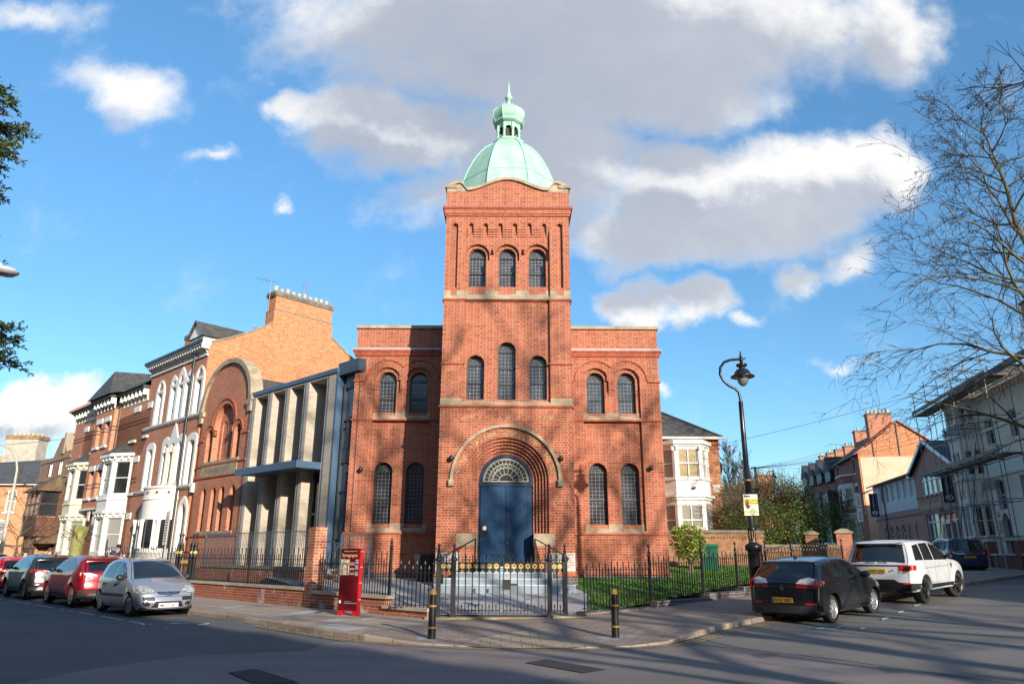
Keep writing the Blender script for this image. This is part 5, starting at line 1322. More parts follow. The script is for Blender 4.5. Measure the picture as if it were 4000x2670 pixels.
curtainwall(tc, -7.05, -.55, 1.9, 4.72, .15, (-5.9, -4.75, -3.6, -2.45, -1.5), (4.12,), M_UP, glass('foyer_glass', (.06, .06, .055), .05, spec=.9))
d = MB()
for x0 in (-4.68, -3.58): d.box(x0, x0 + 1.06, .10, .15, 1.9, 4.05); d.f.pop(); 
d.build('door', M_UP, tc)
d = MB()
for x0 in (-4.68, -3.58): d.box(x0 + .14, x0 + .94, .09, .11, 2.3, 3.9)
d.build('door_pane', glass('door_glass', (.08, .08, .075), .05), tc)
b = MB(); wu = [(-18.4 + i * 1.72, -17.45 + i * 1.70, 6.2, 7.72) for i in range(6)]; wd = [arch(c, .45, 2.95, 3.75, 8) for c in (-18.0, -16.35, -14.65, -12.95)]; wbk = [arch(c, .45, 2.4, 3.75, 8) for c in (-11.2, -9.4)]
b.wall(rect(-20.6, -8.4, .8, 5.3), wd + wbk, .02); [b.reveal(q, .02, .2) for q in wd + wbk]; [b.wall(q, [], .1) for q in wbk]
b.box(-20.6, -8.4, .3, 9, .8, 5.3, skip='f'); b.build('lower_wall', M_PB, tc)
b = MB(); b.wall(rect(-20.6, -8.4, 5.3, 8.0), [rect(*w) for w in wu], .0); [b.reveal(rect(*w), 0, .15) for w in wu]; b.box(-20.6, -8.4, .3, 9, 5.3, 8.0, skip='f'); b.build('upper_wall', M_WBLK, tc)
for w in wu: sash(tc, *w, .08, M_UP, M_REFL if w[0] > -15 else M_G1, bar=.09, mid=False, vert=1)
for q in wd: archpane(tc, q, .12, M_UP, M_G1, 3.5)
r = MB(); r.add([(-20.9, -.5, 7.95), (-8.3, -.5, 7.95), (-8.3, 5, 9.8), (-20.9, 5, 9.8), (-20.9, -.5, 7.83), (-8.3, -.5, 7.83)], [(0, 1, 2, 3), (4, 5, 1, 0), (5, 4, 3, 2)]); r.build('wing_roof', M_SLATE, tc)
p = MB(); p.tube([(-17.1, -.1, 7.9), (-17.1, -.1, 1.)], .06, 6); p.build('downpipe', M_DARKM, tc)
t = MB(); t.text('trinitylifechurch', .72, lambda a, c: (-5.45 + a, -.06, 5.08 + c), bold=.01)
for i in range(12):
    a0, a1 = -.9 + i * .24, -.9 + (i + 1) * .24
    f_ = lambda a, rr, k: (-7.75 - rr * cos(a) * .30 * k, -.06, 5.55 + rr * sin(a) * .85)
    t.quad(f_(a0, .55, 1.25), f_(a0, .55, .8), f_(a1, .55, .8), f_(a1, .55, 1.25))
t.build('church_lettering', M_GOLD, tc)
for i in range(5):
    q = MB(); q.tube([(-7.2 + i * 1.05, 0, 5.85), (-7.2 + i * 1.05, -.3, 5.9)], .02, 5); q.box(-7.28 + i * 1.05, -7.12 + i * 1.05, -.4, -.28, 5.84, 5.94); q.build('sign_lamp', M_DARKM, tc)
M_BAN = mat('black_banner', (.012, .012, .014), .6); M_WTX = mat('banner_white', (.62, .62, .62), .7)
for s0, lab in ((-.36, 'black vertical banner on the gabled block of the church beside the large upper window'), (-19.1, 'black vertical banner at the far end of the white blockwork church wing')):
    x, y = RF(s0); bn = thing('banner', lab, 'banner', (x, y, 0), AR, 'banners on the church')
    q = MB(); q.box(-.01, .01, -.80, -.08, 5.2, 7.2); q.tube([(0, -.85, 7.22), (0, 0, 7.22)], .02, 5); q.tube([(0, -.85, 5.18), (0, 0, 5.18)], .02, 5); q.build('banner_cloth', M_BAN, bn)
    q = MB(); q.text('trinitylifechurch', .24, lambda a, c: (.013, -.44 - c + .0, 6.02 + a - .28 + .22), 'CENTER')
    q.v = []; q.f = []; q.sm = []; q.mi = []
    wdt = max(p[0] for p in textmesh('trinitylifechurch', 1., 'LEFT')[0]); sz = 1.35 / wdt
    q.text('trinitylifechurch', sz, lambda a, c: (.0125, -.42 - c, 5.76 + a), 'LEFT', bold=.01)
    wdt = max(p[0] for p in textmesh('www.trinitylifechurch.org.uk', 1., 'LEFT')[0]); sz = 1.2 / wdt
    q.text('www.trinitylifechurch.org.uk', sz * 1.1, lambda a, c: (.0125, -.20 - c, 5.76 + a), 'LEFT')
    q.add([(.0125, -.44 + .25 * cos(2 * pi * i / 20), 5.50 + .20 * sin(2 * pi * i / 20)) for i in range(20)], [tuple(range(20))])
    q.build('banner_lettering', M_WTX, bn)
    q = MB(); P_ = [(-.50, 5.32), (-.40, 5.45), (-.34, 5.62), (-.37, 5.64), (-.44, 5.5), (-.54, 5.36)]
    q.add([(.0145, a, c) for a, c in P_], [tuple(range(6))]); q.build('banner_emblem', M_BAN, bn)
hr = MB()
for yy in (-.9, -2.2):
    hr.tube([(-5.2, yy, 1.6), (-5.2, yy, 2.5), (-2.4, yy, 2.9), (-2.2, yy, 2.2), (-2.2, yy, 1.5)], .03, 6)
o = tag(hr.build('handrail', mat('galvanised', (.5, .5, .5), .4, .8), None, (30, 49, 0), (0, 0, AR)), 'galvanised handrails on the ramp outside the church entrance', 'handrail')

# --- tall house with rendered gable
bh = rthing('gabled_house', 'tall brick house with a beige rendered gable end and wide chimney', 'house')
g0 = -24.3
b = MB(); G_ = [(0, 8.0), (0, 11.6), (4.0, 14.75), (8.4, 11.4), (8.4, 8.0)]
b.tess([[(0, 1), (8.4, 1)] + G_[::-1][0:] if 0 else [(0, 1.), (8.4, 1.), (8.4, 11.4), (4.0, 14.75), (0, 11.6)]], lambda y, z: (g0, y, z)); b.build('gable_brickwork', M_OB, bh)
q = MB(); q.tess([[(.15, 1.), (8.4, 1.), (8.4, 11.15), (.15, 11.25)]], lambda y, z: (g0 + .03, y, z)); q.box(g0, g0 + .03, .15, 8.4, 11.22, 11.26); q.build('render_panel', M_REND, bh)
q = MB()
for y, z0, z1 in ((1.5, 11.3, 12.75), (3.9, 11.3, 14.6), (6.3, 11.3, 12.9)): q.box(g0, g0 + .06, y - .05, y + .05, z0, z1)
q.build('gable_strap', mat('strap_dark', (.06, .05, .045), .8), bh)
b = MB(); wz = [(9.85, 11.3), (6.75, 8.55), (3.6, 5.5)]; hl = []
for x in (-26.3, -33.6): hl += [rect(x - .45, x + .45, z0, z1) for z0, z1 in wz]
b.wall(rect(-35.6, g0, 1, 11.7), hl, 0); [b.reveal(h, 0, .25) for h in hl]; b.box(-35.6, g0 - .01, .35, 8.4, 1, 11.6); b.build('front_brickwork', M_DRB, bh)
s = MB()
for h in hl: sash(bh, h[0][0], h[1][0], h[0][1], h[2][1], .16, M_WHT, M_G1); s.box(h[0][0] - .1, h[1][0] + .1, -.05, .02, h[2][1], h[2][1] + .3); s.box(h[0][0] - .1, h[1][0] + .1, -.08, .02, h[0][1] - .15, h[0][1])
s.build('stone_dressings', M_HEAD, bh)
by = MB(); pts = [(-32.2, 0), (-31.2, -.8), (-28.6, -.8), (-27.6, 0)]
bayb = MB(); wv_ = []
for (x0, y0), (x1, y1) in zip(pts, pts[1:]):
    L = sqrt((x1 - x0) ** 2 + (y1 - y0) ** 2); d = Vector((x1 - x0, y1 - y0, 0)) / L; n_ = Vector((d.y, -d.x, 0)); xf = Matrix(((d.x, -n_.x, 0, x0), (d.y, -n_.y, 0, y0), (0, 0, 1, 0), (0, 0, 0, 1)))
    by.xf = xf; bayb.xf = xf
    hh = [rect(L * .2, L * .8, 3.3, 5.4), rect(L * .2, L * .8, 6.6, 8.5)]
    by.wall(rect(0, L, 2.9, 5.9), [hh[0]], 0); by.wall(rect(0, L, 6.4, 9.0), [hh[1]], 0); by.box(-.1, L + .1, -.15, .1, 9.75, 9.95); by.box(-.05, L + .05, -.08, .05, 5.8, 6.0)
    bayb.wall(rect(0, L, 1., 2.9), [], 0); bayb.wall(rect(0, L, 5.9, 6.4), [], 0); bayb.wall(rect(0, L, 9.0, 9.8), [], 0)
    wv_ += [(xf, h) for h in hh]
by.xf = None; o = by.build('bay_window', M_HEAD, bh); bayb.xf = None; bayb.build('bay_brickwork', M_DRB, o)
for xf, h in wv_: sash(o, h[0][0], h[1][0], h[0][1], h[2][1], .08, M_WHT, M_G1, xf=xf, name='bay_window_pane')
r = MB(); r.add([(-35.7, -.45, 11.45), (g0 + .1, -.45, 11.45), (g0 + .1, 4.0, 14.85), (-35.7, 4.0, 14.85), (-35.7, 8.7, 11.3), (g0 + .1, 8.7, 11.3)], [(0, 1, 2, 3), (3, 2, 5, 4)]); r.build('roof', M_SLATE, bh)
r = MB(); r.obox((g0 + .08, -.45, 11.5), (g0 + .08, 4.0, 14.88), .2, .09); r.obox((g0 + .08, 4.0, 14.88), (g0 + .08, 8.7, 11.35), .2, .09); r.build('verge', M_BRP, bh)
def chim(root, x0, x1, y0, y1, z0, z1, npots, m=M_DRB, along='y'):
    c = MB(); c.box(x0, x1, y0, y1, z0, z1); o = c.build('chimney', m, root)
    c = MB(); c.box(x0 - .07, x1 + .07, y0 - .07, y1 + .07, z1 - .12, z1 + .06); c.build('chimney_cap', bpy.data.materials['chimney_cap_dark'], o)
    for i in range(npots):
        t_ = (i + .5) / npots
        pots(o, [x0 + (x1 - x0) * t_ if along == 'x' else (x0 + x1) / 2], (y0 + y1) / 2 if along == 'x' else y0 + (y1 - y0) * t_, z1 + .05, .13, .38)
    return o
c_ = chim(bh, -25.7, -24.6, 1.45, 3.75, 13.0, 15.7, 6, M_BRP if 0 else M_SCH); aerial(c_, -25.2, 1.6, 15.7, 1.3, 2.6, .05, 1.2)
chim(bh, -36.0, -35.0, 2.6, 4.6, 13.8, 15.6, 2, M_SCH)
# --- terrace with dormer gables beyond it: one house per dormer
for i in range(4):
    x1 = -35.9 - i * 5.0; x0 = x1 - 4.9
    th = rthing('dormer_house', 'dark brick terraced house with half-timbered dormer gable, number %s along from the tall gabled house' % ('one', 'two', 'three', 'four')[i], 'house', 'terraced houses up the right-hand street')
    z = .25 * i
    b = MB(); hl = [rect(x0 + .6, x0 + 1.5, 6.6 + z, 8.3 + z)]; b.wall(rect(x0, x1, 1, 10.3 + z), hl, 0); [b.reveal(h, 0, .2) for h in hl]; b.box(x0, x1, .3, 8, 1, 10.3 + z, skip='f'); b.build('brickwork', M_DRB, th)
    sash(th, x0 + .6, x0 + 1.5, 6.6 + z, 8.3 + z, .1, M_WHT, M_G1)
    r = MB(); r.add([(x0 - .05, -.5, 10.2 + z), (x1 + .05, -.5, 10.2 + z), (x1 + .05, 4, 13.3 + z), (x0 - .05, 4, 13.3 + z), (x0, 8, 10.2 + z), (x1, 8, 10.2 + z)], [(0, 1, 2, 3), (3, 2, 5, 4)]); r.build('roof', M_DSL2, th)
    d = MB(); d.box(x0 + 1.8, x1 - .3, -.35, 2.5, 10.0 + z, 11.3 + z); dd = d.build('dormer', mat('dark_timber', (.03, .028, .03), .7) if i == 0 else bpy.data.materials['dark_timber'], th)
    d = MB(); xc = (x0 + x1 + 1.5) / 2; d.add([(x0 + 1.5, -.55, 11.2 + z), (x1, -.55, 11.2 + z), (xc, -.55, 13.0 + z), (x0 + 1.5, 3, 11.2 + z), (x1, 3, 11.2 + z), (xc, 3, 13.0 + z)], [(0, 1, 2), (0, 2, 5, 3), (2, 1, 4, 5)]); d.build('dormer_roof', M_DSL2, dd)
    curtainwall(dd, x0 + 2.0, x1 - .5, 10.15 + z, 11.15 + z, -.40, [x0 + 2.0 + (x1 - x0 - 2.5) * j / 4 for j in (1, 2, 3)], (), M_WHT, M_G1)
    d = MB(); d.box(x0 + 1.9, x1 - .2, -.9, 0, 2, 8.9 + z); bb = d.build('bay', bpy.data.materials['dark_timber'], th)
    for zz in (6.6, 3.4): curtainwall(bb, x0 + 2.0, x1 - .3, zz + z, zz + 1.9 + z, -.95, [x0 + 2.0 + (x1 - x0 - 2.3) * j / 3 for j in (1, 2)], (zz + 1.2 + z,), M_WHT, M_G1)
    chim(th, x0 - .4, x0 + .5, 2.5, 4.6, 12 + z, 14.6 + z, 3, M_SCH)

# --- cream stucco house with scaffold
cr = rthing('cream_house', 'tall cream painted house with canted bays and iron balconies behind scaffolding', 'house')
b = MB(); hl = []; wl_ = []
for x in (6.4, 9.6, 12.6):
    for z0, z1 in ((8.1, 9.6), (4.3, 6.0) if x < 9 else (4.6, 6.0)): hl.append(rect(x - .5, x + .5, z0, z1))
    hl.append(arch(x, .55, 1.7, 3.4, 10, 1.4) if x < 9 else rect(x - .5, x + .5, 1.9, 3.6))
b.wall(rect(1.45, 16, .8, 11.2), hl, 0); [b.reveal(h, 0, .3) for h in hl]; b.box(1.45, 16, .4, 9, .8, 11.2)
b.build('painted_wall', M_STUC, cr)
for h in hl:
    if len(h) == 4: sash(cr, h[0][0], h[1][0], h[0][1], h[2][1], .18, M_WHT, M_G1)
    else: q = MB(); q.wall(h, [], .3); q.build('door', mat('porch_dark', (.05, .045, .04), .7), cr)
pts = [(1.6, 0), (2.7, -1.0), (4.3, -1.0), (5.3, 0)]; by = MB(); wv_ = []
for (x0, y0), (x1, y1) in zip(pts, pts[1:]):
    L = sqrt((x1 - x0) ** 2 + (y1 - y0) ** 2); d = Vector((x1 - x0, y1 - y0, 0)) / L; n_ = Vector((d.y, -d.x, 0)); by.xf = Matrix(((d.x, -n_.x, 0, x0), (d.y, -n_.y, 0, y0), (0, 0, 1, 0), (0, 0, 0, 1)))
    hh = [rect(L * .16, L * .46, 2.85, 4.7), rect(L * .54, L * .84, 2.85, 4.7), rect(L * .16, L * .46, 6.5, 8.0), rect(L * .54, L * .84, 6.5, 8.0), arch(L * .31, L * .12, 5.1, 5.4, 6, 1.5), arch(L * .69, L * .12, 5.1, 5.4, 6, 1.5), rect(L * .2, L * .45, 9.8, 10.8), rect(L * .55, L * .8, 9.8, 10.8)]
    by.wall(rect(0, L, .8, 11.2), hh, 0); [by.reveal(h, 0, .12) for h in hh]; wv_ += [(by.xf.copy(), h) for h in hh]
    for z in (2.55, 6.2, 8.9, 11.0): by.box(-.06, L + .06, -.12, .02, z, z + .14)
    for z in (9.0,):
        for i in range(6): by.box(L * (i + .3) / 6, L * (i + .7) / 6, -.08, 0, 8.7, 8.9)
by.xf = None; bw = by.build('bay_window', M_STUC, cr)
for xf, h in wv_:
    if len(h) == 4: sash(bw, h[0][0], h[1][0], h[0][1], h[2][1], .08, M_WHT, M_G1, 'bay_window_pane', .05, xf=xf)
    else: q = MB(); q.xf = xf; q.wall(h, [], .08); q.build('blind_arch', M_STUC, bw)
s = MB()
for z in (2.6, 6.2, 8.9, 11.0): s.box(5.3, 16, -.12, .02, z, z + .14)
for i in range(30): s.box(1.6 + i * .48, 1.8 + i * .48, -.2, 0, 10.75, 11.0)
s.build('mouldings', M_STUC, cr)
r = MB(); r.add([(1.0, -1.5, 11.25), (16, -1.5, 11.25), (16, 4, 14.6), (1.0, 4, 14.6), (1.0, -1.5, 11.1), (16, -1.5, 11.1)], [(0, 1, 2, 3), (4, 5, 1, 0), (5, 4, 3, 2)]); r.quad((1.0, -1.5, 11.2), (1.0, 4, 14.6), (1.0, 9, 11.2), (1.0, 9, 11.1)); r.build('roof', M_DSL2, cr)
rl = MB()
for (x0, y0), (x1, y1), z in [((1.5, -.3), (2.6, -1.25), 9.05), ((2.6, -1.25), (4.4, -1.25), 9.05), ((4.4, -1.25), (5.5, -.2), 9.05), ((5.6, -.6), (8, -.6), 5.4)]:
    for dz in (0, .55): rl.obox((x0, y0, z + dz), (x1, y1, z + dz), .03, .03)
    n = int(sqrt((x1 - x0) ** 2 + (y1 - y0) ** 2) / .12)
    for i in range(n + 1): t_ = i / n; rl.box(x0 + (x1 - x0) * t_ - .01, x0 + (x1 - x0) * t_ + .01, y0 + (y1 - y0) * t_ - .01, y0 + (y1 - y0) * t_ + .01, z, z + .55)
rl.build('balcony_railing', M_DARKM, cr)
q = MB(); q.tube([(1.5, -.1, 11.1), (1.5, -.1, 9.3)], .06, 6); q.build('downpipe', M_DARKM, cr)
chim(cr, 8.2, 11.0, 2.2, 3.3, 12.5, 16.2, 6, M_OB, 'x')

# --- scaffold
M_TUBE = mat('scaffold_tube', (.17, .17, .175), .45, .7, var=.3); M_BOARD = mat('scaffold_board', (.28, .21, .15), .85, var=.25)
sc = rthing('scaffold', 'tube and board scaffolding standing in front of the cream house', 'scaffold')
t = MB(); X = (2.4, 4.6, 6.8, 9.0, 11.2, 13.4); Y = (-1.5, -2.6)
for x in X:
    for y in Y: t.tube([(x, y, 1.), (x + R.uniform(-.05, .05), y, (12.4 if y < -2 else 11.2) + R.uniform(-.4, .6))], .026, 6)
for z in (2.6, 4.4, 6.6, 8.6, 10.6, 11.5, 12.1):
    for y in Y[1:] if z > 11 else Y: t.tube([(1.6 + R.uniform(-.5, .2), y - .05, z), (14.2, y - .05, z)], .026, 6)
    for x in X: t.tube([(x, -1.4, z + .06), (x, -2.9, z + .06)], .026, 6)
for i in range(4): t.tube([(X[i], -2.68, 1 + 2.6 * i * .3), (X[i + 1], -2.68, 4.6 + i)], .026, 6)
t.build('scaffold_tubes', M_TUBE, sc)
t = MB()
for z in (6.68, 10.7):
    for y in (-1.7, -1.95, -2.2, -2.45): t.box(2.0 if z < 8 else 1.5, 13.8, y - .11, y + .11, z, z + .04)
    t.box(2.0, 13.8, -2.68, -2.64, z + .05, z + .28)
t.build('scaffold_boards', M_BOARD, sc)
t = MB()
for x in (4.6, 6.8, 9.0): t.tube([(x, -2.6, 1.0), (x, -2.6, 2.9)], .05, 6)
t.tube([(4.6, -2.72, 2.6), (5.7, -2.72, 1.4), (6.8, -2.72, 2.6)], .05, 6); t.build('yellow_sleeves', mat('yellow_plastic', (.55, .45, .08), .6), sc)

# --- front walls, bins in front of the cream house
lw_ = rthing('garden_wall', 'low red brick front wall with stone copings and piers before the cream house', 'wall')
b = MB(); b.box(1.6, 16, -2.3, -2.05, .8, 2.1 - .35); 
for x in (1.8, 5.6, 9.2, 12.8): b.box(x, x + .5, -2.4, -1.95, .8, 2.45)
b.build('brickwork', M_DRB, lw_); s = MB(); s.box(1.6, 16, -2.36, -1.99, 1.75, 1.83)
for x in (1.8, 5.6, 9.2, 12.8): s.box(x - .06, x + .56, -2.46, -1.89, 2.45, 2.6, taper=.05)
s.build('coping', M_HEAD, lw_)
for x0, x1 in ((2.3, 5.6), (6.1, 9.2)):
    q = MB()
    for i in range(int((x1 - x0) / .13)): q.box(x0 + i * .13, x0 + i * .13 + .02, -2.19, -2.17, 1.83, 2.35)
    q.box(x0, x1, -2.2, -2.16, 2.28, 2.31); q.build('railing', M_DARKM, lw_)
def wheelie(name, lab, loc, rz, m, group=None, sc_=1.):
    w = thing(name, lab, 'wheelie bin', loc, rz, group)
    o = MB(); o.box(-.24, .24, -.26, .26, .10, .12); v = [(-.23, -.25, .1), (.23, -.25, .1), (.23, .22, .1), (-.23, .22, .1), (-.29, -.34, .98), (.29, -.34, .98), (.29, .32, .98), (-.29, .32, .98)]
    o.add(v, [(0, 3, 2, 1), (4, 5, 6, 7), (0, 1, 5, 4), (1, 2, 6, 5), (2, 3, 7, 6), (3, 0, 4, 7)]); o.box(-.31, .31, -.36, .34, .93, .985); o.build('bin_body', m, w)
    o = MB(); o.add([(-.31, -.39, .99), (.31, -.39, .99), (.31, .36, 1.0), (-.31, .36, 1.0), (-.27, -.34, 1.05), (.27, -.34, 1.05), (.28, .34, 1.07), (-.28, .34, 1.07)], [(0, 1, 5, 4), (1, 2, 6, 5), (2, 3, 7, 6), (3, 0, 4, 7), (4, 5, 6, 7)]); o.tube([(-.27, .40, .99), (.27, .40, .99)], .022, 6); o.build('bin_lid', m, w)
    for sx in (-1, 1): o = MB(); o.lathe([(.10, -.025), (.10, .025)], (sx * .27, .24, .10), 12, ax='x'); o.build('wheel', M_DARKM, w)
    return w
M_BINB = mat('bin_black_plastic', (.018, .018, .02), .5, var=.2)
for i, s0 in enumerate((3.2, 4.0)):
    x, y = RF(s0, -1.6); wheelie('wheelie_bin', 'black wheelie bin behind the cream house front wall, ' + ('farther from' if i == 0 else 'nearer to') + ' the corner', (x, y, 1.45), AR, M_BINB, 'bins before the cream house')

# --- house with the white bay behind the synagogue lawn
wb = thing('bay_house', 'brick house with peeling white two-storey bay and mossy slate roof behind the lawn', 'house', (10.45, 36.6, 0))
b = MB(); b.box(-5.5, .12, 0, 10, .9, 7.45); b.build('brickwork', brick('weathered_orange_brick', (.34, .10, .04), (.52, .20, .09), (.40, .27, .18), special=(.12, .07, .06), dirtamt=.3), wb)
s = MB()
for i in range(18): s.box(-1.15 + i * .075, -1.10 + i * .075, -.05, 0, 7.05, 7.12)
s.box(-5.5, .16, -.06, .02, 7.12, 7.2); s.box(-1.2, .16, -.05, .02, 6.85, 6.95); s.build('brick_dentils', M_BRP, wb)
r = MB(); r.add([(-5.7, -.25, 7.42), (.32, -.25, 7.42), (.32, 10.2, 7.42), (-5.7, 10.2, 7.42), (-3.4, 3.4, 9.95), (-3.4, 7, 9.95)], [(0, 1, 4), (1, 2, 5, 4), (2, 3, 5), (3, 0, 4, 5)]); r.build('roof', M_SLATE, wb)
r = MB(); r.box(-5.7, .36, -.33, -.2, 7.34, 7.46); r.build('gutter', M_HEAD, wb)
r = MB(); r.tube([(.32, -.25, 7.44), (-3.4, 3.4, 9.98)], .07, 5); r.build('hip_tiles', mat('hip_dark', (.07, .065, .06), .9), wb)
chim(wb, -2.9, -2.1, 4.2, 5.2, 8.6, 9.75, 2, M_SCH)
M_PEEL = mat('peeling_white_paint', (.70, .69, .65), .65, var=.1, vs=2.)
k = NT(M_PEEL.node_tree); bs_ = [n for n in M_PEEL.node_tree.nodes if n.type == 'BSDF_PRINCIPLED'][0]
cs_ = bs_.inputs['Base Color'].links[0].from_socket
M_PEEL.node_tree.links.new(k.mix(k.m('GREATER_THAN', k.noise(k.n('TexCoord').outputs['Object'], 2.6, 8, .75), .60), cs_, (.42, .35, .27)), bs_.inputs['Base Color'])
pts = [(-3.0, 0), (-2.35, -.85), (-1.0, -.85), (-.45, 0)]; by = MB(); wv_ = []
for j, ((x0, y0), (x1, y1)) in enumerate(zip(pts, pts[1:])):
    L = sqrt((x1 - x0) ** 2 + (y1 - y0) ** 2); d = Vector((x1 - x0, y1 - y0, 0)) / L; n_ = Vector((d.y, -d.x, 0)); by.xf = Matrix(((d.x, -n_.x, 0, x0), (d.y, -n_.y, 0, y0), (0, 0, 1, 0), (0, 0, 0, 1)))
    hh = [rect(.16, L - .16, 2.6, 4.05), rect(.16, L - .16, 5.36, 6.78)]; by.wall(rect(0, L, .9, 7.0), hh, 0); [by.reveal(h, 0, .1) for h in hh]; wv_ += [(by.xf.copy(), h, L) for h in hh]
    for z, h_, p in ((7.0, .18, .18), (6.9, .1, .08), (4.40, .12, .16), (4.28, .12, .08), (5.24, .08, .06)): by.box(-p * .4, L + p * .4, -p, .02, z, z + h_)
    for xx in (.06, L - .14): by.box(xx, xx + .08, -.10, 0, 6.7, 6.9)
by.xf = None; bo = by.build('bay_window', M_PEEL, wb)
M_CURT = glass('yellow_curtain_glass', curtain=(.50, .40, .22)); M_LACE = glass('lace_curtain_glass', curtain=(.40, .38, .33))
for i, (xf, h, L) in enumerate(wv_): sash(bo, h[0][0], h[1][0], h[0][1], h[2][1], .07, M_WHT, M_CURT if i == 3 else M_LACE if i % 2 == 0 else M_G2, 'bay_window_pane', .05, True, 1 if L > 1.2 else 0, xf=xf)
q = MB(); q.add([(-3.15, 0, 7.18), (-2.4, -1.02, 7.18), (-.95, -1.02, 7.18), (-.3, 0, 7.18), (-2.3, 0, 7.36), (-1.1, 0, 7.36)], [(0, 1, 4), (1, 2, 5, 4), (2, 3, 5)]); q.build('bay_roof', M_LEADL, bo)
q = MB(); q.box(-2.3, -1.05, -.90, -.86, 2.5, 3.0); q.build('boarded_panel', mat('plywood', (.50, .37, .26), .85), bo)
q = MB(); q.box(-.05, .05, -.05, .0, 0, .1); q.box(-1.55, -1.42, -1.0, -.85, 4.80, 4.90); q.build('security_light', M_DARKM, wb)
q = MB(); q.box(-.33, .02, -.02, .01, 4.72, 5.08); o = q.build('house_name_plaque', M_FST, wb); q = MB(); q.text('KINGSLAND', .055, lambda a, c: (-.155 + a, -.024, 4.93 + c), bold=.01); q.text('HOUSE', .055, lambda a, c: (-.155 + a, -.024, 4.83 + c), bold=.01); q.build('lettering', M_INK, o)
q = MB(); q.lathe([(.0, .08), (.2, .06), (.36, 0)], (.28, .6, 5.95), 14, ax='x'); q.build('satellite_dish', mat('dish_brown', (.10, .06, .05), .6), wb)
gw = thing('garden_wall', 'old mossy brick garden wall with stone coping behind the lawn', 'wall', (8.4, 34.0, 0))
M_OLDW = brick('old_garden_brick', (.20, .085, .05), (.36, .17, .085), (.25, .18, .12), special=(.32, .26, .09), dirtamt=.45, dirt=(.7, .6, .3), eff=.0)
b = MB(); b.box(-3, 3.15, 0, .3, .8, 2.66); b.box(-3, 3.2, -.04, .34, 2.5, 2.58)
for i in range(44): b.box(-3 + i * .14, -2.93 + i * .14, -.03, 0, 2.42, 2.5)
b.build('brickwork', M_OLDW, gw); s = MB(); s.box(-3, 3.22, -.07, .37, 2.66, 2.80, taper=.03); s.build('coping', mat('coping_mossy', (.15, .13, .10), .95, var=.35, vs=3.), gw)
g2 = thing('garden_wall', 'lower red brick wall with pale coping beyond the railings by the bushes', 'wall', (11.4, 33.9, 0), radians(-8))
b = MB(); b.box(0, 6.0, 0, .25, .9, 2.05); b.build('brickwork', M_OLDW, g2); s = MB(); s.box(0, 6.0, -.05, .3, 2.05, 2.17); s.build('coping', mat('coping_olive', (.22, .19, .12), .9, var=.3), g2)
for (x, y, h, w, lab) in ((14.45, 32.2, 2.62, .62, 'broad red brick gate pier ivy topped at the end of the railings'), (13.6, 33.6, 2.60, .5, 'smaller brick gate pier with pyramid cap in front of the bushes')):
    p = thing('gate_pier', lab, 'gate pier', (x, y, 0), radians(-25)); b = MB(); b.box(-w / 2, w / 2, -w / 2, w / 2, .8, h); b.build('brickwork', M_SCH if w > .55 else M_OLDW, p); s = MB(); s.box(-w / 2 - .06, w / 2 + .06, -w / 2 - .06, w / 2 + .06, h, h + .08); s.box(-w / 2 - .03, w / 2 + .03, -w / 2 - .03, w / 2 + .03, h + .08, h + .2, taper=.22); s.build('coping', M_SAND, p)
# back-street house seen over the bushes
bk = thing('terrace_house', 'red brick house with slate roof and two chimneys beyond the bushes', 'house', (22.5, 70, 0), radians(-15))
b = MB(); b.box(-4, 4, 0, 8, 1, 5.6); b.build('brickwork', M_SCH, bk); r = MB(); r.add([(-4.3, -.3, 5.5), (4.3, -.3, 5.5), (4.3, 4, 7.4), (-4.3, 4, 7.4), (4.3, 8, 5.5), (-4.3, 8, 5.5)], [(0, 1, 2, 3), (3, 2, 4, 5)]); r.build('roof', M_SLATE, bk)
chim(bk, 1.2, 3.0, 3.5, 4.6, 6.5, 9.4, 3, M_SCH, 'x'); chim(bk, -2.4, -.6, 3.5, 4.4, 6, 8.0, 4, M_SCH, 'x')
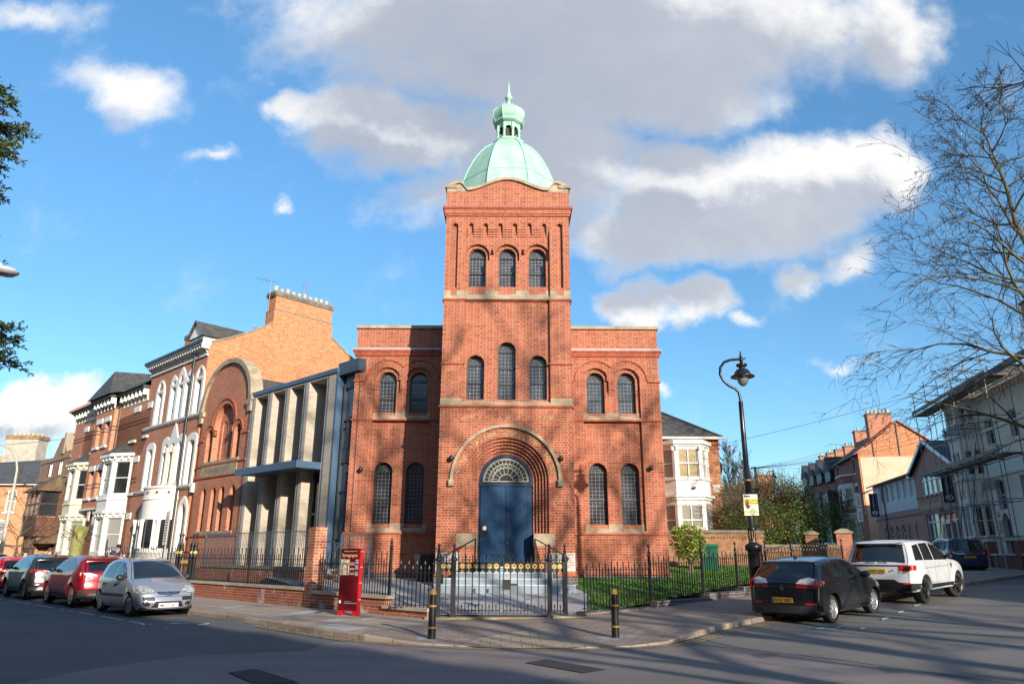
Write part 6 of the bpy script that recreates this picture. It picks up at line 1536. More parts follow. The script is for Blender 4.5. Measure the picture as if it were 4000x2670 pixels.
# ---------------------------------------------------------------- railings, gate, low walls
M_IRON = mat('railing_black', (.013, .013, .014), .5, var=.35, vs=9.)
M_GREYR = mat('railing_blue_grey', (.055, .075, .10), .4, var=.1)
M_GLD = mat('gold_paint', (.72, .50, .14), .35, .3, var=.12, vs=12.)
M_WALLB = brick('low_wall_brick', (.26, .055, .030), (.38, .095, .050), (.40, .28, .21), english=True, dirtamt=.2, eff=.75)
M_COPS = mat('coping_stone', (.40, .36, .28), .9, var=.18, vs=2., bump=.3)
M_YSTONE = mat('mossy_threshold', (.20, .165, .085), .95, var=.35, vs=3., bump=.5, col2=(.36, .29, .17))
def fence(lab, p0, p1, sp, lo, hi, post=(True, True), ph=1.55, group='iron railings round the synagogue forecourt', rail=.84, finial='spear', name='railing', m=M_IRON, mid=False, pk=.022, bot=.05):
    p0 = Vector(p0); p1 = Vector(p1); d = p1 - p0; L = Vector((d.x, d.y, 0)).length; a = atan2(d.y, d.x); sl = d.z / L
    o = thing(name, lab, 'railing', p0, a, group); b = MB(); n = max(2, round(L / sp))
    for i in range(n):
        x = L * (i + .5) / n; z = sl * x; h = hi if i % 2 else lo
        b.box(x - pk / 2, x + pk / 2, -pk / 2, pk / 2, z + .0, z + h - .06)
        b.lathe([(pk * .75, z + h - .07), (pk * 1.1, z + h - .045), (.002, z + h + .03)], (x, 0, 0), 4, False)
    for zz in (bot, lo * rail):
        b.obox((0, 0, zz), (L, 0, zz + sl * L), .03, .014, (0, 1, 0)) if 0 else b.obox((0, 0, zz), (L, 0, zz + sl * L), .034, .016)
    b.build('railing_panel', m, o)
    for k_, x in enumerate((0, L)):
        if not post[k_]: continue
        q = MB(); z = sl * x
        q.box(x - .03, x + .03, -.03, .03, z - .02, z + ph - .18)
        if finial == 'spear': q.lathe([(.045, z + ph - .2), (.05, z + ph - .17), (.022, z + ph - .14), (.045, z + ph - .10), (.03, z + ph - .06), (.002, z + ph + .06)], (x, 0, 0), 8)
        else: q.lathe([(.05, z + ph - .3), (.055, z + ph - .27), (.03, z + ph - .22), (.016, z + ph - .06), (.04, z + ph - .05), (.045, z + ph - .01), (.03, z + ph + .03), (.002, z + ph + .05)], (x, 0, 0), 8)
        q.build('railing_post', m, o)
    return o
def LX(s, y, z): p = LF(s, y); return (p[0], p[1], z)
# low wall along the left street with its brick pier
lw1 = lthing('low_wall', 'low brick wall with pale coping and white salt stains along the left pavement', 'wall')
b = MB(); b.box(-6.0, 2.95, -2.75, -2.5, -.1, .60); b.box(3.34, 7.0, -2.75, -2.5, -.1, .52); b.box(6.98, 8.78, -2.752, -2.45, -.1, .28); b.build('brickwork', M_WALLB, lw1)
c = MB()
for s0, s1, z in ((-6.05, 2.95, .60), (3.34, 7.15, .52), (6.95, 8.86, .28)):
    n = int((s1 - s0) / .62)
    for i in range(n): c.box(s0 + (s1 - s0) * i / n + .004, s0 + (s1 - s0) * (i + 1) / n - .004, -2.80 - (.01 if z < .3 else 0), -2.45, z, z + .085)
c.build('coping', M_COPS, lw1)
b = MB(); b.box(2.95, 3.34, -2.78, -2.36, -.1, 2.48); b.build('pier', brick('pier_brick', (.36, .09, .04), (.50, .16, .075), (.55, .42, .32), eff=.35, dirtamt=.1), lw1)
fence('black railings on the low wall from the ornate gate posts to the middle post', LX(-5.9, -2.62, .68), LX(-1.0, -2.62, .68), .135, .98, 1.18, ph=1.42, group=None)
fence('black railings on the low wall ending against the brick pier', LX(-1.0, -2.62, .68), LX(2.9, -2.62, .68), .135, .98, 1.18, (False, False), ph=1.42, group=None)
fence('black railings on the low wall behind the red information pillar', LX(3.45, -2.62, .60), LX(7.02, -2.62, .60), .125, .95, 1.15, (False, True), ph=1.48, group=None)
fence('short black railings on the lower coping between the red pillar and the gate', (-3.09, 20.02, .37), (-1.95, 19.42, .37), .125, 1.0, 1.12, (False, False), ph=1.6, group=None)
fence('black railings with spear finials before the white gothic house', LX(-15.5, -2.6, .25), LX(-8.6, -2.6, .25), .14, 1.45, 1.7, ph=2.05, group=None)
fence('black railings right beside the ornate gate of the school hall', LX(-8.5, -2.6, .25), LX(-7.2, -2.6, .25), .14, 1.45, 1.65, (False, False), ph=2.0, group=None)
for s0, s1, lab in ((-32., -24.3, 'far'), (-24., -16.6, 'near')): fence('low black railings before the %s half of the white-bayed terrace' % lab, LX(s0, -2.6, .3), LX(s1, -2.6, .3), .16, .95, 1.1, ph=1.3, group=None)
for i, s in enumerate((-7.05, -6.75, -5.75, -5.45)):
    g_ = lthing('gate_post', ('%s ornate iron gate post with gold trim, counted from the house side' % ('first', 'second', 'third', 'fourth')[i]), 'gate post', 0, 'ornate posts of the school gate')
    q = MB(); q.box(s - .05, s + .05, -2.67, -2.57, .1, 1.95); q.lathe([(.10, 1.55), (.10, 1.6), (.07, 1.65), (.10, 1.8), (.06, 1.95), (.08, 2.0), (.035, 2.1), (.02, 2.32), (.05, 2.35), (.05, 2.41), (.0, 2.45)], (s, -2.62, 0), 8); q.build('post', M_IRON, g_)
    q = MB(); q.lathe([(.085, 1.66), (.095, 1.72), (.085, 1.78)], (s, -2.62, 0), 8); q.build('gold_trim', M_GLD, g_)
ig = lthing('iron_gate', 'black iron gate with a gold scroll band between ornate posts', 'gate', 0)
q = MB()
for i in range(7): q.box(-6.62 + i * .125, -6.60 + i * .125, -2.63, -2.61, .15, 1.75)
for z in (.25, 1.2, 1.5, 1.7): q.box(-6.7, -5.8, -2.635, -2.605, z, z + .03)
q.build('gate_bars', M_IRON, ig); q = MB()
for i in range(7): ring(q, -6.62 + i * .125, 1.35, .03, .06, -2.64, -2.62, 0, 2 * pi, 8)
q.build('gold_scrolls', M_GLD, ig)
# retaining wall with grey railing, steps and mesh gate beside the wing
rw = lthing('retaining_wall', 'inner brick retaining wall with stone coping before the modern extension', 'wall')
b = MB(); b.box(-7.4, .75, -1.5, -1.25, .1, 1.14); b.build('brickwork', M_WALLB, rw); b = MB(); b.box(-7.4, .8, -1.55, -1.2, 1.14, 1.24); b.build('coping', mat('coping_dark', (.22, .20, .17), .9, var=.2), rw)
b = MB(); b.box(-7.4, .7, -1.24, .6, .3, 1.16); struct('terrace_floor', b, M_PATH).location = (OL[0], OL[1], 0); bpy.data.objects['terrace_floor'].rotation_euler = (0, 0, AL)
fence('tall blue-grey railings on the inner retaining wall', LX(-7.4, -1.38, 1.24), LX(.85, -1.38, 1.24), .11, 1.24, 1.24, (True, True), ph=1.26, group=None, rail=.97, m=M_GREYR, pk=.013, bot=.08)
ss = lthing('side_steps', 'brick and stone steps rising beside the glass link', 'steps'); b = MB(); c = MB()
for i in range(4): b.box(.9 + .0, 2.2, -1.3 + i * .3, -.1, .5 + .0, .62 + .16 * i); c.box(.88, 2.22, -1.33 + i * .3, -1.0 + i * .3, .62 + .16 * i, .67 + .16 * i)
b.build('step_risers', M_BRP, ss); c.build('step_treads', M_COPS, ss)
rr = thing('ramp_gate', 'grey steel mesh gate frame beside the left wing of the synagogue', 'gate', (0, 0, 0)); q = MB()
for x in (-5.68, -4.72): q.box(x - .035, x + .035, 24.95, 25.05, .5, 2.3)
for z in (.7, 2.25): q.box(-5.7, -4.7, 24.97, 25.03, z, z + .06)
for i in range(7): q.box(-5.6 + i * .14, -5.585 + i * .14, 24.99, 25.01, .7, 2.25)
for i in range(5): q.box(-5.7, -4.7, 24.99, 25.01, 1.0 + i * .26, 1.012 + i * .26)
q.build('mesh_frame', M_GREYR, rr); q = MB(); q.tube([(-5.75, 24.4, 1.75), (-5.75, 25.0, 2.0), (-6.3, 25.6, 2.1)], .028, 6); q.tube([(-5.75, 24.4, 1.75), (-5.75, 24.4, .6)], .028, 6); q.build('handrail', M_GREYR, rr)

# threshold stone, gate leaves and posts on the corner
th = MB(); th.prism([(-2.15, .02), (1.75, .02), (1.75, .17), (-2.15, .17)], 19.10, 19.52); th.box(1.05, 1.9, 19.06, 19.5, .03, .21)
tag(th.build('threshold_stone', M_YSTONE), 'worn mossy yellow stone threshold under the star-topped gates', 'kerb stone')
for i, x in enumerate((-1.865, -1.47, .985, 1.385)):
    p = thing('gate_post', ('outer left', 'inner left', 'inner right', 'outer right')[i] + ' black iron gate post with ball top beside the gold-star gates', 'gate post', (x, 19.35, .17), 0, 'ball-topped posts of the star gates')
    q = MB(); q.box(-.055, .055, -.055, .055, .12, 1.34); q.box(-.075, .075, -.075, .075, 0, .12, taper=.012); q.lathe([(.075, 1.34), (.095, 1.37), (.095, 1.40), (.06, 1.42), (.052, 1.46), (.022, 1.70), (.03, 1.705)], (0, 0, 0), 8); q.ball((0, 0, 1.735), .043, 10); q.build('post', M_IRON, p)
def star_panel(mbp, mbs, x0, x1, n, z0, z1, y):
    w = (x1 - x0) / n
    for i in range(n):
        cx = x0 + w * (i + .5); cz = (z0 + z1) / 2; r = min(w, z1 - z0) * .44
        hole = [(cx + r * cos(2 * pi * j / 16), cz + r * sin(2 * pi * j / 16)) for j in range(16)]
        mbp.wall(rect(x0 + w * i, x0 + w * (i + 1), z0, z1), [hole], y); mbp.tess([rect(x0 + w * i, x0 + w * (i + 1), z0, z1), hole], lambda a, c: (a, y + .012, c), True)
        R_ = r * 1.08
        for k_ in (0, 1):
            P = [Vector((cx + R_ * sin(2 * pi * j / 3 + k_ * pi), y - .008 - .004 * k_, cz + R_ * cos(2 * pi * j / 3 + k_ * pi))) for j in range(3)]
            for j in range(3): mbs.obox(P[j], P[(j + 1) % 3], .02, .012, (0, 1, 0))
def gate_leaf(name, lab, x0, x1, n, lock=False, group=None):
    g = thing(name, lab, 'gate', (x0, 19.35, .2), 0, group); w = x1 - x0; q = MB(); sp = w / n
    for i in range(n + 1):
        x = sp * i; q.box(x - .013, x + .013, -.013, .013, .06, 1.40); q.lathe([(.013, 1.40), (.02, 1.42), (.001, 1.49)], (x, 0, 0), 4, False)
    for i in range(n):
        x = sp * (i + .5)
        q.box(x - .010, x + .010, -.010, .010, 1.28, 1.33); q.lathe([(.012, 1.33), (.017, 1.345), (.001, 1.385)], (x, 0, 0), 4, False)
        q.box(x - .010, x + .010, -.01, .01, .06, .20); q.lathe([(.012, .2), (.019, .22), (.001, .28)], (x, 0, 0), 4, False); q.lathe([(.001, .03), (.017, .07), (.01, .09)], (x, 0, 0), 4, False)
        for sx in (-1, 1): q.add([(x + sx * sp * .46, -.008, 1.10), (x + sx * sp * .14, -.008, 1.10), (x + sx * sp * .16, -.008, 1.065), (x + sx * sp * .38, -.008, 1.045), (x + sx * sp * .44, -.008, .985)], [(0, 1, 2, 3, 4) if sx < 0 else (4, 3, 2, 1, 0)])
    for z in (.12, 1.105, 1.275): q.box(0, w, -.017, .017, z - .012, z + .012)
    s = MB(); star_panel(q, s, 0, w, n, 1.115, 1.265, -.008)
    q.build('gate_bars', M_IRON, g); s.build('gold_star', M_GLD, g)
    if lock: q = MB(); q.box(-.03, .17, -.03, .03, .62, .87); q.box(.17, .36, -.02, .0, .72, .77); q.build('lock_box', M_IRON, g)
gate_leaf('iron_gate', 'left gate leaf with six gold stars facing the blue door', -1.34, -.29, 6)
gate_leaf('iron_gate', 'right gate leaf with six gold stars and a black lock box', -.19, .875, 6, True)
gate_leaf('gate_side_panel', 'narrow two-star iron panel left of the gate leaves', -1.81, -1.525, 2)
gate_leaf('gate_side_panel', 'narrow two-star iron panel right of the gate leaves, beside the lawn railings', 1.04, 1.33, 2)
# right-hand railings on blue brick plinth, stepping up the slope
ST = [0., 3.07, 5.84, 7.94, 10.0, 12.0, 14.3, 16.6]; ZB = [.32, .47, .60, .72, .80, .88, .96]
bp = thing('plinth_wall', 'blue-grey brick plinth stepping up under the lawn railings', 'wall', (F0[0], F0[1], 0), radians(44)); b = MB()
for i in range(7):
    zb = ZB[i] - .02; b.box(ST[i], ST[i + 1] - .003, -.20 - .002 * i, .12, 0, zb)
    n = int((ST[i + 1] - ST[i]) / .085)
b.build('brickwork', M_BLUEB, bp)
labs = ['beside the right gate post', 'second along from the gate', 'between the green cabinet and the lamp post', 'just right of the lamp post', 'behind the black hatchback roof', 'left of the off-roader', 'ending at the brick pier']
for i in range(7):
    s0, s1 = ST[i] + (.12 if i == 0 else 0), ST[i + 1]; P = lambda s, z: (F0[0] + FD[0] * s, F0[1] + FD[1] * s, z)
    fence('black lawn railings on blue plinth, ' + labs[i], P(s0, ZB[i]), P(s1, ZB[i]), .130, 1.06, 1.20, (i > 0, i == 6), ph=1.48 if i < 3 else 1.36, finial='ball', group='railings along the lawn', rail=.93)

# ---------------------------------------------------------------- bollards, pillar, bin, cabinet
for (x, y), lab in (((-1.59, 15.49), 'black bollard with gold rings standing in pale mortar, left of the gate'), ((2.16, 15.87), 'black bollard with gold rings near the dropped kerb, right of the gate')):
    p = thing('bollard', lab, 'bollard', (x, y, pav(x, y)), 0, 'gold-ringed bollards'); q = MB(); q.lathe([(.082, 0), (.079, .21)], (0, 0, 0), 20); q.lathe([(.077, .23), (.071, .62)], (0, 0, 0), 20); q.lathe([(.071, .64), (.067, .86)], (0, 0, 0), 20); q.build('shaft', mat('bollard_black', (.012, .012, .013), .3, var=.3, vs=10.), p)
    q = MB()
    for z, r in ((.22, .078), (.63, .071)): q.lathe([(r, z - .02), (r + .014, z - .012), (r + .017, z), (r + .014, z + .012), (r, z + .02)], (0, 0, 0), 20)
    q.lathe([(.067, .845), (.084, .853), (.086, .872), (.072, .885), (.066, .90), (.05, .925), (.035, .945), (.02, .955), (.0, .96)], (0, 0, 0), 20); q.build('gold_rings', mat('bollard_gold', (.36, .18, .045), .42, .3, var=.25, vs=9.), p)
M_TRED = mat('pillar_red', (.42, .012, .014), .35, var=.08); M_TDK = mat('pillar_panel_shaded_red', (.05, .004, .008), .3, vs=1.6, col2=(.16, .008, .012))  # panel red is darker than the body: shade on the front painted in
tp = thing('information_pillar', 'red synagogue information pillar with photographs standing against the low wall', 'information pillar', (-4.30, 20.26, .12), radians(-22))
q = MB(); q.box(-.31, .31, -.07, .07, .10, 1.70); q.box(-.30, -.17, -.08, .07, 0, .10); q.box(.15, .31, -.08, .07, 0, .10); q.build('body', M_TRED, tp)
q = MB(); q.box(-.305, .28, -.078, -.07, .13, 1.69); q.build('panel', M_TDK, tp)
M_TG = mat('pillar_gold_text', (.65, .50, .20), .6); M_TW = mat('pillar_white_text', (.7, .65, .62), .6)
q = MB(); q.text('Synagogue', .115, lambda a, c: (-.02 + a, -.082, 1.49 + c), bold=.02); q.text('Take only what you need', .03, lambda a, c: (-.12 + a, -.082, .83 + c)) if 0 else None; q.build('pillar_title', M_TG, tp)
q = MB(); q.text('HIGHFIELDS SYNAGOGUE', .036, lambda a, c: (-.0 + a, -.082, 1.615 + c), bold=.01); q.text('www.storyofleicester.info', .038, lambda a, c: (.08 + a, -.082, .30 + c), bold=.01); q.text('Discover more at', .028, lambda a, c: (.0 + a, -.082, .345 + c)); q.add([(-.24 + .035 * cos(i * pi / 8), -.082, .34 + .045 * sin(i * pi / 8)) for i in range(16)], [tuple(range(16))])
for z in (1.33, 1.31, 1.29, 1.27, 1.19, 1.17, 1.15, 1.07, 1.05, 1.03): q.box(.0, .15, -.083, -.080, z, z + .006)
q.build('pillar_text', M_TW, tp)
q = MB(); q.box(-.29, -.02, -.084, -.078, 1.02, 1.42); ph = q.build('pillar_photo', mat('photo_cream', (.48, .42, .32), .5, var=.5, vs=16.), tp)
q = MB(); ring(q, -.155, 1.24, .06, .10, -.087, -.085, 0, pi, 12); q.box(-.255, -.215, -.087, -.085, 1.03, 1.24); q.box(-.095, -.055, -.087, -.085, 1.03, 1.24); q.build('photo_arch', mat('photo_brown', (.14, .10, .07), .5), ph)
q = MB(); q.box(.17, .26, -.084, -.078, 1.30, 1.42); q.box(.17, .26, -.084, -.078, 1.16, 1.27); q.box(.17, .26, -.084, -.078, 1.0, 1.11); q.build('small_photos', mat('photo_grey', (.20, .21, .23), .5, var=.6, vs=22.), tp)
for z in (1.62, 1.22, .82, .40):
    q = MB(); q.ball((.312, -.03, z), .012, 6); q.ball((.312, .03, z), .012, 6); q.build('bolt', M_TW, tp)
wheelie('wheelie_bin', 'black wheelie bin in shade beside the tower and left foundation stone', (-2.98, 25.75, .64), 0., M_BINB)
cb_ = thing('green_cabinet', 'green metal street cabinet on the lawn against the old brick wall', 'cabinet', (8.35, 31.6, 1.05), radians(-12)); q = MB(); q.box(-.38, .38, -.3, .3, 0, .98); q.build('cabinet_body', mat('cabinet_green', (.008, .085, .05), .4, var=.12), cb_)
q = MB(); q.prism([(-.42, .98), (.42, .98), (.42, 1.02), (.36, 1.10), (-.36, 1.10), (-.42, 1.02)], -.34, .34); q.build('cabinet_lid', mat('cabinet_green_lid', (.015, .12, .075), .4), cb_); q = MB(); q.box(-.01, .01, -.305, -.298, .1, .95); q.box(-.05, -.02, -.32, -.3, .5, .58); q.build('cabinet_door_gap', M_DARKM, cb_)

# ---------------------------------------------------------------- lamps and signs
M_LBLK = mat('lamp_black', (.012, .012, .013), .28, var=.25, vs=6.); M_LGOLD = mat('lamp_gold', (.40, .25, .10), .45, .3, var=.2)
m, k, b_, t_ = newmat('lamp_glass'); b_.inputs['Base Color'].default_value = (.75, .78, .80, 1); b_.inputs['Roughness'].default_value = .12; b_.inputs['Transmission Weight'].default_value = .75
t_.links.new(k.ramp(k.noise(k.n('TexCoord').outputs['Object'], 5.), [(.3, (.70, .74, .76)), (.7, (.82, .84, .85))]), b_.inputs['Base Color']); M_LGL = m
lp = thing('street_lamp', 'tall black swan-neck street lamp by the lawn railings with a yellow sign', 'street lamp', (6.5, 20.0, .22), 0, 'black swan-neck street lamps')
q = MB(); q.lathe([(.20, -.2), (.20, .05), (.165, .08), (.155, 1.55), (.17, 1.58), (.21, 1.63), (.22, 1.70), (.20, 1.74), (.12, 1.78), (.10, 1.84), (.10, 2.10), (.115, 2.13), (.115, 2.17), (.085, 2.20), (.082, 3.4), (.10, 3.42), (.10, 3.46), (.078, 3.48), (.062, 5.60), (.066, 5.62), (.066, 5.64), (.045, 5.66)], (0, 0, 0), 16)
ck = [(0, 5.6), (0, 5.75), (-.03, 5.92), (-.12, 6.02), (-.28, 6.10), (-.43, 6.24), (-.52, 6.44), (-.50, 6.64), (-.38, 6.80), (-.2, 6.87), (0.0, 6.89), (.12, 6.90)]
q.tube([(x, 0, z) for x, z in ck], .040, 8); q.build('post', M_LBLK, lp)
q = MB(); q.lathe([(.03, 6.72), (.05, 6.75), (.045, 6.82), (.06, 6.86), (.06, 6.94), (.03, 6.97), (.05, 7.0), (.02, 7.04), (.03, 7.08), (.0, 7.16)], (.12, 0, 0), 10); q.tube([(.12, 0, 6.9), (.22, 0, 6.90), (.26, 0, 6.95)], .018, 6)
q.lathe([(.335, 6.36), (.345, 6.375), (.22, 6.46), (.215, 6.52), (.17, 6.55), (.165, 6.58), (.09, 6.60), (.08, 6.66), (.15, 6.68), (.155, 6.74), (.04, 6.76), (.03, 6.8)], (.12, 0, 0), 20); q.build('lamp_shade', M_LBLK, lp)
q = MB(); q.lathe([(.0, 6.09), (.06, 6.11), (.12, 6.17), (.155, 6.26), (.165, 6.37)], (.12, 0, 0), 16); q.build('lamp_bowl', M_LGL, lp)
q = MB()
for z in (1.82, 2.15, 3.44): q.lathe([(.105, z - .02), (.112, z), (.105, z + .02)], (0, 0, 0), 16)
for j in range(10): a = 2 * pi * j / 10; q.tube([(.104 * cos(a), .104 * sin(a), 1.88), (.104 * cos(a), .104 * sin(a), 2.1)], .011, 5)
q.build('gold_trim', M_LGOLD, lp)
far = dup(lp, None, (21.6, 60., 1.5), .2, 'distant black swan-neck street lamp rising above the bushes')
sg_ = thing('warning_sign', 'yellow and white thieves beware sign strapped to the lamp post', 'sign', (6.5, 19.90, 2.72), radians(-4)); q = MB(); q.box(-.19, .19, -.012, .0, 0, .56); pl_ = q.build('sign_plate', mat('sign_white', (.68, .68, .68), .4), sg_)
q = MB(); q.box(-.185, .185, -.016, -.0125, .27, .45); q.box(-.185, .185, -.016, -.0125, .05, .12); q.build('sign_yellow_band', mat('sign_yellow', (.75, .48, .02), .45), sg_)
q = MB(); q.text('THIEVES', .058, lambda a, c: (.085 + a, -.018, .375 + c), bold=.02); q.text('BEWARE', .058, lambda a, c: (.085 + a, -.018, .31 + c), bold=.02); q.text('police', .04, lambda a, c: (.0 + a, -.018, .50 + c)) if 0 else None
q.box(-.16, .0, -.018, -.0165, .485, .525)
for i, (x, h) in enumerate(((-.15, .40), (-.115, .43), (-.08, .435), (-.045, .41))): q.obox((x * .55 - .045, -.018, .24), (x, -.018, h), .022, .003, (0, 1, 0))
q.obox((-.06, -.018, .2), (.0, -.018, .27), .022, .003, (0, 1, 0)); q.add([(-.08 + .055 * cos(i * pi / 6), -.018, .225 + .05 * sin(i * pi / 6)) for i in range(12)], [tuple(range(12))]); q.build('sign_lettering', M_DARKM, sg_)
q = MB(); q.add([(.04 + .085 * cos(i * pi / 6), -.0185, .10 + .10 * sin(i * pi / 6)) for i in range(12)], [tuple(range(12))]); q.build('sign_emblem', mat('sign_olive', (.33, .33, .16), .6), sg_)
# concrete swan-neck column far left, and the lantern of a column standing just outside the frame
M_CONC = mat('lamp_concrete', (.42, .39, .32), .8, var=.15)
cl = thing('street_lamp', 'tall pale curved street lamp column before the orange apartment block', 'street lamp', (-30.7, 45., .1))
q = MB(); q.tube([(0, 0, 0), (0, 0, 1.2), (0, 0, 4.8), (0, 0, 5.6), (-.02, 0, 6.5), (-.2, 0, 7.2), (-.6, 0, 7.75), (-1.3, 0, 8.05), (-2.2, 0, 8.2)], [.13, .12, .10, .07, .065, .06, .055, .05, .05], 10); q.build('post', M_CONC, cl); q = MB(); q.ball((-2.5, 0, 8.2), .3, 10, (1.3, .6, .4)); q.build('lamp_head', M_CONC, cl)
nl = thing('street_lamp', 'grey street lamp lantern reaching in at the left edge under the conifer', 'street lamp', (-12.4, 14., 0)); q = MB(); q.tube([(0, 0, 0), (0, 0, 1.2), (0, 0, 7.0), (.3, 0, 7.32), (.9, 0, 7.38), (1.5, 0, 7.36)], [.11, .10, .06, .05, .04, .035], 10); q.build('post', M_LEADL, nl)
q = MB(); q.lathe([(.0, -.10), (.16, -.09), (.24, -.03), (.25, 0), (.18, .05), (.0, .09)], (1.78, 0, 7.33), 16); o = q.build('lamp_head', mat('lantern_grey', (.45, .45, .44), .4), nl); q = MB(); q.ball((1.62, 0, 7.46), .06, 8); q.tube([(1.62, 0, 7.38), (1.62, 0, 7.5)], .05, 8); q.build('photocell', mat('photocell_white', (.7, .7, .7), .4), nl)
def pole_sign(lab, x, y, z, h, plates, rz, lean=0., m=None, w=.16):
    s = thing('parking_sign', lab, 'sign', (x, y, z), rz); q = MB(); q.tube([(0, 0, 0), (lean, 0, h)], .038, 8); q.build('post', m or mat('pole_grey', (.30, .32, .30), .5, .3) if 'pole_grey' not in bpy.data.materials else bpy.data.materials['pole_grey'], s)
    for z0, z1 in plates:
        q = MB(); q.box(-w, w, -.055, -.045, z0, z1); p = q.build('sign_plate', M_WHT, s)
        q = MB(); n = max(2, int((z1 - z0) / .1)); q.text('P', .1, lambda a, c: (-w * .6 + a, -.058, z1 - .13 + c), bold=.02); 
        for i in range(1, n): q.box(-w * .6, w * .6, -.058, -.0555, z1 - .12 - i * (z1 - z0 - .15) / n, z1 - .09 - i * (z1 - z0 - .15) / n)
        q.build('sign_lettering', mat('sign_ink', (.05, .06, .12), .6) if 'sign_ink' not in bpy.data.materials else bpy.data.materials['sign_ink'], s)
    return s
pole_sign('grey post with long parking plates on the left pavement behind the silver car', -12.15, 26.2, .1, 3.05, [(1.85, 3.0)], AL)
pole_sign('grey post with two white parking plates behind the white off-roader', 15.6, 33.0, .75, 3.7, [(2.4, 3.0), (3.05, 3.65)], radians(35), w=.22)
pole_sign('leaning grey parking post on the far pavement before the cream house', 24.0, 36.3, .95, 3.3, [(1.75, 2.5), (2.55, 2.85)], radians(20), -.25, w=.14)
# far pavement of the right-hand street
RB = [(27.6, 58), (25.2, 45.5), (24.75, 43), (23.95, 39), (23.35, 36.3), (22.7, 33.5), (21.6, 28.5), (19.5, 22)]
far_pv = RB + [(23.5, 22), (25.8, 28.5), (29.3, 40), (34, 60)]
struct('far_pavement', pnt(MB(), far_pv, lambda x, y: ground(x, y) + .11, 1.2), M_SLAB)
kb = MB()
for (x0, y0), (x1, y1) in zip(RB, RB[1:]):
    n = max(1, int(sqrt((x1 - x0) ** 2 + (y1 - y0) ** 2) / .9))
    for j in range(n):
        a = Vector((x0 + (x1 - x0) * j / n, y0 + (y1 - y0) * j / n)); b = Vector((x0 + (x1 - x0) * (j + 1) / n, y0 + (y1 - y0) * (j + 1) / n)); d = (b - a).normalized(); nn = Vector((-d.y, d.x)) * .14; a += d * .006; b -= d * .006
        z0, z1 = ground(a.x, a.y), ground(b.x, b.y); kb.add([(a.x, a.y, z0), (b.x, b.y, z1), (b.x, b.y, z1 + .118), (a.x, a.y, z0 + .118), (b.x + nn.x, b.y + nn.y, z1 + .118), (a.x + nn.x, a.y + nn.y, z0 + .118)], [(1, 0, 3, 2), (2, 3, 5, 4)])
struct('far_kerb', kb, M_KERB)
# overhead wires and their pole
wp = thing('telegraph_pole', 'grey telegraph pole behind the bushes carrying a fan of wires', 'pole', (19.2, 57., 1.4)); q = MB(); q.tube([(0, 0, 0), (0, 0, 7.0)], [.13, .10], 8); q.build('post', mat('pole_timber', (.22, .19, .16), .9), wp)
q = MB(); q.box(-.3, .3, -.06, .06, 6.85, 6.95); q.build('pole_bracket', M_DARKM, wp)
M_WIRE = mat('wire_black', (.02, .02, .022), .6)
P0 = Vector((19.2, 57., 8.3)); q = MB()
def sag(a, b, s, n=10): a = Vector(a); b = Vector(b); return [a + (b - a) * (i / n) - Vector((0, 0, s * 4 * (i / n) * (1 - i / n))) for i in range(n + 1)]
for e in ((38.5, 72., 14.0), (36., 64., 12.5), (34.0, 58., 11.2), (33.5, 54., 10.6), (41, 80, 13.), (43, 86, 12.6), (40, 90, 10.5), (36, 92, 9.), (10.6, 37., 6.6), (10.2, 40., 7.2)): q.tube(sag(P0, e, .35), .016, 4, False)
tag(q.build('overhead_wires', M_WIRE), 'fan of thin overhead wires spreading from the telegraph pole behind the bushes', 'wires')
q = MB(); q.tube(sag((10.4, 40, 7.35), (31, 44, 13.2), .3), .016, 4, False); tag(q.build('overhead_wire', M_WIRE), 'single long wire crossing the sky from the bay house to the cream house', 'wire')
q = MB(); q.tube(sag((-31.5, 56, 10.6), (-52, 48, 7.4), .3), .018, 4, False); tag(q.build('overhead_wire', M_WIRE), 'single thin wire crossing the low cloud at the left of the terraced houses', 'wire')
# ---------------------------------------------------------------- cars
M_CGL = glass('car_window', (.014, .017, .019), .03, spec=.9); M_TYRE = mat('tyre_rubber', (.018, .018, .018), .85, var=.25, vs=12.)
M_ALLOY = mat('alloy_rim', (.42, .42, .43), .35, .6, var=.15, vs=9.); M_BRIM = mat('black_rim', (.02, .02, .021), .35, var=.2); M_PLAS = mat('grey_plastic', (.055, .056, .058), .6, var=.2); M_BPL = mat('black_plastic', (.016, .016, .017), .5, var=.2)
M_CHR = mat('chrome', (.62, .62, .64), .15, 1.); M_TLR = mat('tail_red', (.42, .012, .010), .12, coat=1., var=.25, vs=20.); M_TLW = mat('tail_clear', (.55, .50, .48), .12, coat=1., var=.25, vs=24.); M_HL = mat('headlamp_clear', (.30, .31, .32), .08, coat=1., var=.6, vs=18.)
M_YPL = mat('plate_yellow', (.66, .44, .015), .5, var=.05); M_YPL2 = mat('plate_amber', (.60, .30, .02), .5, var=.05); M_WPL = mat('plate_white', (.70, .70, .68), .5, var=.05); M_UNDER = mat('underbody', (.008, .008, .008), .9)
def cat_rom(pts, n=5):
    out = []
    for i in range(len(pts) - 1):
        p0, p1, p2, p3 = pts[max(0, i - 1)], pts[i], pts[i + 1], pts[min(len(pts) - 1, i + 2)]
        for j in range(n):
            t = j / n; out.append(tuple(.5 * (2 * p1[k_] + (p2[k_] - p0[k_]) * t + (2 * p0[k_] - 5 * p1[k_] + 4 * p2[k_] - p3[k_]) * t * t + (3 * p1[k_] - p0[k_] - 3 * p2[k_] + p3[k_]) * t ** 3) for k_ in (0, 1)))
    return out + [pts[-1]]
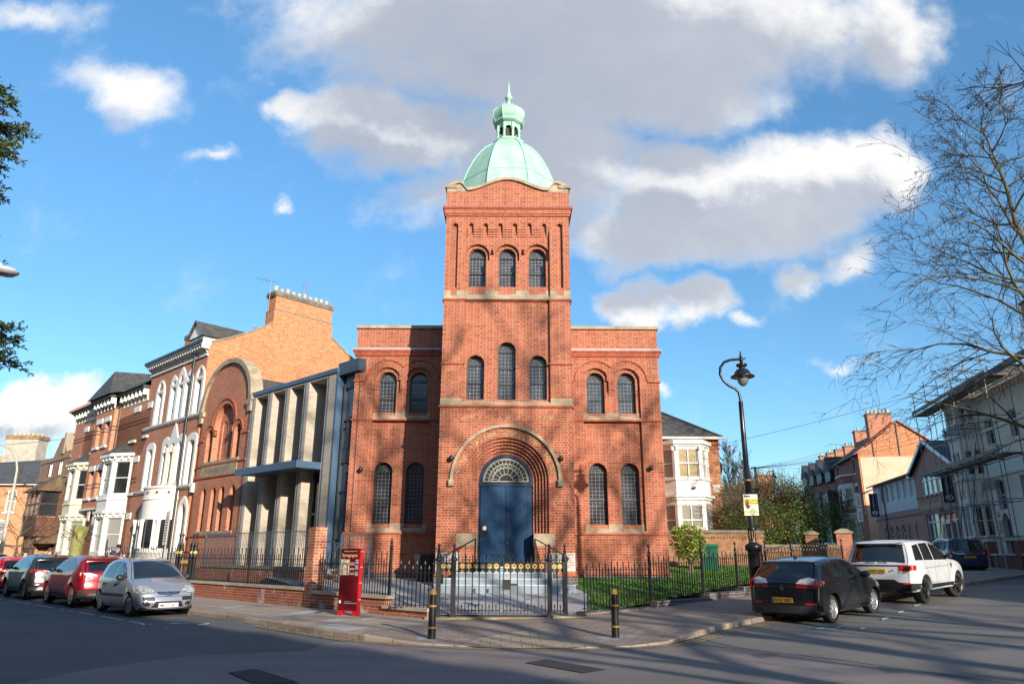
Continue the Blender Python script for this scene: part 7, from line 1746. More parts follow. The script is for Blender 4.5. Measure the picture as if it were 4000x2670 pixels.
def make_car(sp, name, lab, loc, rz, body_m, group=None, z=0.):
    L, W, wr, wf, Rt = sp['L'], sp['W'], sp['wr'], sp['wf'], sp['R']; zb = sp.get('zb', .22); belt = sp['belt']; roofz = sp['H']; rw = sp.get('roofw', .74)
    root = thing(name, lab, 'car', (loc[0], loc[1], z), rz, group)
    ol = cat_rom([(x - L / 2, h) for x, h in sp['out']], 5); n = len(ol)
    def plan(x): u = abs(x) / (L / 2); return 1 - sp.get('nose', .11) * max(0, (u - .55) / .45) ** 2.2
    def Wd(x, h):
        b = belt
        if h <= b: v = 1 - .05 * ((b - .12 - h) / b) ** 2 if h < b - .12 else 1.
        else: v = 1 - (1 - rw) * min(1.15, (h - b) / (roofz - b)) ** 1.15
        return W * plan(x) * v
    nrm = []
    for i in range(n):
        a, b = Vector(ol[max(0, i - 1)]), Vector(ol[min(n - 1, i + 1)]); d = (b - a).normalized(); nrm.append(Vector((-d.y, d.x)))
    if nrm[n // 2].y < 0: nrm = [-q for q in nrm]
    rin = .085
    We = [max(.2, Wd(*p) - rin) for p in ol]
    crown = [.03 + .07 * abs(q.x) ** 2 for q in nrm]
    def spos(i, t, off=0.):
        p = Vector(ol[i]) - nrm[i] * (crown[i] * abs(t) ** 2.4 - off); return (p.x, t * We[i], p.y)
    b = MB(); NT_ = 10; ts = [-1 + 2 * j / NT_ for j in range(NT_ + 1)]
    b.add([spos(i, t) for i in range(n) for t in ts], [(i * (NT_ + 1) + j, (i + 1) * (NT_ + 1) + j, (i + 1) * (NT_ + 1) + j + 1, i * (NT_ + 1) + j + 1) for i in range(n - 1) for j in range(NT_)], True)
    rim = [(spos(i, 1.)[0], spos(i, 1.)[2]) for i in range(n)]
    Ra = Rt + .055
    def archpts(cx):
        h = zb - Rt; a0 = math.asin(max(-1, min(1, h / Ra))); return [(cx + Ra * cos(a), Rt + Ra * sin(a)) for a in [a0 + (pi - 2 * a0) * i / 16 for i in range(17)]]
    bot = []
    for cx in (wf - L / 2, wr - L / 2): bot += archpts(cx)
    poly = rim + [(rim[-1][0] - .02, zb)] + bot + [(rim[0][0] + .02, zb)]
    def dist(p):
        m = 9.
        for i in range(n - 1):
            a, c = Vector(rim[i]), Vector(rim[i + 1]); d = c - a; l2 = d.length_squared
            t = max(0, min(1, (p - a).dot(d) / l2)) if l2 else 0; m = min(m, (p - (a + d * t)).length)
        return m
    def inside(x, y, P):
        r = False; m = len(P)
        for i in range(m):
            (x0, y0), (x1, y1) = P[i], P[(i + 1) % m]
            if (y0 > y) != (y1 > y) and x < (x1 - x0) * (y - y0) / (y1 - y0) + x0: r = not r
        return r
    pts = [Vector(p) for p in poly]; m = len(pts)
    for off in (.02, .05, .09):
        for i in range(2, n - 2):
            q = Vector(rim[i]) - nrm[i] * off
            if inside(q.x, q.y, poly): pts.append(q)
    x = -L / 2 + .1
    while x < L / 2:
        h = zb + .05
        while h < roofz:
            if inside(x, h, poly) and dist(Vector((x, h))) > .12: pts.append(Vector((x, h)))
            h += .085
        x += .13
    v, e, f, *_ = delaunay_2d_cdt(pts, [(i, (i + 1) % m) for i in range(m)], [], 1, 1e-5)
    def yside(x, h):
        d = dist(Vector((x, h))); u = min(1., d / .13); g = sqrt(max(0, 1 - (1 - u) ** 2)); w = Wd(x, h); 
        fl = 0.
        for cx in (wf - L / 2, wr - L / 2):
            rr = sqrt((x - cx) ** 2 + (h - Rt) ** 2); fl = max(fl, sp.get('flare', .02) * max(0., 1 - abs(rr - Ra) / .16)) if h > Rt * .7 else fl
        return max(.15, w - rin) + (min(w, max(.2, w)) - max(.2, w - rin)) * g + fl - sp.get('tuck', .05) * max(0., (zb + .2 - h) / .2) ** 2
    V = [(p.x, yside(p.x, p.y), p.y) for p in v]
    tri = [tuple(t) if (v[t[1]] - v[t[0]]).cross(v[t[2]] - v[t[0]]) < 0 else tuple(reversed(t)) for t in f]
    b.add(V, tri, True); b.add([(x, -y, h) for x, y, h in V], [tuple(reversed(t)) for t in tri], True)
    for cx in (wf - L / 2, wr - L / 2):
        A = archpts(cx)
        for s in (1, -1):
            b.add([(x, s * yside(x, h), h) for x, h in A] + [(x, s * (W - .3), h) for x, h in A], [(i, i + 1, len(A) + i + 1, len(A) + i) for i in range(len(A) - 1)], True)
    body = b.build('body', body_m, root)
    u = MB(); u.box(-L / 2 + .25, L / 2 - .25, -W + .30, W - .30, zb - .04, min(.75, belt - .2)); u.box(-L / 2 + .12, L / 2 - .12, -W + .14, W - .14, zb - .02, zb + .06); u.build('underbody', M_UNDER, root)
    def inset(x, h, md):
        p = Vector((x, h))
        if inside(x, h, poly) and dist(p) >= md: return (x, h)
        i = min(range(n), key=lambda i: (Vector(rim[i]) - p).length); q = Vector(rim[i]) - nrm[i] * md; return (q.x, q.y)
    def onside(pl, s, off=.004, step=.12, mm=M_CGL, nm='side_window', par=root):
        P = [inset(x - L / 2, h, .055) if nm == 'side_window' else (x - L / 2, h) for x, h in pl]; q = MB(); PP = [Vector(p) for p in P]; k_ = len(PP); full = []
        for i in range(k_):
            a, c = PP[i], PP[(i + 1) % k_]; c_ = max(1, int((c - a).length / step)); full += [a + (c - a) * j / c_ for j in range(c_)]
        k_ = len(full); x0 = min(p.x for p in full); x1 = max(p.x for p in full); h0 = min(p.y for p in full); h1 = max(p.y for p in full); ins = []
        x = x0 + step / 2
        while x < x1:
            h = h0 + step / 2
            while h < h1:
                if inside(x, h, P): ins.append(Vector((x, h)))
                h += step
            x += step
        v, e, f, *_ = delaunay_2d_cdt(full + ins, [(i, (i + 1) % k_) for i in range(k_)], [], 1, 1e-5)
        for t in f:
            c = (v[t[1]] - v[t[0]]).cross(v[t[2]] - v[t[0]]) < 0; tt = tuple(t) if (c == (s > 0)) else tuple(reversed(t))
            q.add([(v[i].x, s * (yside(v[i].x, v[i].y) + off), v[i].y) for i in tt], [(0, 1, 2)], True)
        return q if nm is None else q.build(nm, mm, par)
    def endx(y, h, rear, off):
        cand = [i for i in range(n - 1) if (ol[i][0] < 0) == rear and min(ol[i][1], ol[i + 1][1]) <= h <= max(ol[i][1], ol[i + 1][1])]
        if not cand: cand = [0 if rear else n - 2]
        i = min(cand, key=lambda i: ol[i][0]) if rear else max(cand, key=lambda i: ol[i][0])
        a, c = ol[i], ol[i + 1]; t = (h - a[1]) / (c[1] - a[1]) if abs(c[1] - a[1]) > 1e-6 else 0; t = max(0, min(1, t)); x = a[0] + (c[0] - a[0]) * t
        w = We[i] + (We[i + 1] - We[i]) * t; tt = min(1.0, abs(y) / w); nn = nrm[i]; cr = crown[i] * tt ** 2.4
        ex = max(0., abs(y) - w) ; ex = .13 * (1 - sqrt(max(0., 1 - min(1, ex / rin) ** 2)))
        sg = -1 if rear else 1
        return x - nn.x * cr + sg * off - sg * ex * .8
    def onend(pl, rear, off=.006, step=.1, mm=None, nm='light', par=root, mb_=None):
        q = mb_ or MB(); P = pl; PP = [Vector(p) for p in P]; k_ = len(PP); full = []
        for i in range(k_):
            a, c = PP[i], PP[(i + 1) % k_]; c_ = max(1, int((c - a).length / step)); full += [a + (c - a) * j / c_ for j in range(c_)]
        k_ = len(full); ins = []; y = min(p.x for p in full) + step / 2
        while y < max(p.x for p in full):
            h = min(p.y for p in full) + step / 2
            while h < max(p.y for p in full):
                if inside(y, h, P): ins.append(Vector((y, h)))
                h += step
            y += step
        v, e, f, *_ = delaunay_2d_cdt(full + ins, [(i, (i + 1) % k_) for i in range(k_)], [], 1, 1e-5)
        for t in f:
            c = (v[t[1]] - v[t[0]]).cross(v[t[2]] - v[t[0]]) > 0; tt = tuple(t) if (c != rear) else tuple(reversed(t))
            q.add([(endx(v[i].x, v[i].y, rear, off), v[i].x, v[i].y) for i in tt], [(0, 1, 2)], True)
        return q if nm is None else q.build(nm, mm, par)
    mir = lambda pl: [(-y, h) for y, h in pl][::-1]
    # glass
    for pl in sp['win']:
        for s in (1, -1): onside(pl, s)
    def band(h0, h1, rear, tw, nm):
        idx = [i for i in range(n) if (ol[i][0] < 0) == rear and h0 <= ol[i][1] <= h1]; q = MB(); T = [-tw + 2 * tw * j / 8 for j in range(9)]
        q.add([spos(i, t * (1.0), .005) for i in idx for t in T], [(a * 9 + j, (a + 1) * 9 + j, (a + 1) * 9 + j + 1, a * 9 + j + 1) for a in range(len(idx) - 1) for j in range(8)], True); return q.build(nm, M_CGL, root)
    band(*sp['ws'], False, .93, 'windscreen'); rwn = band(*sp['rwin'], True, sp.get('rtw', .88), 'rear_window')
    # lights, plates, trims
    for pl, mm, nm, rear in sp.get('ends', ()):
        if max(p[0] for p in pl) > 0 and min(p[0] for p in pl) < 0: onend(pl, rear, .008, .1, mm, nm)
        else:
            for q in (pl, mir(pl)): onend(q, rear, .010, .08, mm, nm)
    for pl, mm, nm in sp.get('sides', ()):
        for s in (1, -1): onside(pl, s, .008, .1, mm, nm)
    for rear, h, txt, mm in sp.get('plates', ()):
        q = MB(); x = endx(0, h, rear, .022); sg = -1 if rear else 1
        q.box(x - .012, x + .004, -.26, .26, h - .056, h + .056); p = q.build('licence_plate', mm, root); q = MB(); xx = x + sg * .0165
        if rear: xx = x - .0165
        q.text(txt, .098, (lambda a, c: (xx, -a, h - .034 + c)) if rear else (lambda a, c: (xx, a, h - .034 + c)), bold=.012); 
        q.build('plate_lettering', M_BPL, p)
        if 'eu' in sp and rear: q = MB(); q.box(x - .0145, x - .012, .21, .258, h - .054, h + .054); q.build('plate_band', mat('plate_blue', (.01, .06, .32), .5), p)
    for fn in sp.get('extra', ()): fn(root, endx, yside, L, W)
    # seams, handles, mirrors
    sm = MB()
    for pl in sp['seams']:
        pts_ = cat_rom([(x - L / 2, h) for x, h in pl], 6) if len(pl) > 2 else [(pl[0][0] - L / 2 + (pl[1][0] - pl[0][0]) * j / 8, pl[0][1] + (pl[1][1] - pl[0][1]) * j / 8) for j in range(9)]
        for s in (1, -1):
            for a, c in zip(pts_, pts_[1:]):
                d = Vector((c[0] - a[0], c[1] - a[1])); d = Vector((-d.y, d.x)).normalized() * .005
                sm.add([(p[0] + k_ * d.x, s * (yside(*p) + .003), p[1] + k_ * d.y) for p, k_ in ((a, -1), (c, -1), (c, 1), (a, 1))], [(0, 1, 2, 3) if s < 0 else (3, 2, 1, 0)])
    sm.build('door_seams', M_BPL, body)
    for hx, hz in sp['handles']:
        for s in (1, -1): q = MB(); y = yside(hx - L / 2, hz); q.tube([(hx - L / 2 - .09, s * y, hz), (hx - L / 2 - .06, s * (y + .03), hz), (hx - L / 2 + .06, s * (y + .03), hz), (hx - L / 2 + .09, s * y, hz)], .016, 6); q.build('door_handle', sp.get('handle_m', body_m), root)
    mx, mz = sp['mirror']
    for s in (1, -1):
        q = MB(); y = Wd(mx - L / 2, mz); q.ball((mx - L / 2, s * (y + .12), mz + .02), .1, 10, (.75, 1.15, .8)); q.tube([(mx - L / 2 + .02, s * (y - .03), mz - .05), (mx - L / 2 + .02, s * (y + .08), mz)], .03, 6); mo_ = q.build('wing_mirror', sp.get('mirror_m', M_BPL), root)
        q = MB(); q.ball((mx - L / 2 - .045, s * (y + .125), mz + .02), .075, 10, (.35, 1.25, .85)); q.build('mirror_glass', M_CGL, mo_)
    # wheels
    rm = sp.get('rim_m', M_ALLOY); ns = sp.get('spokes', 5); tw = sp.get('tw', .21); rr = sp.get('rr', .68) * Rt
    for ax, (cx, ang) in enumerate(((wr - L / 2, 0.), (wf - L / 2, sp.get('steer', 0.)))):
        for s in (1, -1):
            w = MB(); w.lathe([(rr, -tw / 2), (Rt - .03, -tw / 2), (Rt - .008, -tw / 2 + .025), (Rt, -tw / 4), (Rt, tw / 4), (Rt - .008, tw / 2 - .025), (Rt - .03, tw / 2), (rr, tw / 2)], (0, 0, 0), 28, ax='y', caps=False)
            wo_ = w.build('wheel', M_TYRE, root, (cx, s * (W - tw / 2 - .045), Rt), (0, 0, ang * 1.))
            w = MB(); y0 = -s * 0 ; o_ = s * tw / 2
            w.lathe([(rr * .97, -.01), (rr * .99, .0), (rr * .90, .005)], (0, 0, 0), 28, ax='y') if 0 else None
            for i in range(28):
                a0, a1 = 2 * pi * i / 28, 2 * pi * (i + 1) / 28; yo = o_ - s * .004
                w.quad((rr * .86 * cos(a0), yo - s * .03, rr * .86 * sin(a0)), (rr * 1.01 * cos(a0), yo, rr * 1.01 * sin(a0)), (rr * 1.01 * cos(a1), yo, rr * 1.01 * sin(a1)), (rr * .86 * cos(a1), yo - s * .03, rr * .86 * sin(a1)))
            for i in range(ns):
                a = 2 * pi * i / ns + .3
                for da in ((-.13, .13) if sp.get('twin') else (0.,)):
                    w.obox((.05 * cos(a), o_ - s * .03, .05 * sin(a)), (rr * .9 * cos(a + da), o_ - s * .025, rr * .9 * sin(a + da)), .035 if sp.get('twin') else .055, .03, (0, 1, 0))
            w.lathe([(.06, o_ - s * .03 - .012), (.055, o_ - s * .03 + .012)], (0, 0, 0), 12, ax='y') if 0 else w.ball((0, o_ - s * .03, 0), .06, 8, (1, .4, 1)); w.build('rim', rm, wo_)
            w = MB(); w.lathe([(rr, -.002), (rr, .002)], (0, o_ - s * .07, 0), 20, ax='y'); w.build('brake_disc', M_UNDER, wo_)
    q = MB(); ax_ = ol[n // 2]
    if sp.get('ant'): x = sp['ant'] - L / 2; zt_ = max(h for (xx, h) in ol if abs(xx - x) < .25); q.ball((x, 0, zt_ + .01), .05, 8, (1.3, .8, .7)); q.tube([(x, 0, zt_), (x - .12, 0, zt_ + .2)], .006, 5); q.build('aerial', M_BPL, root)
    return root
def badge(kind, h, rear, size=.09, col=None):
    def fn(root, endx, yside, L, W):
        x = endx(0, h, rear, .012); sg = -1 if rear else 1; q = MB(); F = lambda y, z: (x + sg * .004, y, z)
        if kind == 'diamond':
            o = [(0, h + size), (-.62 * size, h), (0, h - size), (.62 * size, h)]; i = [(0, h + size * .45), (-.26 * size, h), (0, h - size * .45), (.26 * size, h)]; q.tess([o, i], F, False); q.tess([o, i], F, True)
        elif kind == 'ring': o = [(size * cos(a * pi / 10), h + size * .8 * sin(a * pi / 10)) for a in range(20)]; i = [(size * .75 * cos(a * pi / 10), h + size * .6 * sin(a * pi / 10)) for a in range(20)]; q.tess([o, i], F); q.tess([o, i], F, True); q.box(x - .006, x + .006, -size * 1.15, size * 1.15, h - .018, h + .018)
        elif kind == 'chevrons':
            for dz in (0, -.055):
                for s in (-1, 1): q.obox((x + .006, 0, h + .05 + dz), (endx(s * .12, h, rear, .012), s * .12, h - .02 + dz), .012, .026)
        elif kind == 'oval': q.ball((x, 0 if not col else col, h), size, 10, (.15, 1, .5))
        elif kind[0] == '"':
            s = kind[1:]
            q.text(s, size, (lambda a, c: (endx(col or 0, h + c, True, .012), (col or 0) - a, h + c)), bold=.012)
        q.build('badge' if kind[0] != '"' else 'badge_lettering', M_CHR if not (kind[0] == '"' and 'RANGE' in kind) else M_BPL, root)
    return fn
# --- shapes of the parked cars
MEG = dict(L=4.30, W=.90, H=1.475, wr=.80, wf=3.44, R=.315, belt=.93, zb=.22, out=[(.10, .22), (.05, .34), (.0, .47), (.015, .62), (.045, .78), (.06, .93), (.20, 1.10), (.42, 1.31), (.50, 1.395), (.75, 1.435), (1.2, 1.468), (1.75, 1.475), (2.15, 1.45), (2.5, 1.36), (2.95, 1.15), (3.3, .985), (3.5, .94), (3.85, .86), (4.10, .76), (4.24, .62), (4.29, .45), (4.24, .26)],
           win=[[(1.72, .98), (2.72, .96), (2.98, 1.02), (2.55, 1.27), (2.15, 1.385), (1.82, 1.40)], [(.98, 1.02), (1.66, .985), (1.76, 1.40), (1.35, 1.385), (1.05, 1.27)], [(.66, 1.10), (.92, 1.03), (.99, 1.25), (.90, 1.22)]], ws=(.99, 1.42), rwin=(1.0, 1.36), rtw=.90,
           ends=[([(.34, .90), (.86, .86), (.86, .98), (.62, 1.04), (.42, .99)], M_TLW, 'tail_light', True), ([(.34, .80), (.86, .80), (.86, .865), (.35, .875)], M_TLR, 'tail_light', True), ([(-.86, .24), (.86, .24), (.86, .42), (-.86, .42)], M_PLAS, 'rear_bumper', True), ([(.52, .43), (.78, .43), (.72, .475), (.50, .475)], M_TLR, 'reflector', True), ([(-.30, 1.385), (.30, 1.385), (.30, 1.42), (-.30, 1.42)], M_TLR, 'brake_light', True), ([(-.28, .98), (.24, 1.02), (.24, 1.0), (-.28, .955)], M_BPL, 'rear_wiper', True)],
           sides=[([(.03, .80), (.36, .86), (.42, .93), (.20, 1.01), (.05, .96)], M_TLR, 'tail_light_corner'), ([(1.25, .24), (3.0, .24), (3.0, .33), (1.25, .33)], M_BPL, 'sill')], plates=[(True, .53, 'DU13 TRZ', M_YPL2)], eu=1,
           extra=[badge('diamond', .80, True, .085), badge('"MEGANE', .66, True, .085), badge('"dCi', .60, True, .07, -.52)], seams=[[(1.70, .93), (1.72, .40), (1.80, .30)], [(2.92, .96), (2.96, .6), (2.86, .32)], [(.92, .98), (1.08, .75), (1.16, .62)], [(1.8, .30), (2.86, .30)]], handles=[(1.15, .86), (2.02, .85)], mirror=(2.70, 1.0), spokes=8, ant=.95, steer=-.10)
RRS = dict(L=4.85, W=.985, H=1.79, wr=.96, wf=3.88, R=.385, belt=1.16, zb=.36, rr=.74, roofw=.80, nose=.08, out=[(.12, .38), (.06, .5), (.0, .62), (.01, .78), (.03, .95), (.05, 1.12), (.13, 1.24), (.28, 1.50), (.36, 1.66), (.26, 1.70), (.40, 1.745), (.8, 1.78), (1.5, 1.795), (2.2, 1.775), (2.6, 1.70), (3.0, 1.48), (3.38, 1.25), (3.6, 1.20), (4.1, 1.14), (4.5, 1.04), (4.74, .88), (4.83, .66), (4.80, .5), (4.70, .38)],
           win=[[(1.95, 1.19), (2.95, 1.17), (3.15, 1.24), (2.65, 1.56), (2.35, 1.67), (2.02, 1.69)], [(1.10, 1.21), (1.88, 1.19), (1.95, 1.69), (1.22, 1.68)], [(.45, 1.22), (1.04, 1.21), (1.14, 1.67), (.66, 1.63)]], ws=(1.26, 1.70), rwin=(1.18, 1.66), rtw=.93,
           ends=[([(.60, .93), (.92, .93), (.92, 1.10), (.60, 1.10)], M_TLR, 'tail_light', True), ([(.60, .88), (.92, .88), (.92, .93), (.60, .93)], M_TLW, 'tail_light', True), ([(-.93, .38), (.93, .38), (.93, .60), (.58, .62), (.45, .70), (-.45, .70), (-.58, .62), (-.93, .60)], M_BPL, 'rear_bumper', True), ([(.66, .56), (.86, .56), (.86, .61), (.66, .61)], M_TLR, 'reflector', True), ([(-.60, 1.06), (.60, 1.06), (.60, 1.10), (-.60, 1.10)], M_BPL, 'tailgate_trim', True)],
           sides=[([(.02, .93), (.40, .95), (.44, 1.08), (.05, 1.10)], M_TLR, 'tail_light_corner'), ([(1.42, .38), (3.42, .38), (3.42, .50), (1.42, .52)], M_BPL, 'sill'), ([(.02, .42), (.55, .42), (.55, .58), (.02, .60)], M_BPL, 'bumper_corner'), ([(3.36, .92), (3.46, .94), (3.46, 1.06), (3.36, 1.06)], M_BPL, 'wing_vent')], plates=[(True, .93, 'HA03 AAA', M_YPL)],
           extra=[badge('"RANGE   ROVER', 1.135, True, .085), badge('oval', .95, True, .05, -.45)], seams=[[(1.92, 1.16), (1.94, .60), (1.96, .52)], [(3.10, 1.18), (3.14, .8), (3.06, .52)], [(1.06, 1.18), (1.22, .98), (1.40, .82)], [(.95, .98), (3.35, 1.0)]], handles=[(1.35, 1.06), (2.25, 1.05)], mirror=(2.95, 1.24), rim_m=M_BRIM, tw=.27, twin=True, flare=.03, steer=-.3)
C3 = dict(L=3.85, W=.83, H=1.525, wr=.66, wf=3.12, R=.30, belt=.90, zb=.20, roofw=.72, nose=.15, out=[(.10, .22), (.03, .36), (.0, .55), (.03, .75), (.09, .95), (.24, 1.22), (.45, 1.40), (.85, 1.495), (1.4, 1.525), (1.85, 1.50), (2.2, 1.41), (2.6, 1.19), (2.9, 1.01), (3.08, .945), (3.35, .86), (3.6, .75), (3.75, .64), (3.82, .50), (3.85, .36), (3.78, .20)],
          win=[[(1.70, .95), (2.55, .93), (2.78, 1.0), (2.35, 1.29), (2.0, 1.42), (1.72, 1.445)], [(.72, .99), (1.62, .955), (1.64, 1.44), (1.15, 1.42), (.80, 1.27)]], ws=(.985, 1.455), rwin=(1.0, 1.36),
          ends=[([(.33, .66), (.70, .60), (.78, .74), (.72, .82), (.50, .78)], M_HL, 'headlight', False), ([(-.32, .65), (.32, .65), (.26, .58), (.0, .545), (-.26, .58)], M_BPL, 'grille', False), ([(.36, .42), (.74, .43), (.74, .52), (.36, .52)], M_BPL, 'bumper_strip', False), ([(-.42, .25), (.42, .25), (.34, .40), (-.34, .40)], M_BPL, 'lower_grille', False), ([(.48, .29), (.60, .29), (.62, .35), (.54, .40), (.46, .35)], M_BPL, 'fog_lamp', False), ([(-.34, .535), (.34, .535), (.34, .520), (-.34, .520)], M_BPL, 'bumper_gap', False)],
          sides=[([(3.42, .64), (3.72, .60), (3.62, .72), (3.30, .80)], M_HL, 'headlight_corner'), ([(1.0, .47), (2.72, .50), (2.72, .57), (1.0, .55)], M_BPL, 'rubbing_strip')], plates=[(False, .30, 'MK07 NLY', M_WPL)],
          extra=[badge('chevrons', .61, False)], seams=[[(1.66, .92), (1.66, .45), (1.70, .26)], [(2.74, .94), (2.80, .6), (2.72, .26)], [(.70, .95), (.82, .75), (.98, .6)], [(1.70, .25), (2.72, .25)]], handles=[(1.05, .80), (2.0, .79)], mirror=(2.58, .98), rim_m=mat('grey_wheel_trim', (.26, .26, .27), .45, .3), spokes=9, handle_m=M_BPL, steer=.12)
for i_ in range(3): C3['ends'].append(([(-.28 + .03 * i_, .645 - .03 * i_), (.28 - .03 * i_, .645 - .03 * i_), (.275 - .03 * i_, .633 - .03 * i_), (-.275 + .03 * i_, .633 - .03 * i_)], M_CHR, 'grille_bar', False))
QAS = dict(L=4.38, W=.90, H=1.595, wr=.84, wf=3.49, R=.35, belt=1.02, zb=.28, out=[(.12, .30), (.05, .42), (.0, .55), (.02, .74), (.04, .92), (.08, 1.05), (.24, 1.20), (.44, 1.40), (.36, 1.47), (.55, 1.51), (1.0, 1.575), (1.7, 1.595), (2.2, 1.56), (2.6, 1.45), (3.05, 1.22), (3.35, 1.09), (3.55, 1.06), (3.95, .97), (4.2, .86), (4.34, .68), (4.37, .48), (4.28, .28)],
           win=[[(1.78, 1.06), (2.72, 1.04), (3.0, 1.10), (2.55, 1.36), (2.2, 1.48), (1.85, 1.50)], [(.95, 1.12), (1.70, 1.07), (1.78, 1.50), (1.30, 1.48), (.98, 1.33)], [(.62, 1.22), (.90, 1.14), (.92, 1.32)]], ws=(1.10, 1.50), rwin=(1.09, 1.42), rtw=.90,
           ends=[([(.40, .93), (.66, .98), (.86, .98), (.86, 1.06), (.60, 1.05), (.42, .99)], M_TLW, 'tail_light', True), ([(.58, .88), (.86, .90), (.86, .98), (.62, .97)], M_TLR, 'tail_light', True), ([(-.86, .30), (.86, .30), (.86, .52), (-.86, .52)], M_PLAS, 'rear_bumper', True), ([(-.62, .36), (.62, .36), (.55, .43), (-.55, .43)], mat('silver_skid', (.35, .35, .36), .4, .5), 'skid_plate', True), ([(.50, .44), (.72, .44), (.72, .475), (.50, .475)], M_TLR, 'reflector', True), ([(-.22, 1.48), (.22, 1.48), (.22, 1.51), (-.22, 1.51)], M_TLR, 'brake_light', True)],
           sides=[([(.04, .90), (.40, .98), (.30, 1.06), (.08, 1.06)], M_TLR, 'tail_light_corner'), ([(1.30, .28), (3.02, .28), (3.02, .40), (1.30, .40)], M_BPL, 'sill')], plates=[(True, .84, 'FJ16 EXB', M_YPL)],
           extra=[badge('ring', .985, True, .07), badge('"QASHQAI', .80, True, .055, .52)], seams=[[(1.74, 1.04), (1.76, .60), (1.80, .42)], [(2.98, 1.05), (3.04, .7), (2.96, .42)], [(.92, 1.06), (1.08, .85), (1.24, .66)]], handles=[(1.12, .96), (2.05, .95)], mirror=(2.75, 1.10), spokes=5, twin=True, ant=.8)
ATE = dict(QAS, L=4.36, H=1.60, extra=[], plates=[(True, .86, 'KX18 OVD', M_YPL)], spokes=10, rim_m=mat('dark_alloy', (.12, .12, .125), .35, .6))
ATE['ends'] = [([(.36, .95), (.86, .98), (.86, 1.07), (.36, 1.03)], M_TLR, 'tail_light', True), ([(.30, .98), (.52, 1.0), (.52, 1.03), (.30, 1.01)], M_TLW, 'tail_light', True), ([(-.86, .30), (.86, .30), (.86, .46), (-.86, .46)], M_PLAS, 'rear_bumper', True), ([(-.66, .34), (.66, .34), (.56, .47), (-.56, .47)], mat('white_skid', (.62, .62, .60), .45), 'skid_plate', True), ([(.40, .52), (.80, .52), (.80, .55), (.40, .55)], M_TLR, 'reflector', True), ([(-.3, 1.485), (.3, 1.485), (.3, 1.51), (-.3, 1.51)], M_TLR, 'brake_light', True)]
ZAF = dict(L=4.47, W=.90, H=1.64, wr=.85, wf=3.55, R=.315, belt=.98, zb=.22, roofw=.80, nose=.08, out=[(.08, .24), (.02, .36), (.0, .50), (.02, .70), (.04, .90), (.08, 1.02), (.20, 1.26), (.32, 1.50), (.38, 1.57), (.7, 1.61), (1.3, 1.64), (2.0, 1.635), (2.4, 1.57), (2.9, 1.32), (3.35, 1.08), (3.55, 1.03), (3.95, .92), (4.25, .78), (4.42, .6), (4.46, .42), (4.38, .22)],
           win=[[(2.0, 1.03), (2.9, 1.01), (3.15, 1.08), (2.65, 1.42), (2.3, 1.53), (2.05, 1.54)], [(1.12, 1.05), (1.92, 1.03), (1.97, 1.54), (1.18, 1.53)], [(.42, 1.10), (1.06, 1.06), (1.12, 1.53), (.58, 1.48)]], ws=(1.09, 1.56), rwin=(1.06, 1.52), rtw=.9,
           ends=[([(.62, .84), (.86, .84), (.86, 1.16), (.70, 1.16)], M_TLR, 'tail_light', True), ([(.63, .93), (.86, .93), (.86, .97), (.63, .97)], M_TLW, 'tail_light', True), ([(-.62, .88), (.62, .88), (.62, .905), (-.62, .905)], M_CHR, 'chrome_strip', True), ([(-.86, .24), (.86, .24), (.86, .30), (-.86, .30)], M_BPL, 'rear_bumper', True)],
           sides=[([(.04, .84), (.26, .86), (.24, 1.16), (.13, 1.16)], M_TLR, 'tail_light_corner')], plates=[(True, .74, 'FE56 NLK', M_YPL)], extra=[badge('ring', .97, True, .055)], seams=[[(1.96, 1.0), (1.98, .5), (2.0, .3)], [(3.12, 1.02), (3.16, .6), (3.08, .3)], [(1.1, 1.02), (1.2, .8), (1.28, .65)]], handles=[(1.3, .92), (2.2, .91)], mirror=(2.9, 1.06), spokes=7)
HAT = dict(MEG, L=3.75, W=.80, wr=.62, wf=3.02, R=.30, extra=[], eu=0, out=[(x * 3.75 / 4.30, z * 1.02) for x, z in MEG['out']], win=[[(x * 3.75 / 4.30, z) for x, z in w_] for w_ in MEG['win']], seams=[[(x * 3.75 / 4.30, z) for x, z in w_] for w_ in MEG['seams']], handles=[(1.0, .86), (1.78, .85)], mirror=(2.36, 1.0), sides=[], plates=[(True, .78, 'FL15 HKU', M_YPL)], ends=[([(.50, .80), (.76, .80), (.76, 1.08), (.64, 1.08)], M_TLR, 'tail_light', True), ([(.60, .86), (.68, .86), (.70, 1.0), (.62, 1.0)], M_TLW, 'tail_light', True)], spokes=6)
P_BLK = paint('paint_black', (.010, .011, .014)); P_WHT = paint('paint_pearl_white', (.56, .57, .59), rough=.3); P_SIL = paint('paint_silver', (.27, .29, .34), rough=.32, metal=.35); P_RED = paint('paint_dark_red', (.24, .008, .016), metal=.2); P_DGR = paint('paint_dark_grey', (.028, .034, .042), metal=.2); P_BLU = paint('paint_navy', (.010, .022, .085)); P_BRD = paint('paint_bright_red', (.42, .012, .014)); P_LBL = paint('paint_light_blue', (.30, .42, .55), metal=.3)
GL, GR = 'cars parked along the left street', 'cars parked along the right street'
def gzc(x, y): return ground(x, y) + .02
def put(sp, nm, lab, x, y, hd, m, grp):
    """hd: compass-like heading in degrees clockwise from straight ahead"""
    o = make_car(sp, nm, lab, (x, y), radians(90 - hd), m, grp, gzc(x, y))
    g0 = ground(x + sin(radians(hd)), y + cos(radians(hd))) - ground(x - sin(radians(hd)), y - cos(radians(hd))); o.rotation_euler[1] = -atan2(g0, 2.); return o
put(MEG, 'hatchback', 'black five-door hatchback with silver badge and amber rear plate beside the right kerb', 7.95, 19.5, 45, P_BLK, GR)
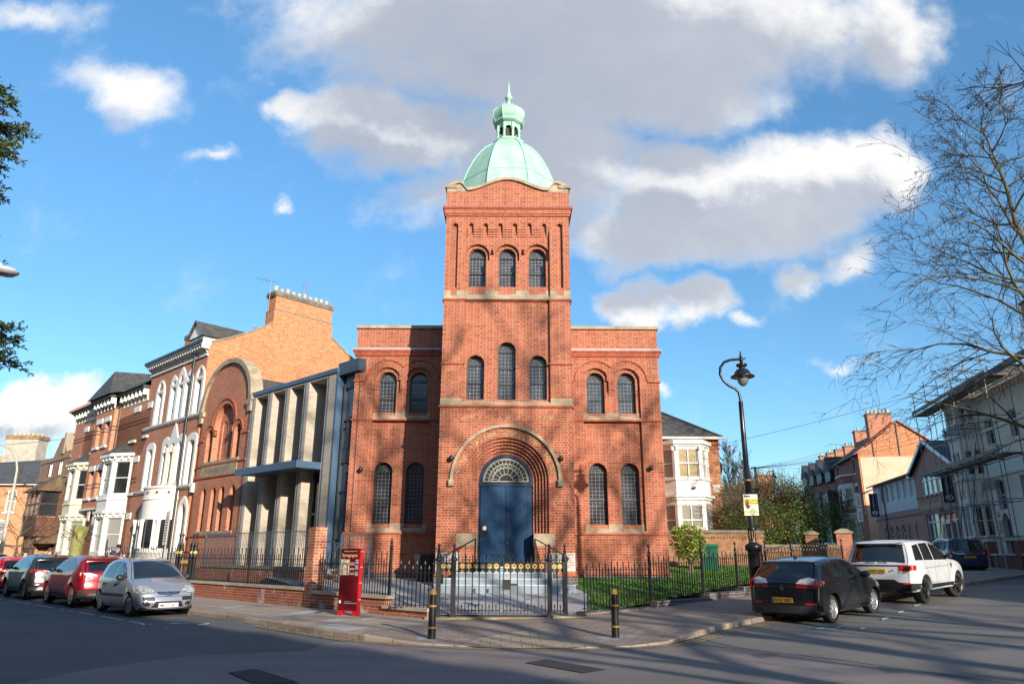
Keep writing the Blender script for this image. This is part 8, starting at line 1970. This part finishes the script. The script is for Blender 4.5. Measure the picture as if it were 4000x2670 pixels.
put(RRS, 'off_roader', 'white off-roader with black lower bumper and dark roof line parked ahead of the black hatchback', 12.55, 23.8, 47, P_WHT, GR)
put(ZAF, 'people_carrier', 'dark navy people carrier with chrome strip parked by the far pavement', 23.15, 39.2, 11, P_BLU, GR)
put(C3, 'hatchback', 'silver rounded hatchback facing the camera beside the low brick wall', -10.72, 22.2, 135, P_SIL, GL)
put(QAS, 'family_suv', 'dark red family off-roader seen from behind, just beyond the silver hatchback', -14.4, 25.75, 314, P_RED, GL)
put(ATE, 'family_suv', 'dark grey family off-roader with white skid plate between the two red cars', -18.35, 29.5, 314, P_DGR, GL)
put(HAT, 'hatchback', 'bright red small hatchback cut by the left edge, beyond the dark grey car', -22.2, 33.2, 314, P_BRD, GL)
put(dict(ZAF, plates=[], extra=[]), 'people_carrier', 'dark blue car roof behind the bright red hatchback at the left edge', -26.2, 37.0, 314, P_BLU, GL)
put(dict(HAT, plates=[]), 'hatchback', 'light blue small car glimpsed beyond the brick gate pier', 19.0, 43.5, 20, P_LBL, GR)
# ---------------------------------------------------------------- trees and bushes
def bark(name, c1, c2): return mat(name, c1, .9, vs=4., col2=c2, bump=.4, bs=25.)
M_BARKG = bark('bark_mossy', (.075, .06, .035), (.15, .135, .06)); M_TWIG = mat('twig_dark', (.045, .033, .028), .9, var=.3); M_TWIGT = mat('twig_tan', (.16, .12, .075), .9, var=.3)
def bare_tree(name, lab, base, H, seed, top=(0, 0), r0=.28, n1=20, l1=(6., 2.), z1=.3, cnt=(7, 5, 4), group=None, rise=.35, minr=.011, droop=.03, twig=None, bias=None, wig=.16, lr=.30):
    """trunk with limbs (n1 of them), each carrying branches and twigs; cnt = children per level"""
    rr = random.Random(seed); t = thing(name, lab, 'tree', base, 0, group); tk = MB(); br = MB(); tw = MB()
    P = [Vector((top[0] * u ** 1.3 + rr.gauss(0, .02) * H * u * (1 - u), top[1] * u ** 1.3 + rr.gauss(0, .02) * H * u * (1 - u), H * u - .1)) for u in [i / 12 for i in range(13)]]
    tk.tube(P, [r0 * (1 - .93 * (i / 12) ** .8) for i in range(13)], 9, False)
    def limb(p, d, L, r, lv):
        n = 7 if lv == 0 else 5 if lv == 1 else 3; pts = [p.copy()]; rs = [r]; q = p.copy(); dd = d.copy(); ks = []
        for i in range(n):
            f = (i + 1) / n
            dd = (dd + Vector((rr.gauss(0, wig), rr.gauss(0, wig), rr.gauss(0, wig) + (.10 if lv == 0 and f < .5 else 0) - droop * (1 + lv)))).normalized()
            q = q + dd * (L / n); pts.append(q.copy()); rs.append(max(minr * .6, r * (1 - .8 * f)))
            if f > .15 or lv: ks.append((q.copy(), dd.copy(), rs[-1]))
        (br if lv == 0 else tw).tube(pts, rs, 5 if lv == 0 else 3, False)
        if lv >= len(cnt): return
        for _ in range(cnt[lv]):
            q, dd, r_ = rr.choice(ks); ax = dd.orthogonal().normalized(); ax.rotate(Quaternion(dd, rr.uniform(0, 2 * pi))); sp = rr.uniform(.45, .95)
            limb(q, (dd + ax * sp + Vector((0, 0, .12))).normalized(), L * rr.uniform(.30, .52), max(minr, r_ * .6), lv + 1)
    for i in range(n1):
        u = z1 + (1 - z1) * ((i + rr.uniform(-.3, .3)) / n1); u = min(.98, max(z1, u)); k_ = min(11, int(u * 12)); p = P[k_] + (P[k_ + 1] - P[k_]) * (u * 12 - k_)
        a = i * 2.4 + rr.uniform(-.4, .4)
        if bias is not None and rr.random() < bias[1]: a = bias[0] + rr.gauss(0, .7)
        fr = (u - z1) / (1 - z1); L = l1[0] + (l1[1] - l1[0]) * fr; d = Vector((cos(a), sin(a), rise + .5 * fr)).normalized()
        limb(p, d, L * rr.uniform(.8, 1.15), max(minr * 1.5, r0 * lr * (1 - .7 * fr)), 0)
    tk.build('trunk', M_BARKG, t); br.build('branches', M_BARKG, t); tw.build('twigs', twig or M_TWIG, t); return t
bare_tree('bare_tree', 'tall bare tree with mossy stem and arching twigs at the right edge', (22.6, 27.0, .8), 19.0, 5, (-2.4, 0), .34, 40, (8.0, 2.4), .25, (8, 6, 4), rise=.22, minr=.010, droop=.035, bias=(pi, .3))
# a tree just outside the frame on the right: one bough with seed balls hangs into the upper corner
t2 = bare_tree('bare_tree', 'bare tree whose twigs hang into the upper right corner of the sky', (14.2, 5.0, .05), 12.5, 11, (.5, -.3), .27, 12, (3.9, 2.), .36, (5, 3), rise=.5, minr=.02)
q = MB(); rb_ = random.Random(4)
pb = [Vector((0, 0, 7.5)), Vector((-2.0, 2.2, 8.6)), Vector((-3.6, 4.2, 9.3)), Vector((-4.9, 5.6, 9.6)), Vector((-5.6, 6.2, 9.75))]; q.tube(pb, [.07, .05, .03, .02, .01], 5, False)
for i in range(34):
    u = rb_.uniform(1.8, 4.); k_ = min(3, int(u)); p = pb[k_] + (pb[k_ + 1] - pb[k_]) * (u - k_); d = (Vector((-.45, .3, 0)) + Vector((rb_.gauss(0, .5), rb_.gauss(0, .5), rb_.gauss(-.35, .6)))).normalized(); L = rb_.uniform(.4, 1.1)
    e = p + d * L; q.tube([p, p + d * L * .5 + Vector((0, 0, .04)), e], [.010, .008, .005], 3, False)
    for _ in range(2): d2 = (d + Vector((rb_.gauss(0, .6), rb_.gauss(0, .6), rb_.gauss(0, .6)))).normalized(); q.tube([p + d * L * .6, p + d * L * .6 + d2 * .35], [.006, .004], 3, False)
    if i % 4 == 0: q.tube([e, e - Vector((0, 0, .12))], [.004, .003], 3, False); q.ball(e - Vector((0, 0, .15)), .028, 6)
q.build('hanging_bough', M_TWIG, t2)
GBT = 'street trees behind the viewer'
for i, (x, y, h, s_, n_) in enumerate(((15.3, -9.0, 20., 31, 19), (20.2, -10.5, 21.5, 47, 19), (23.4, -6., 18.5, 23, 13))):
    bare_tree('bare_tree', 'bare street tree out of view behind the viewer, shading the synagogue front', (x, y, 0), h, s_, (.6, 0), .42, n_, (7.5, 3.), .25, (4, 2), GBT, minr=.05, rise=.8, lr=.42)
bare_tree('bare_tree', 'small bare tree by the pale curved lamp column at the far left', (-31.2, 47, 0), 6.0, 77, (.2, 0), .10, 16, (2.6, 1.), .35, (5, 4), minr=.010)
for i, (x, y, h) in enumerate(((18.6, 62, 9.0), (20.2, 63, 8.0), (16.8, 64, 8.4))): bare_tree('bare_tree', 'dense brown bare tree rising behind the bushes, the %s one' % ('middle', 'right', 'left')[i], (x, y, 1.3), h, 90 + i, (0, 0), .14, 34, (2.6, 1.2), .25, (9, 5), 'bare trees behind the bushes', rise=1.4, minr=.016, droop=-.06, twig=mat('twig_brown', (.11, .072, .055), .9) if i == 0 else bpy.data.materials['twig_brown'])
st_ = thing('pollard_trunk', 'thick green mossy pollarded trunk with a few twigs behind the dark red car', 'tree', (-19.3, 33.1, .1)); q = MB(); q.tube([(0, 0, 0), (.02, 0, .8), (.0, 0, 1.6), (.05, 0, 2.2), (.10, 0, 2.72)], [.34, .28, .26, .28, .34], 12); q.build('trunk', mat('trunk_moss', (.14, .135, .04), .95, vs=5., col2=(.30, .29, .10), bump=.5, bs=18.), st_)
q = MB()
for i in range(46):
    a = R.uniform(0, 2 * pi); b0 = Vector((.28 * cos(a), .28 * sin(a), R.uniform(2.0, 2.5))); d_ = Vector((cos(a), sin(a), R.uniform(-.2, .8))).normalized(); q.tube([b0, b0 + d_ * .2 + Vector((0, 0, .03)), b0 + d_ * R.uniform(.35, .7) + Vector((0, 0, R.uniform(0, .15)))], [.014, .010, .005], 3, False)
q.build('twigs', M_TWIG, st_)

def leafmat(name, c1, c2, rough=.5):
    m, k, b, t = newmat(name); nf = k.n('ObjectInfo'); co = k.n('TexCoord').outputs['Object']
    c = k.ramp(k.noise(co, 5., 4), [(.3, c1), (.7, c2)]); t.links.new(c, b.inputs['Base Color']); b.inputs['Roughness'].default_value = rough; b.inputs['Specular IOR Level'].default_value = .35
    b.inputs['Subsurface Weight'].default_value = 0.; return m
def bush(name, lab, base, blobs, n, size, mats, stems=8, group=None, seed=1, long_=2.0, twn=0, twm=None, clump=.28):
    """blobs: (cx,cy,cz,rx,ry,rz); leaves gathered in clumps through each blob's shell"""
    rr = random.Random(seed); o = thing(name, lab, 'bush', base, 0, group); lf = MB(); vol = [b[3] * b[4] * b[5] for b in blobs]; tot = sum(vol)
    for bl, v in zip(blobs, vol):
        m = int(n * v / tot); nc = max(6, m // 26)
        for _ in range(nc):
            while True:
                d = Vector((rr.uniform(-1, 1), rr.uniform(-1, 1), rr.uniform(-1, 1)))
                if .05 < d.length < 1: break
            d = d.normalized() * (rr.uniform(.5, 1.05) ** .6); c = Vector((bl[0] + d.x * bl[3], bl[1] + d.y * bl[4], bl[2] + d.z * bl[5])); mi = rr.choices(range(len(mats)), weights=[3, 3, 2, 1][:len(mats)])[0]
            for _ in range(26):
                p = c + Vector((rr.gauss(0, clump), rr.gauss(0, clump), rr.gauss(0, clump * .8))) * min(1., bl[3]); a = rr.uniform(0, 2 * pi); e = rr.uniform(-.9, .5); s = size * rr.uniform(.6, 1.3)
                u = Vector((cos(a) * cos(e), sin(a) * cos(e), sin(e))); w = u.cross(Vector((rr.gauss(0, .4), rr.gauss(0, .4), 1))).normalized() * s / long_ / 2; lf.cur = mi if rr.random() < .8 else rr.randrange(len(mats))
                lf.add([p, p + u * s * .5 + w, p + u * s, p + u * s * .5 - w], [(0, 1, 2, 3)])
    lf.build('foliage', mats, o); stb = MB(); x0 = sum(b[0] for b in blobs) / len(blobs)
    for i in range(stems):
        b = blobs[i % len(blobs)]; stb.tube([(b[0] * .5 + rr.uniform(-.2, .2), b[1] * .5 + rr.uniform(-.1, .1), -.1), (b[0] * .8 + rr.uniform(-.2, .2), b[1] * .8, b[2] * .5), (b[0] + rr.uniform(-.6, .6) * b[3], b[1] + rr.uniform(-.5, .5) * b[4], b[2] + rr.uniform(-.2, .6) * b[5])], [.035, .028, .008], 5, False)
    stb.build('stems', M_TWIGT, o)
    if twn:
        tb = MB()
        for i in range(twn):
            b = rr.choice(blobs); a = rr.uniform(0, 2 * pi); p = Vector((b[0] + cos(a) * b[3] * rr.uniform(.1, .9), b[1] + sin(a) * b[4] * rr.uniform(.1, .9), b[2] + b[5] * rr.uniform(-.1, .7))); d = Vector((rr.gauss(-.35, .5), rr.gauss(-.2, .4), rr.uniform(.3, 1.1))).normalized(); L = rr.uniform(.8, 1.7)
            tb.tube([p, p + d * L * .5, p + d * L + Vector((rr.gauss(-.1, .1), 0, -.18))], [.012, .010, .006], 3, False)
        tb.build('twigs', twm or M_TWIGT, o)
    return o
L_LAU = [leafmat('laurel_%s' % n, a, b) for n, a, b in (('bright', (.20, .30, .03), (.32, .42, .06)), ('mid', (.06, .14, .018), (.13, .22, .03)), ('yellow', (.36, .40, .08), (.48, .48, .14)))]
L_GRN = [leafmat('shrub_%s' % n, a, b) for n, a, b in (('green', (.08, .15, .022), (.15, .24, .04)), ('deep', (.035, .075, .016), (.07, .13, .025)), ('olive', (.21, .24, .05), (.32, .32, .08)))]
L_YEL = [leafmat('shrub_%s' % n, a, b) for n, a, b in (('lime', (.26, .30, .05), (.42, .42, .11)), ('straw', (.38, .30, .14), (.50, .40, .21)), ('gold', (.16, .20, .04), (.28, .30, .07)))]
bush('laurel_bush', 'rounded glossy yellow-green laurel bush beside the right wing of the synagogue', (6.95, 29.3, .95), [(0, 0, 1.35, .62, .6, .62), (.1, 0, .95, .55, .5, .45)], 5200, .11, L_LAU, 7, seed=3, clump=.16)
bush('arching_shrub', 'tall straw-coloured arching shrub behind the garden wall and lamp post', (12.2, 37.0, 1.1), [(-.6, 0, 2.4, 1.9, 1.2, 1.5), (.9, .3, 2.9, 1.4, 1.1, 1.5)], 15000, .10, L_YEL, 14, seed=4, twn=520, clump=.3)
bush('evergreen_shrub', 'dense dark green shrub overhanging the end of the old garden wall', (12.1, 35.2, 1.1), [(.1, 0, 1.9, 1.35, .9, 1.1), (1.4, .2, 1.7, 1.1, .8, 1.2)], 13000, .09, L_GRN, 10, seed=5, twn=40, clump=.24)
bush('leafy_shrub', 'tall leafy green shrub in the middle of the bushes left of the gate piers', (14.4, 36.0, 1.2), [(0, 0, 2.2, 1.2, 1., 1.5), (-.5, 0, 3.0, 1., .9, .9)], 12000, .09, L_GRN[:1] + L_GRN[2:] + L_YEL[2:], 10, seed=6, twn=160, clump=.26)
bush('golden_shrub', 'bright golden-green shrub just left of the smaller brick gate pier', (15.2, 38.2, 1.3), [(0, 0, 1.8, .95, .8, 1.3)], 7000, .09, L_YEL, 8, seed=8, twn=60, clump=.24)
bush('evergreen_shrub', 'loose dark green shrub growing over the broad brick gate pier', (15.3, 34.6, 1.3), [(0, 0, 1.6, .85, .7, 1.25), (.3, 0, 2.4, .6, .5, .6)], 7000, .08, L_GRN[:2], 8, seed=9, twn=70, twm=M_TWIG, clump=.22)
bush('ivy_bush', 'low leafy bush against the bay house wall over the garden wall', (10.9, 35.5, 1.1), [(0, 0, 2.2, .8, .5, .8)], 2600, .08, L_GRN + L_YEL[:1], 6, seed=10, twn=90, clump=.25)

# conifer reaching in at the left edge
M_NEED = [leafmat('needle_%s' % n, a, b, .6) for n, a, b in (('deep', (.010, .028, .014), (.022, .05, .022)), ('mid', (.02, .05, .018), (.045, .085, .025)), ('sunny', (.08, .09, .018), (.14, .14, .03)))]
cf = thing('conifer', 'dark green conifer boughs reaching in at the upper left edge', 'tree', (-13.7, 13.2, .05)); tk = MB(); tk.tube([(0, 0, 0), (.1, 0, 5), (0, .1, 10), (0, 0, 14.5)], [.34, .27, .16, .04], 9, False); tk.build('trunk', bark('bark_conifer', (.08, .05, .035), (.13, .085, .06)), cf)
nd = MB(); bo = MB(); rr = random.Random(21)
def bough(a, z, L, dz):
    d = Vector((cos(a), sin(a), 0)); P = [Vector((0, 0, z)) + d * L * t + Vector((0, 0, dz * t * t * L + .10 * sin(t * 3))) for t in [i / 8 for i in range(9)]]; bo.tube(P, [.05 * (1 - i / 9) + .008 for i in range(9)], 4, False)
    side = Vector((-d.y, d.x, 0))
    for i in range(30):
        t = rr.uniform(.40, 1.); k_ = min(7, int(t * 8)); p = P[k_] + (P[k_ + 1] - P[k_]) * (t * 8 - k_); s = rr.choice((-1, 1)); l2 = .25 + .55 * (1.15 - t) * rr.uniform(.6, 1.2); dd = (d * rr.uniform(.4, 1.) + side * s * rr.uniform(.1, .9) + Vector((0, 0, rr.uniform(-.55, .35)))).normalized()
        mi = rr.choice((0, 0, 1)) if z < 7 else rr.choice((0, 1, 1, 2))  # sunlit upper boughs and shaded lower ones painted in by needle colour
        for j in range(int(10 + 22 * l2)):
            u = rr.uniform(.05, 1.); pp = p + dd * l2 * u; nn = (dd * .8 + Vector((rr.gauss(0, .6), rr.gauss(0, .6), rr.gauss(0, .5)))).normalized(); w = nn.orthogonal().normalized(); w.rotate(Quaternion(nn, rr.uniform(0, 6.28))); h = rr.uniform(.07, .15); nd.cur = mi if rr.random() < .75 else rr.randrange(3)
            nd.add([pp - w * .02, pp + nn * h * .5 + w * .026, pp + nn * h], [(0, 1, 2)])
z = 5.15
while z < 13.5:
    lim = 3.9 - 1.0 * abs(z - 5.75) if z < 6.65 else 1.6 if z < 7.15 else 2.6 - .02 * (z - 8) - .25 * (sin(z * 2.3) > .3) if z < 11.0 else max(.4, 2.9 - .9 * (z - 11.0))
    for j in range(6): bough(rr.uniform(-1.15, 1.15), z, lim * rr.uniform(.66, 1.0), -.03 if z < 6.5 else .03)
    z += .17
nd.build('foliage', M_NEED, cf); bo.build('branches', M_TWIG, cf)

# litter of dry leaves and weeds along the kerb
lt_ = MB()
for i in range(520):
    s = R.random(); k_ = R.randrange(3, 6) if R.random() < .55 else R.randrange(12, 17); a, b = KERB[k_], KERB[k_ + 1]; x = a[0] + (b[0] - a[0]) * s; y = a[1] + (b[1] - a[1]) * s; t = Vector((b[0] - a[0], b[1] - a[1])).normalized(); o_ = abs(R.gauss(0, .16)) + .02; x += t.y * o_; y -= t.x * o_; z = ground(x, y) + .034; an = R.uniform(0, 6.28); w = R.uniform(.008, .03)
    lt_.add([(x + w * cos(an), y + w * sin(an), z), (x + w * .5 * cos(an + 1.6), y + w * .5 * sin(an + 1.6), z + R.uniform(0, .02)), (x - w * cos(an), y - w * sin(an), z), (x + w * .5 * cos(an - 1.6), y + w * .5 * sin(an - 1.6), z)], [(0, 1, 2, 3)])
tag(lt_.build('leaf_litter', mat('dry_leaf', (.20, .12, .06), .9, var=.5, vs=30.)), kind='stuff')

# ---------------------------------------------------------------- houses behind the viewer (they throw the shade on the road and show in the car windows)
def backhouse(lab, loc, rz, w, d, h, rh, m, rows=3):
    o = thing('terrace_house', lab, 'house', loc, rz, 'houses behind the viewer'); b = MB(); hl = [rect(-w / 2 + w * (i + .5) / 4 - .55, -w / 2 + w * (i + .5) / 4 + .55, 1.2 + 3.4 * j, 3.2 + 3.4 * j) for i in range(4) for j in range(rows)]
    b.wall(rect(-w / 2, w / 2, -.5, h), hl, 0); [b.reveal(q, 0, .2) for q in hl]; b.box(-w / 2, w / 2, .3, d, -.5, h, skip='f'); b.build('brickwork', m, o)
    for q in hl: sash(o, q[0][0], q[1][0], q[0][1], q[2][1], .12, M_WHT, M_G1)
    r = MB(); r.add([(-w / 2 - .1, -.3, h), (w / 2 + .1, -.3, h), (w / 2 + .1, d / 2, h + rh), (-w / 2 - .1, d / 2, h + rh), (w / 2 + .1, d + .3, h), (-w / 2 - .1, d + .3, h)], [(0, 1, 2, 3), (3, 2, 4, 5), (1, 4, 2), (0, 3, 5)]); r.build('roof', M_SLATE, o)
    s = MB()
    for q in hl: s.box(q[0][0] - .1, q[1][0] + .1, -.06, .02, q[2][1], q[2][1] + .25); s.box(q[0][0] - .1, q[1][0] + .1, -.08, .02, q[0][1] - .15, q[0][1])
    s.build('stone_dressings', M_WHT, o)
AB = AL + pi
for i, s in enumerate((-43, -28, -13, 2, 17, 32, 47, 62)):
    x, y = -15.6 + .725 * s, 8.8 - .688 * s
    backhouse('brick terraced house behind the viewer across the left street', (x - .688 * SHB, y - .725 * SHB, 0), AB, 14.6, 9, SHH, .9, M_SCH if i % 2 else M_RB, 4)
backhouse('brick house behind the viewer on the right-hand corner', (27.5, 1.5, 0), radians(-90 + 8), 13, 9, 8.2, 2.6, M_OB, 2)
x, y = RF(23.8); backhouse('orange brick terraced house beyond the right edge, next to the cream house', (x, y, .8), AR, 14.4, 9, 9.5, 2.5, M_OB, 2)
# ---------------------------------------------------------------- people
M_SKIN = mat('skin', (.48, .29, .21), .55, var=.06); M_HAIRD = mat('hair_dark', (.03, .02, .016), .7); M_HAIRB = mat('hair_brown', (.10, .05, .03), .7)
def skin(name, verts, edges, radii, m, parent, sub=2):
    me = bpy.data.meshes.new(name); me.from_pydata([tuple(v) for v in verts], edges, []); o = bpy.data.objects.new(name, me); COL.objects.link(o)
    md = o.modifiers.new('skin', 'SKIN'); md.use_smooth_shade = True
    for i, r in enumerate(radii): sv = me.skin_vertices[0].data[i]; sv.radius = (r, r) if not isinstance(r, tuple) else r
    me.skin_vertices[0].data[0].use_root = True
    s = o.modifiers.new('sub', 'SUBSURF'); s.levels = sub; s.render_levels = sub
    dg = bpy.context.evaluated_depsgraph_get(); dg.update(); nm = bpy.data.meshes.new_from_object(o.evaluated_get(dg)); o.modifiers.clear(); o.data = nm; nm.materials.append(m); nm.name = name
    for p in nm.polygons: p.use_smooth = True
    o.parent = parent; return o
def person(lab, loc, rz, J, top_m, trs_m, hair_m, cap=None, h=1.75):
    """J: joint positions (x forward, y left, z up) for a figure facing +x"""
    o = thing('person', lab, 'person', loc, rz); V = []; E = []; Rr = []
    def chain(pts, rs, start=None):
        prev = start
        for p, r in zip(pts, rs):
            V.append(p); Rr.append(r); i = len(V) - 1
            if prev is not None: E.append((prev, i))
            prev = i
        return prev
    pel = chain([J['pelvis']], [.125]); ch = chain([J['waist'], J['chest'], J['neck']], [.115, .14, .06], pel); chest = ch - 1
    chain([J['head0'], J['head1'], J['head2']], [.075, .092, .07], ch)
    for s in ('l', 'r'):
        e = chain([J[s + 'sh'], J[s + 'el'], J[s + 'wr'], J[s + 'pa']], [.062, .046, .031, .034], chest)
        d = (Vector(J[s + 'pa']) - Vector(J[s + 'wr'])).normalized(); sd = d.orthogonal().normalized()
        for k_ in range(4):
            b = Vector(J[s + 'pa']) + sd * (.011 * (k_ - 1.5) * 1.6); chain([b + d * .04, b + d * (.075 + .008 * (k_ in (1, 2)))], [.009, .007], e)
        b = Vector(J[s + 'wr']) + d * .03 + sd * .035; chain([b, b + d * .03 + sd * .02], [.011, .009], e)
        chain([J[s + 'hp'], J[s + 'kn'], J[s + 'an'], J[s + 'to']], [.085, .058, .038, .034], pel)
    skin('body', V, E, Rr, M_SKIN, o)
    skin('jacket', [J['waist'], J['pelvis'], J['chest'], tuple((Vector(J['neck']) * .7 + Vector(J['chest']) * .3)), J['lsh'], J['lel'], J['lwr'], J['rsh'], J['rel'], J['rwr']], [(0, 1), (0, 2), (2, 3), (2, 4), (4, 5), (5, 6), (2, 7), (7, 8), (8, 9)], [.15, .15, .165, .085, .085, .064, .05, .085, .064, .05], top_m, o)
    skin('trousers', [J['pelvis'], J['lhp'], J['lkn'], J['lan'], J['rhp'], J['rkn'], J['ran']], [(0, 1), (1, 2), (2, 3), (0, 4), (4, 5), (5, 6)], [.14, .10, .075, .06, .10, .075, .06], trs_m, o)
    q = MB(); hc = Vector(J['head1']); up = (Vector(J['head2']) - Vector(J['head0'])).normalized(); fw = Vector(J.get('face', (1, 0, 0))).normalized(); sd = up.cross(fw)
    f = MB()
    for s in (-1, 1): f.ball(hc + fw * .088 + sd * .033 * s + up * .012, .012, 6)
    f.build('eyes', M_HAIRD, o); f = MB(); f.ball(hc + fw * .10 - up * .012, .016, 6, (1, .8, 1.4)); f.build('nose', M_SKIN, o); f = MB(); f.ball(hc + fw * .088 - up * .048, .02, 6, (.5, 1.2, .4)); f.build('mouth', mat('lip', (.35, .12, .10), .5) if 'lip' not in bpy.data.materials else bpy.data.materials['lip'], o)
    f = MB()
    for s in (-1, 1): f.ball(hc + sd * .092 * s, .026, 6, (.8, .4, 1.2))
    f.build('ears', M_SKIN, o)
    f = MB(); f.ball(hc + up * .035 - fw * .018, .104, 12, (1.02, .95, .92)); f.build('hair', hair_m, o)
    if cap:
        f = MB(); f.ball(hc + up * .055, .108, 12, (1.05, 1, .72)); f.box(hc.x + .04, hc.x + .2, hc.y - .07, hc.y + .07, hc.z + .035, hc.z + .05); f.build('cap', cap, o)
    for s in ('l', 'r'): f = MB(); t_, a_ = Vector(J[s + 'to']), Vector(J[s + 'an']); f.tube([a_ - Vector((.06, 0, .05)), a_ + Vector((.05, 0, -.045)), t_ + Vector((.03, 0, -.01))], [.05, .052, .035], 8); f.build('shoe', M_BPL, o)
    return o
def stand(lean=0., bend=0., la=None, ra=None, step=.12):
    J = dict(pelvis=(0, 0, .94), waist=(lean * .3, 0, 1.10), chest=(lean * .8, 0, 1.32), neck=(lean * 1.15, 0, 1.49), head0=(lean * 1.2 + bend * .3, 0, 1.56 - bend * .1), head1=(lean * 1.25 + bend * .7, 0, 1.645 - bend * .25), head2=(lean * 1.28 + bend, 0, 1.70 - bend * .35))
    for s, y in (('l', 1), ('r', -1)):
        J[s + 'sh'] = (lean * .95, y * .19, 1.41); J[s + 'hp'] = (0, y * .10, .88); k_ = step * (1 if s == 'l' else -1)
        J[s + 'kn'] = (k_ * .6 + .03, y * .10, .50); J[s + 'an'] = (k_ - .02, y * .10, .09); J[s + 'to'] = (k_ + .13, y * .11, .05)
        J[s + 'el'] = (lean * .9 - .04, y * .25, 1.13); J[s + 'wr'] = (lean * .9 + .10, y * .22, .92); J[s + 'pa'] = (lean * .9 + .13, y * .21, .86)
    return J
M_NAVY = mat('navy_cloth', (.018, .026, .065), .85, var=.15, vs=8.); M_JEAN = mat('jeans', (.03, .045, .08), .85, var=.2); M_AQUA = mat('aqua_cloth', (.14, .42, .50), .85, var=.08); M_WTS = mat('white_cloth', (.66, .65, .63), .85, var=.05)
J = stand(.16, .10, step=.25); J.update(rel=(.36, -.22, 1.16), rwr=(.40, -.10, 1.40), rpa=(.39, -.06, 1.46)); J['face'] = (1, 0, -.25)
person('person in navy jacket and cap, hand to mouth, walking past the white bays', (-17.3, 32.6, .30), radians(-35), J, M_NAVY, M_JEAN, M_HAIRB, mat('cap_navy', (.012, .018, .05), .8))
person('person in aqua top standing behind the dark grey car', (-20.3, 32.9, .12), radians(120), stand(.02), M_AQUA, M_JEAN, M_HAIRB)
person('person in white top with dark hair, left of the aqua top', (-21.4, 33.0, .05), radians(140), stand(.04, .04), M_WTS, M_JEAN, M_HAIRD)
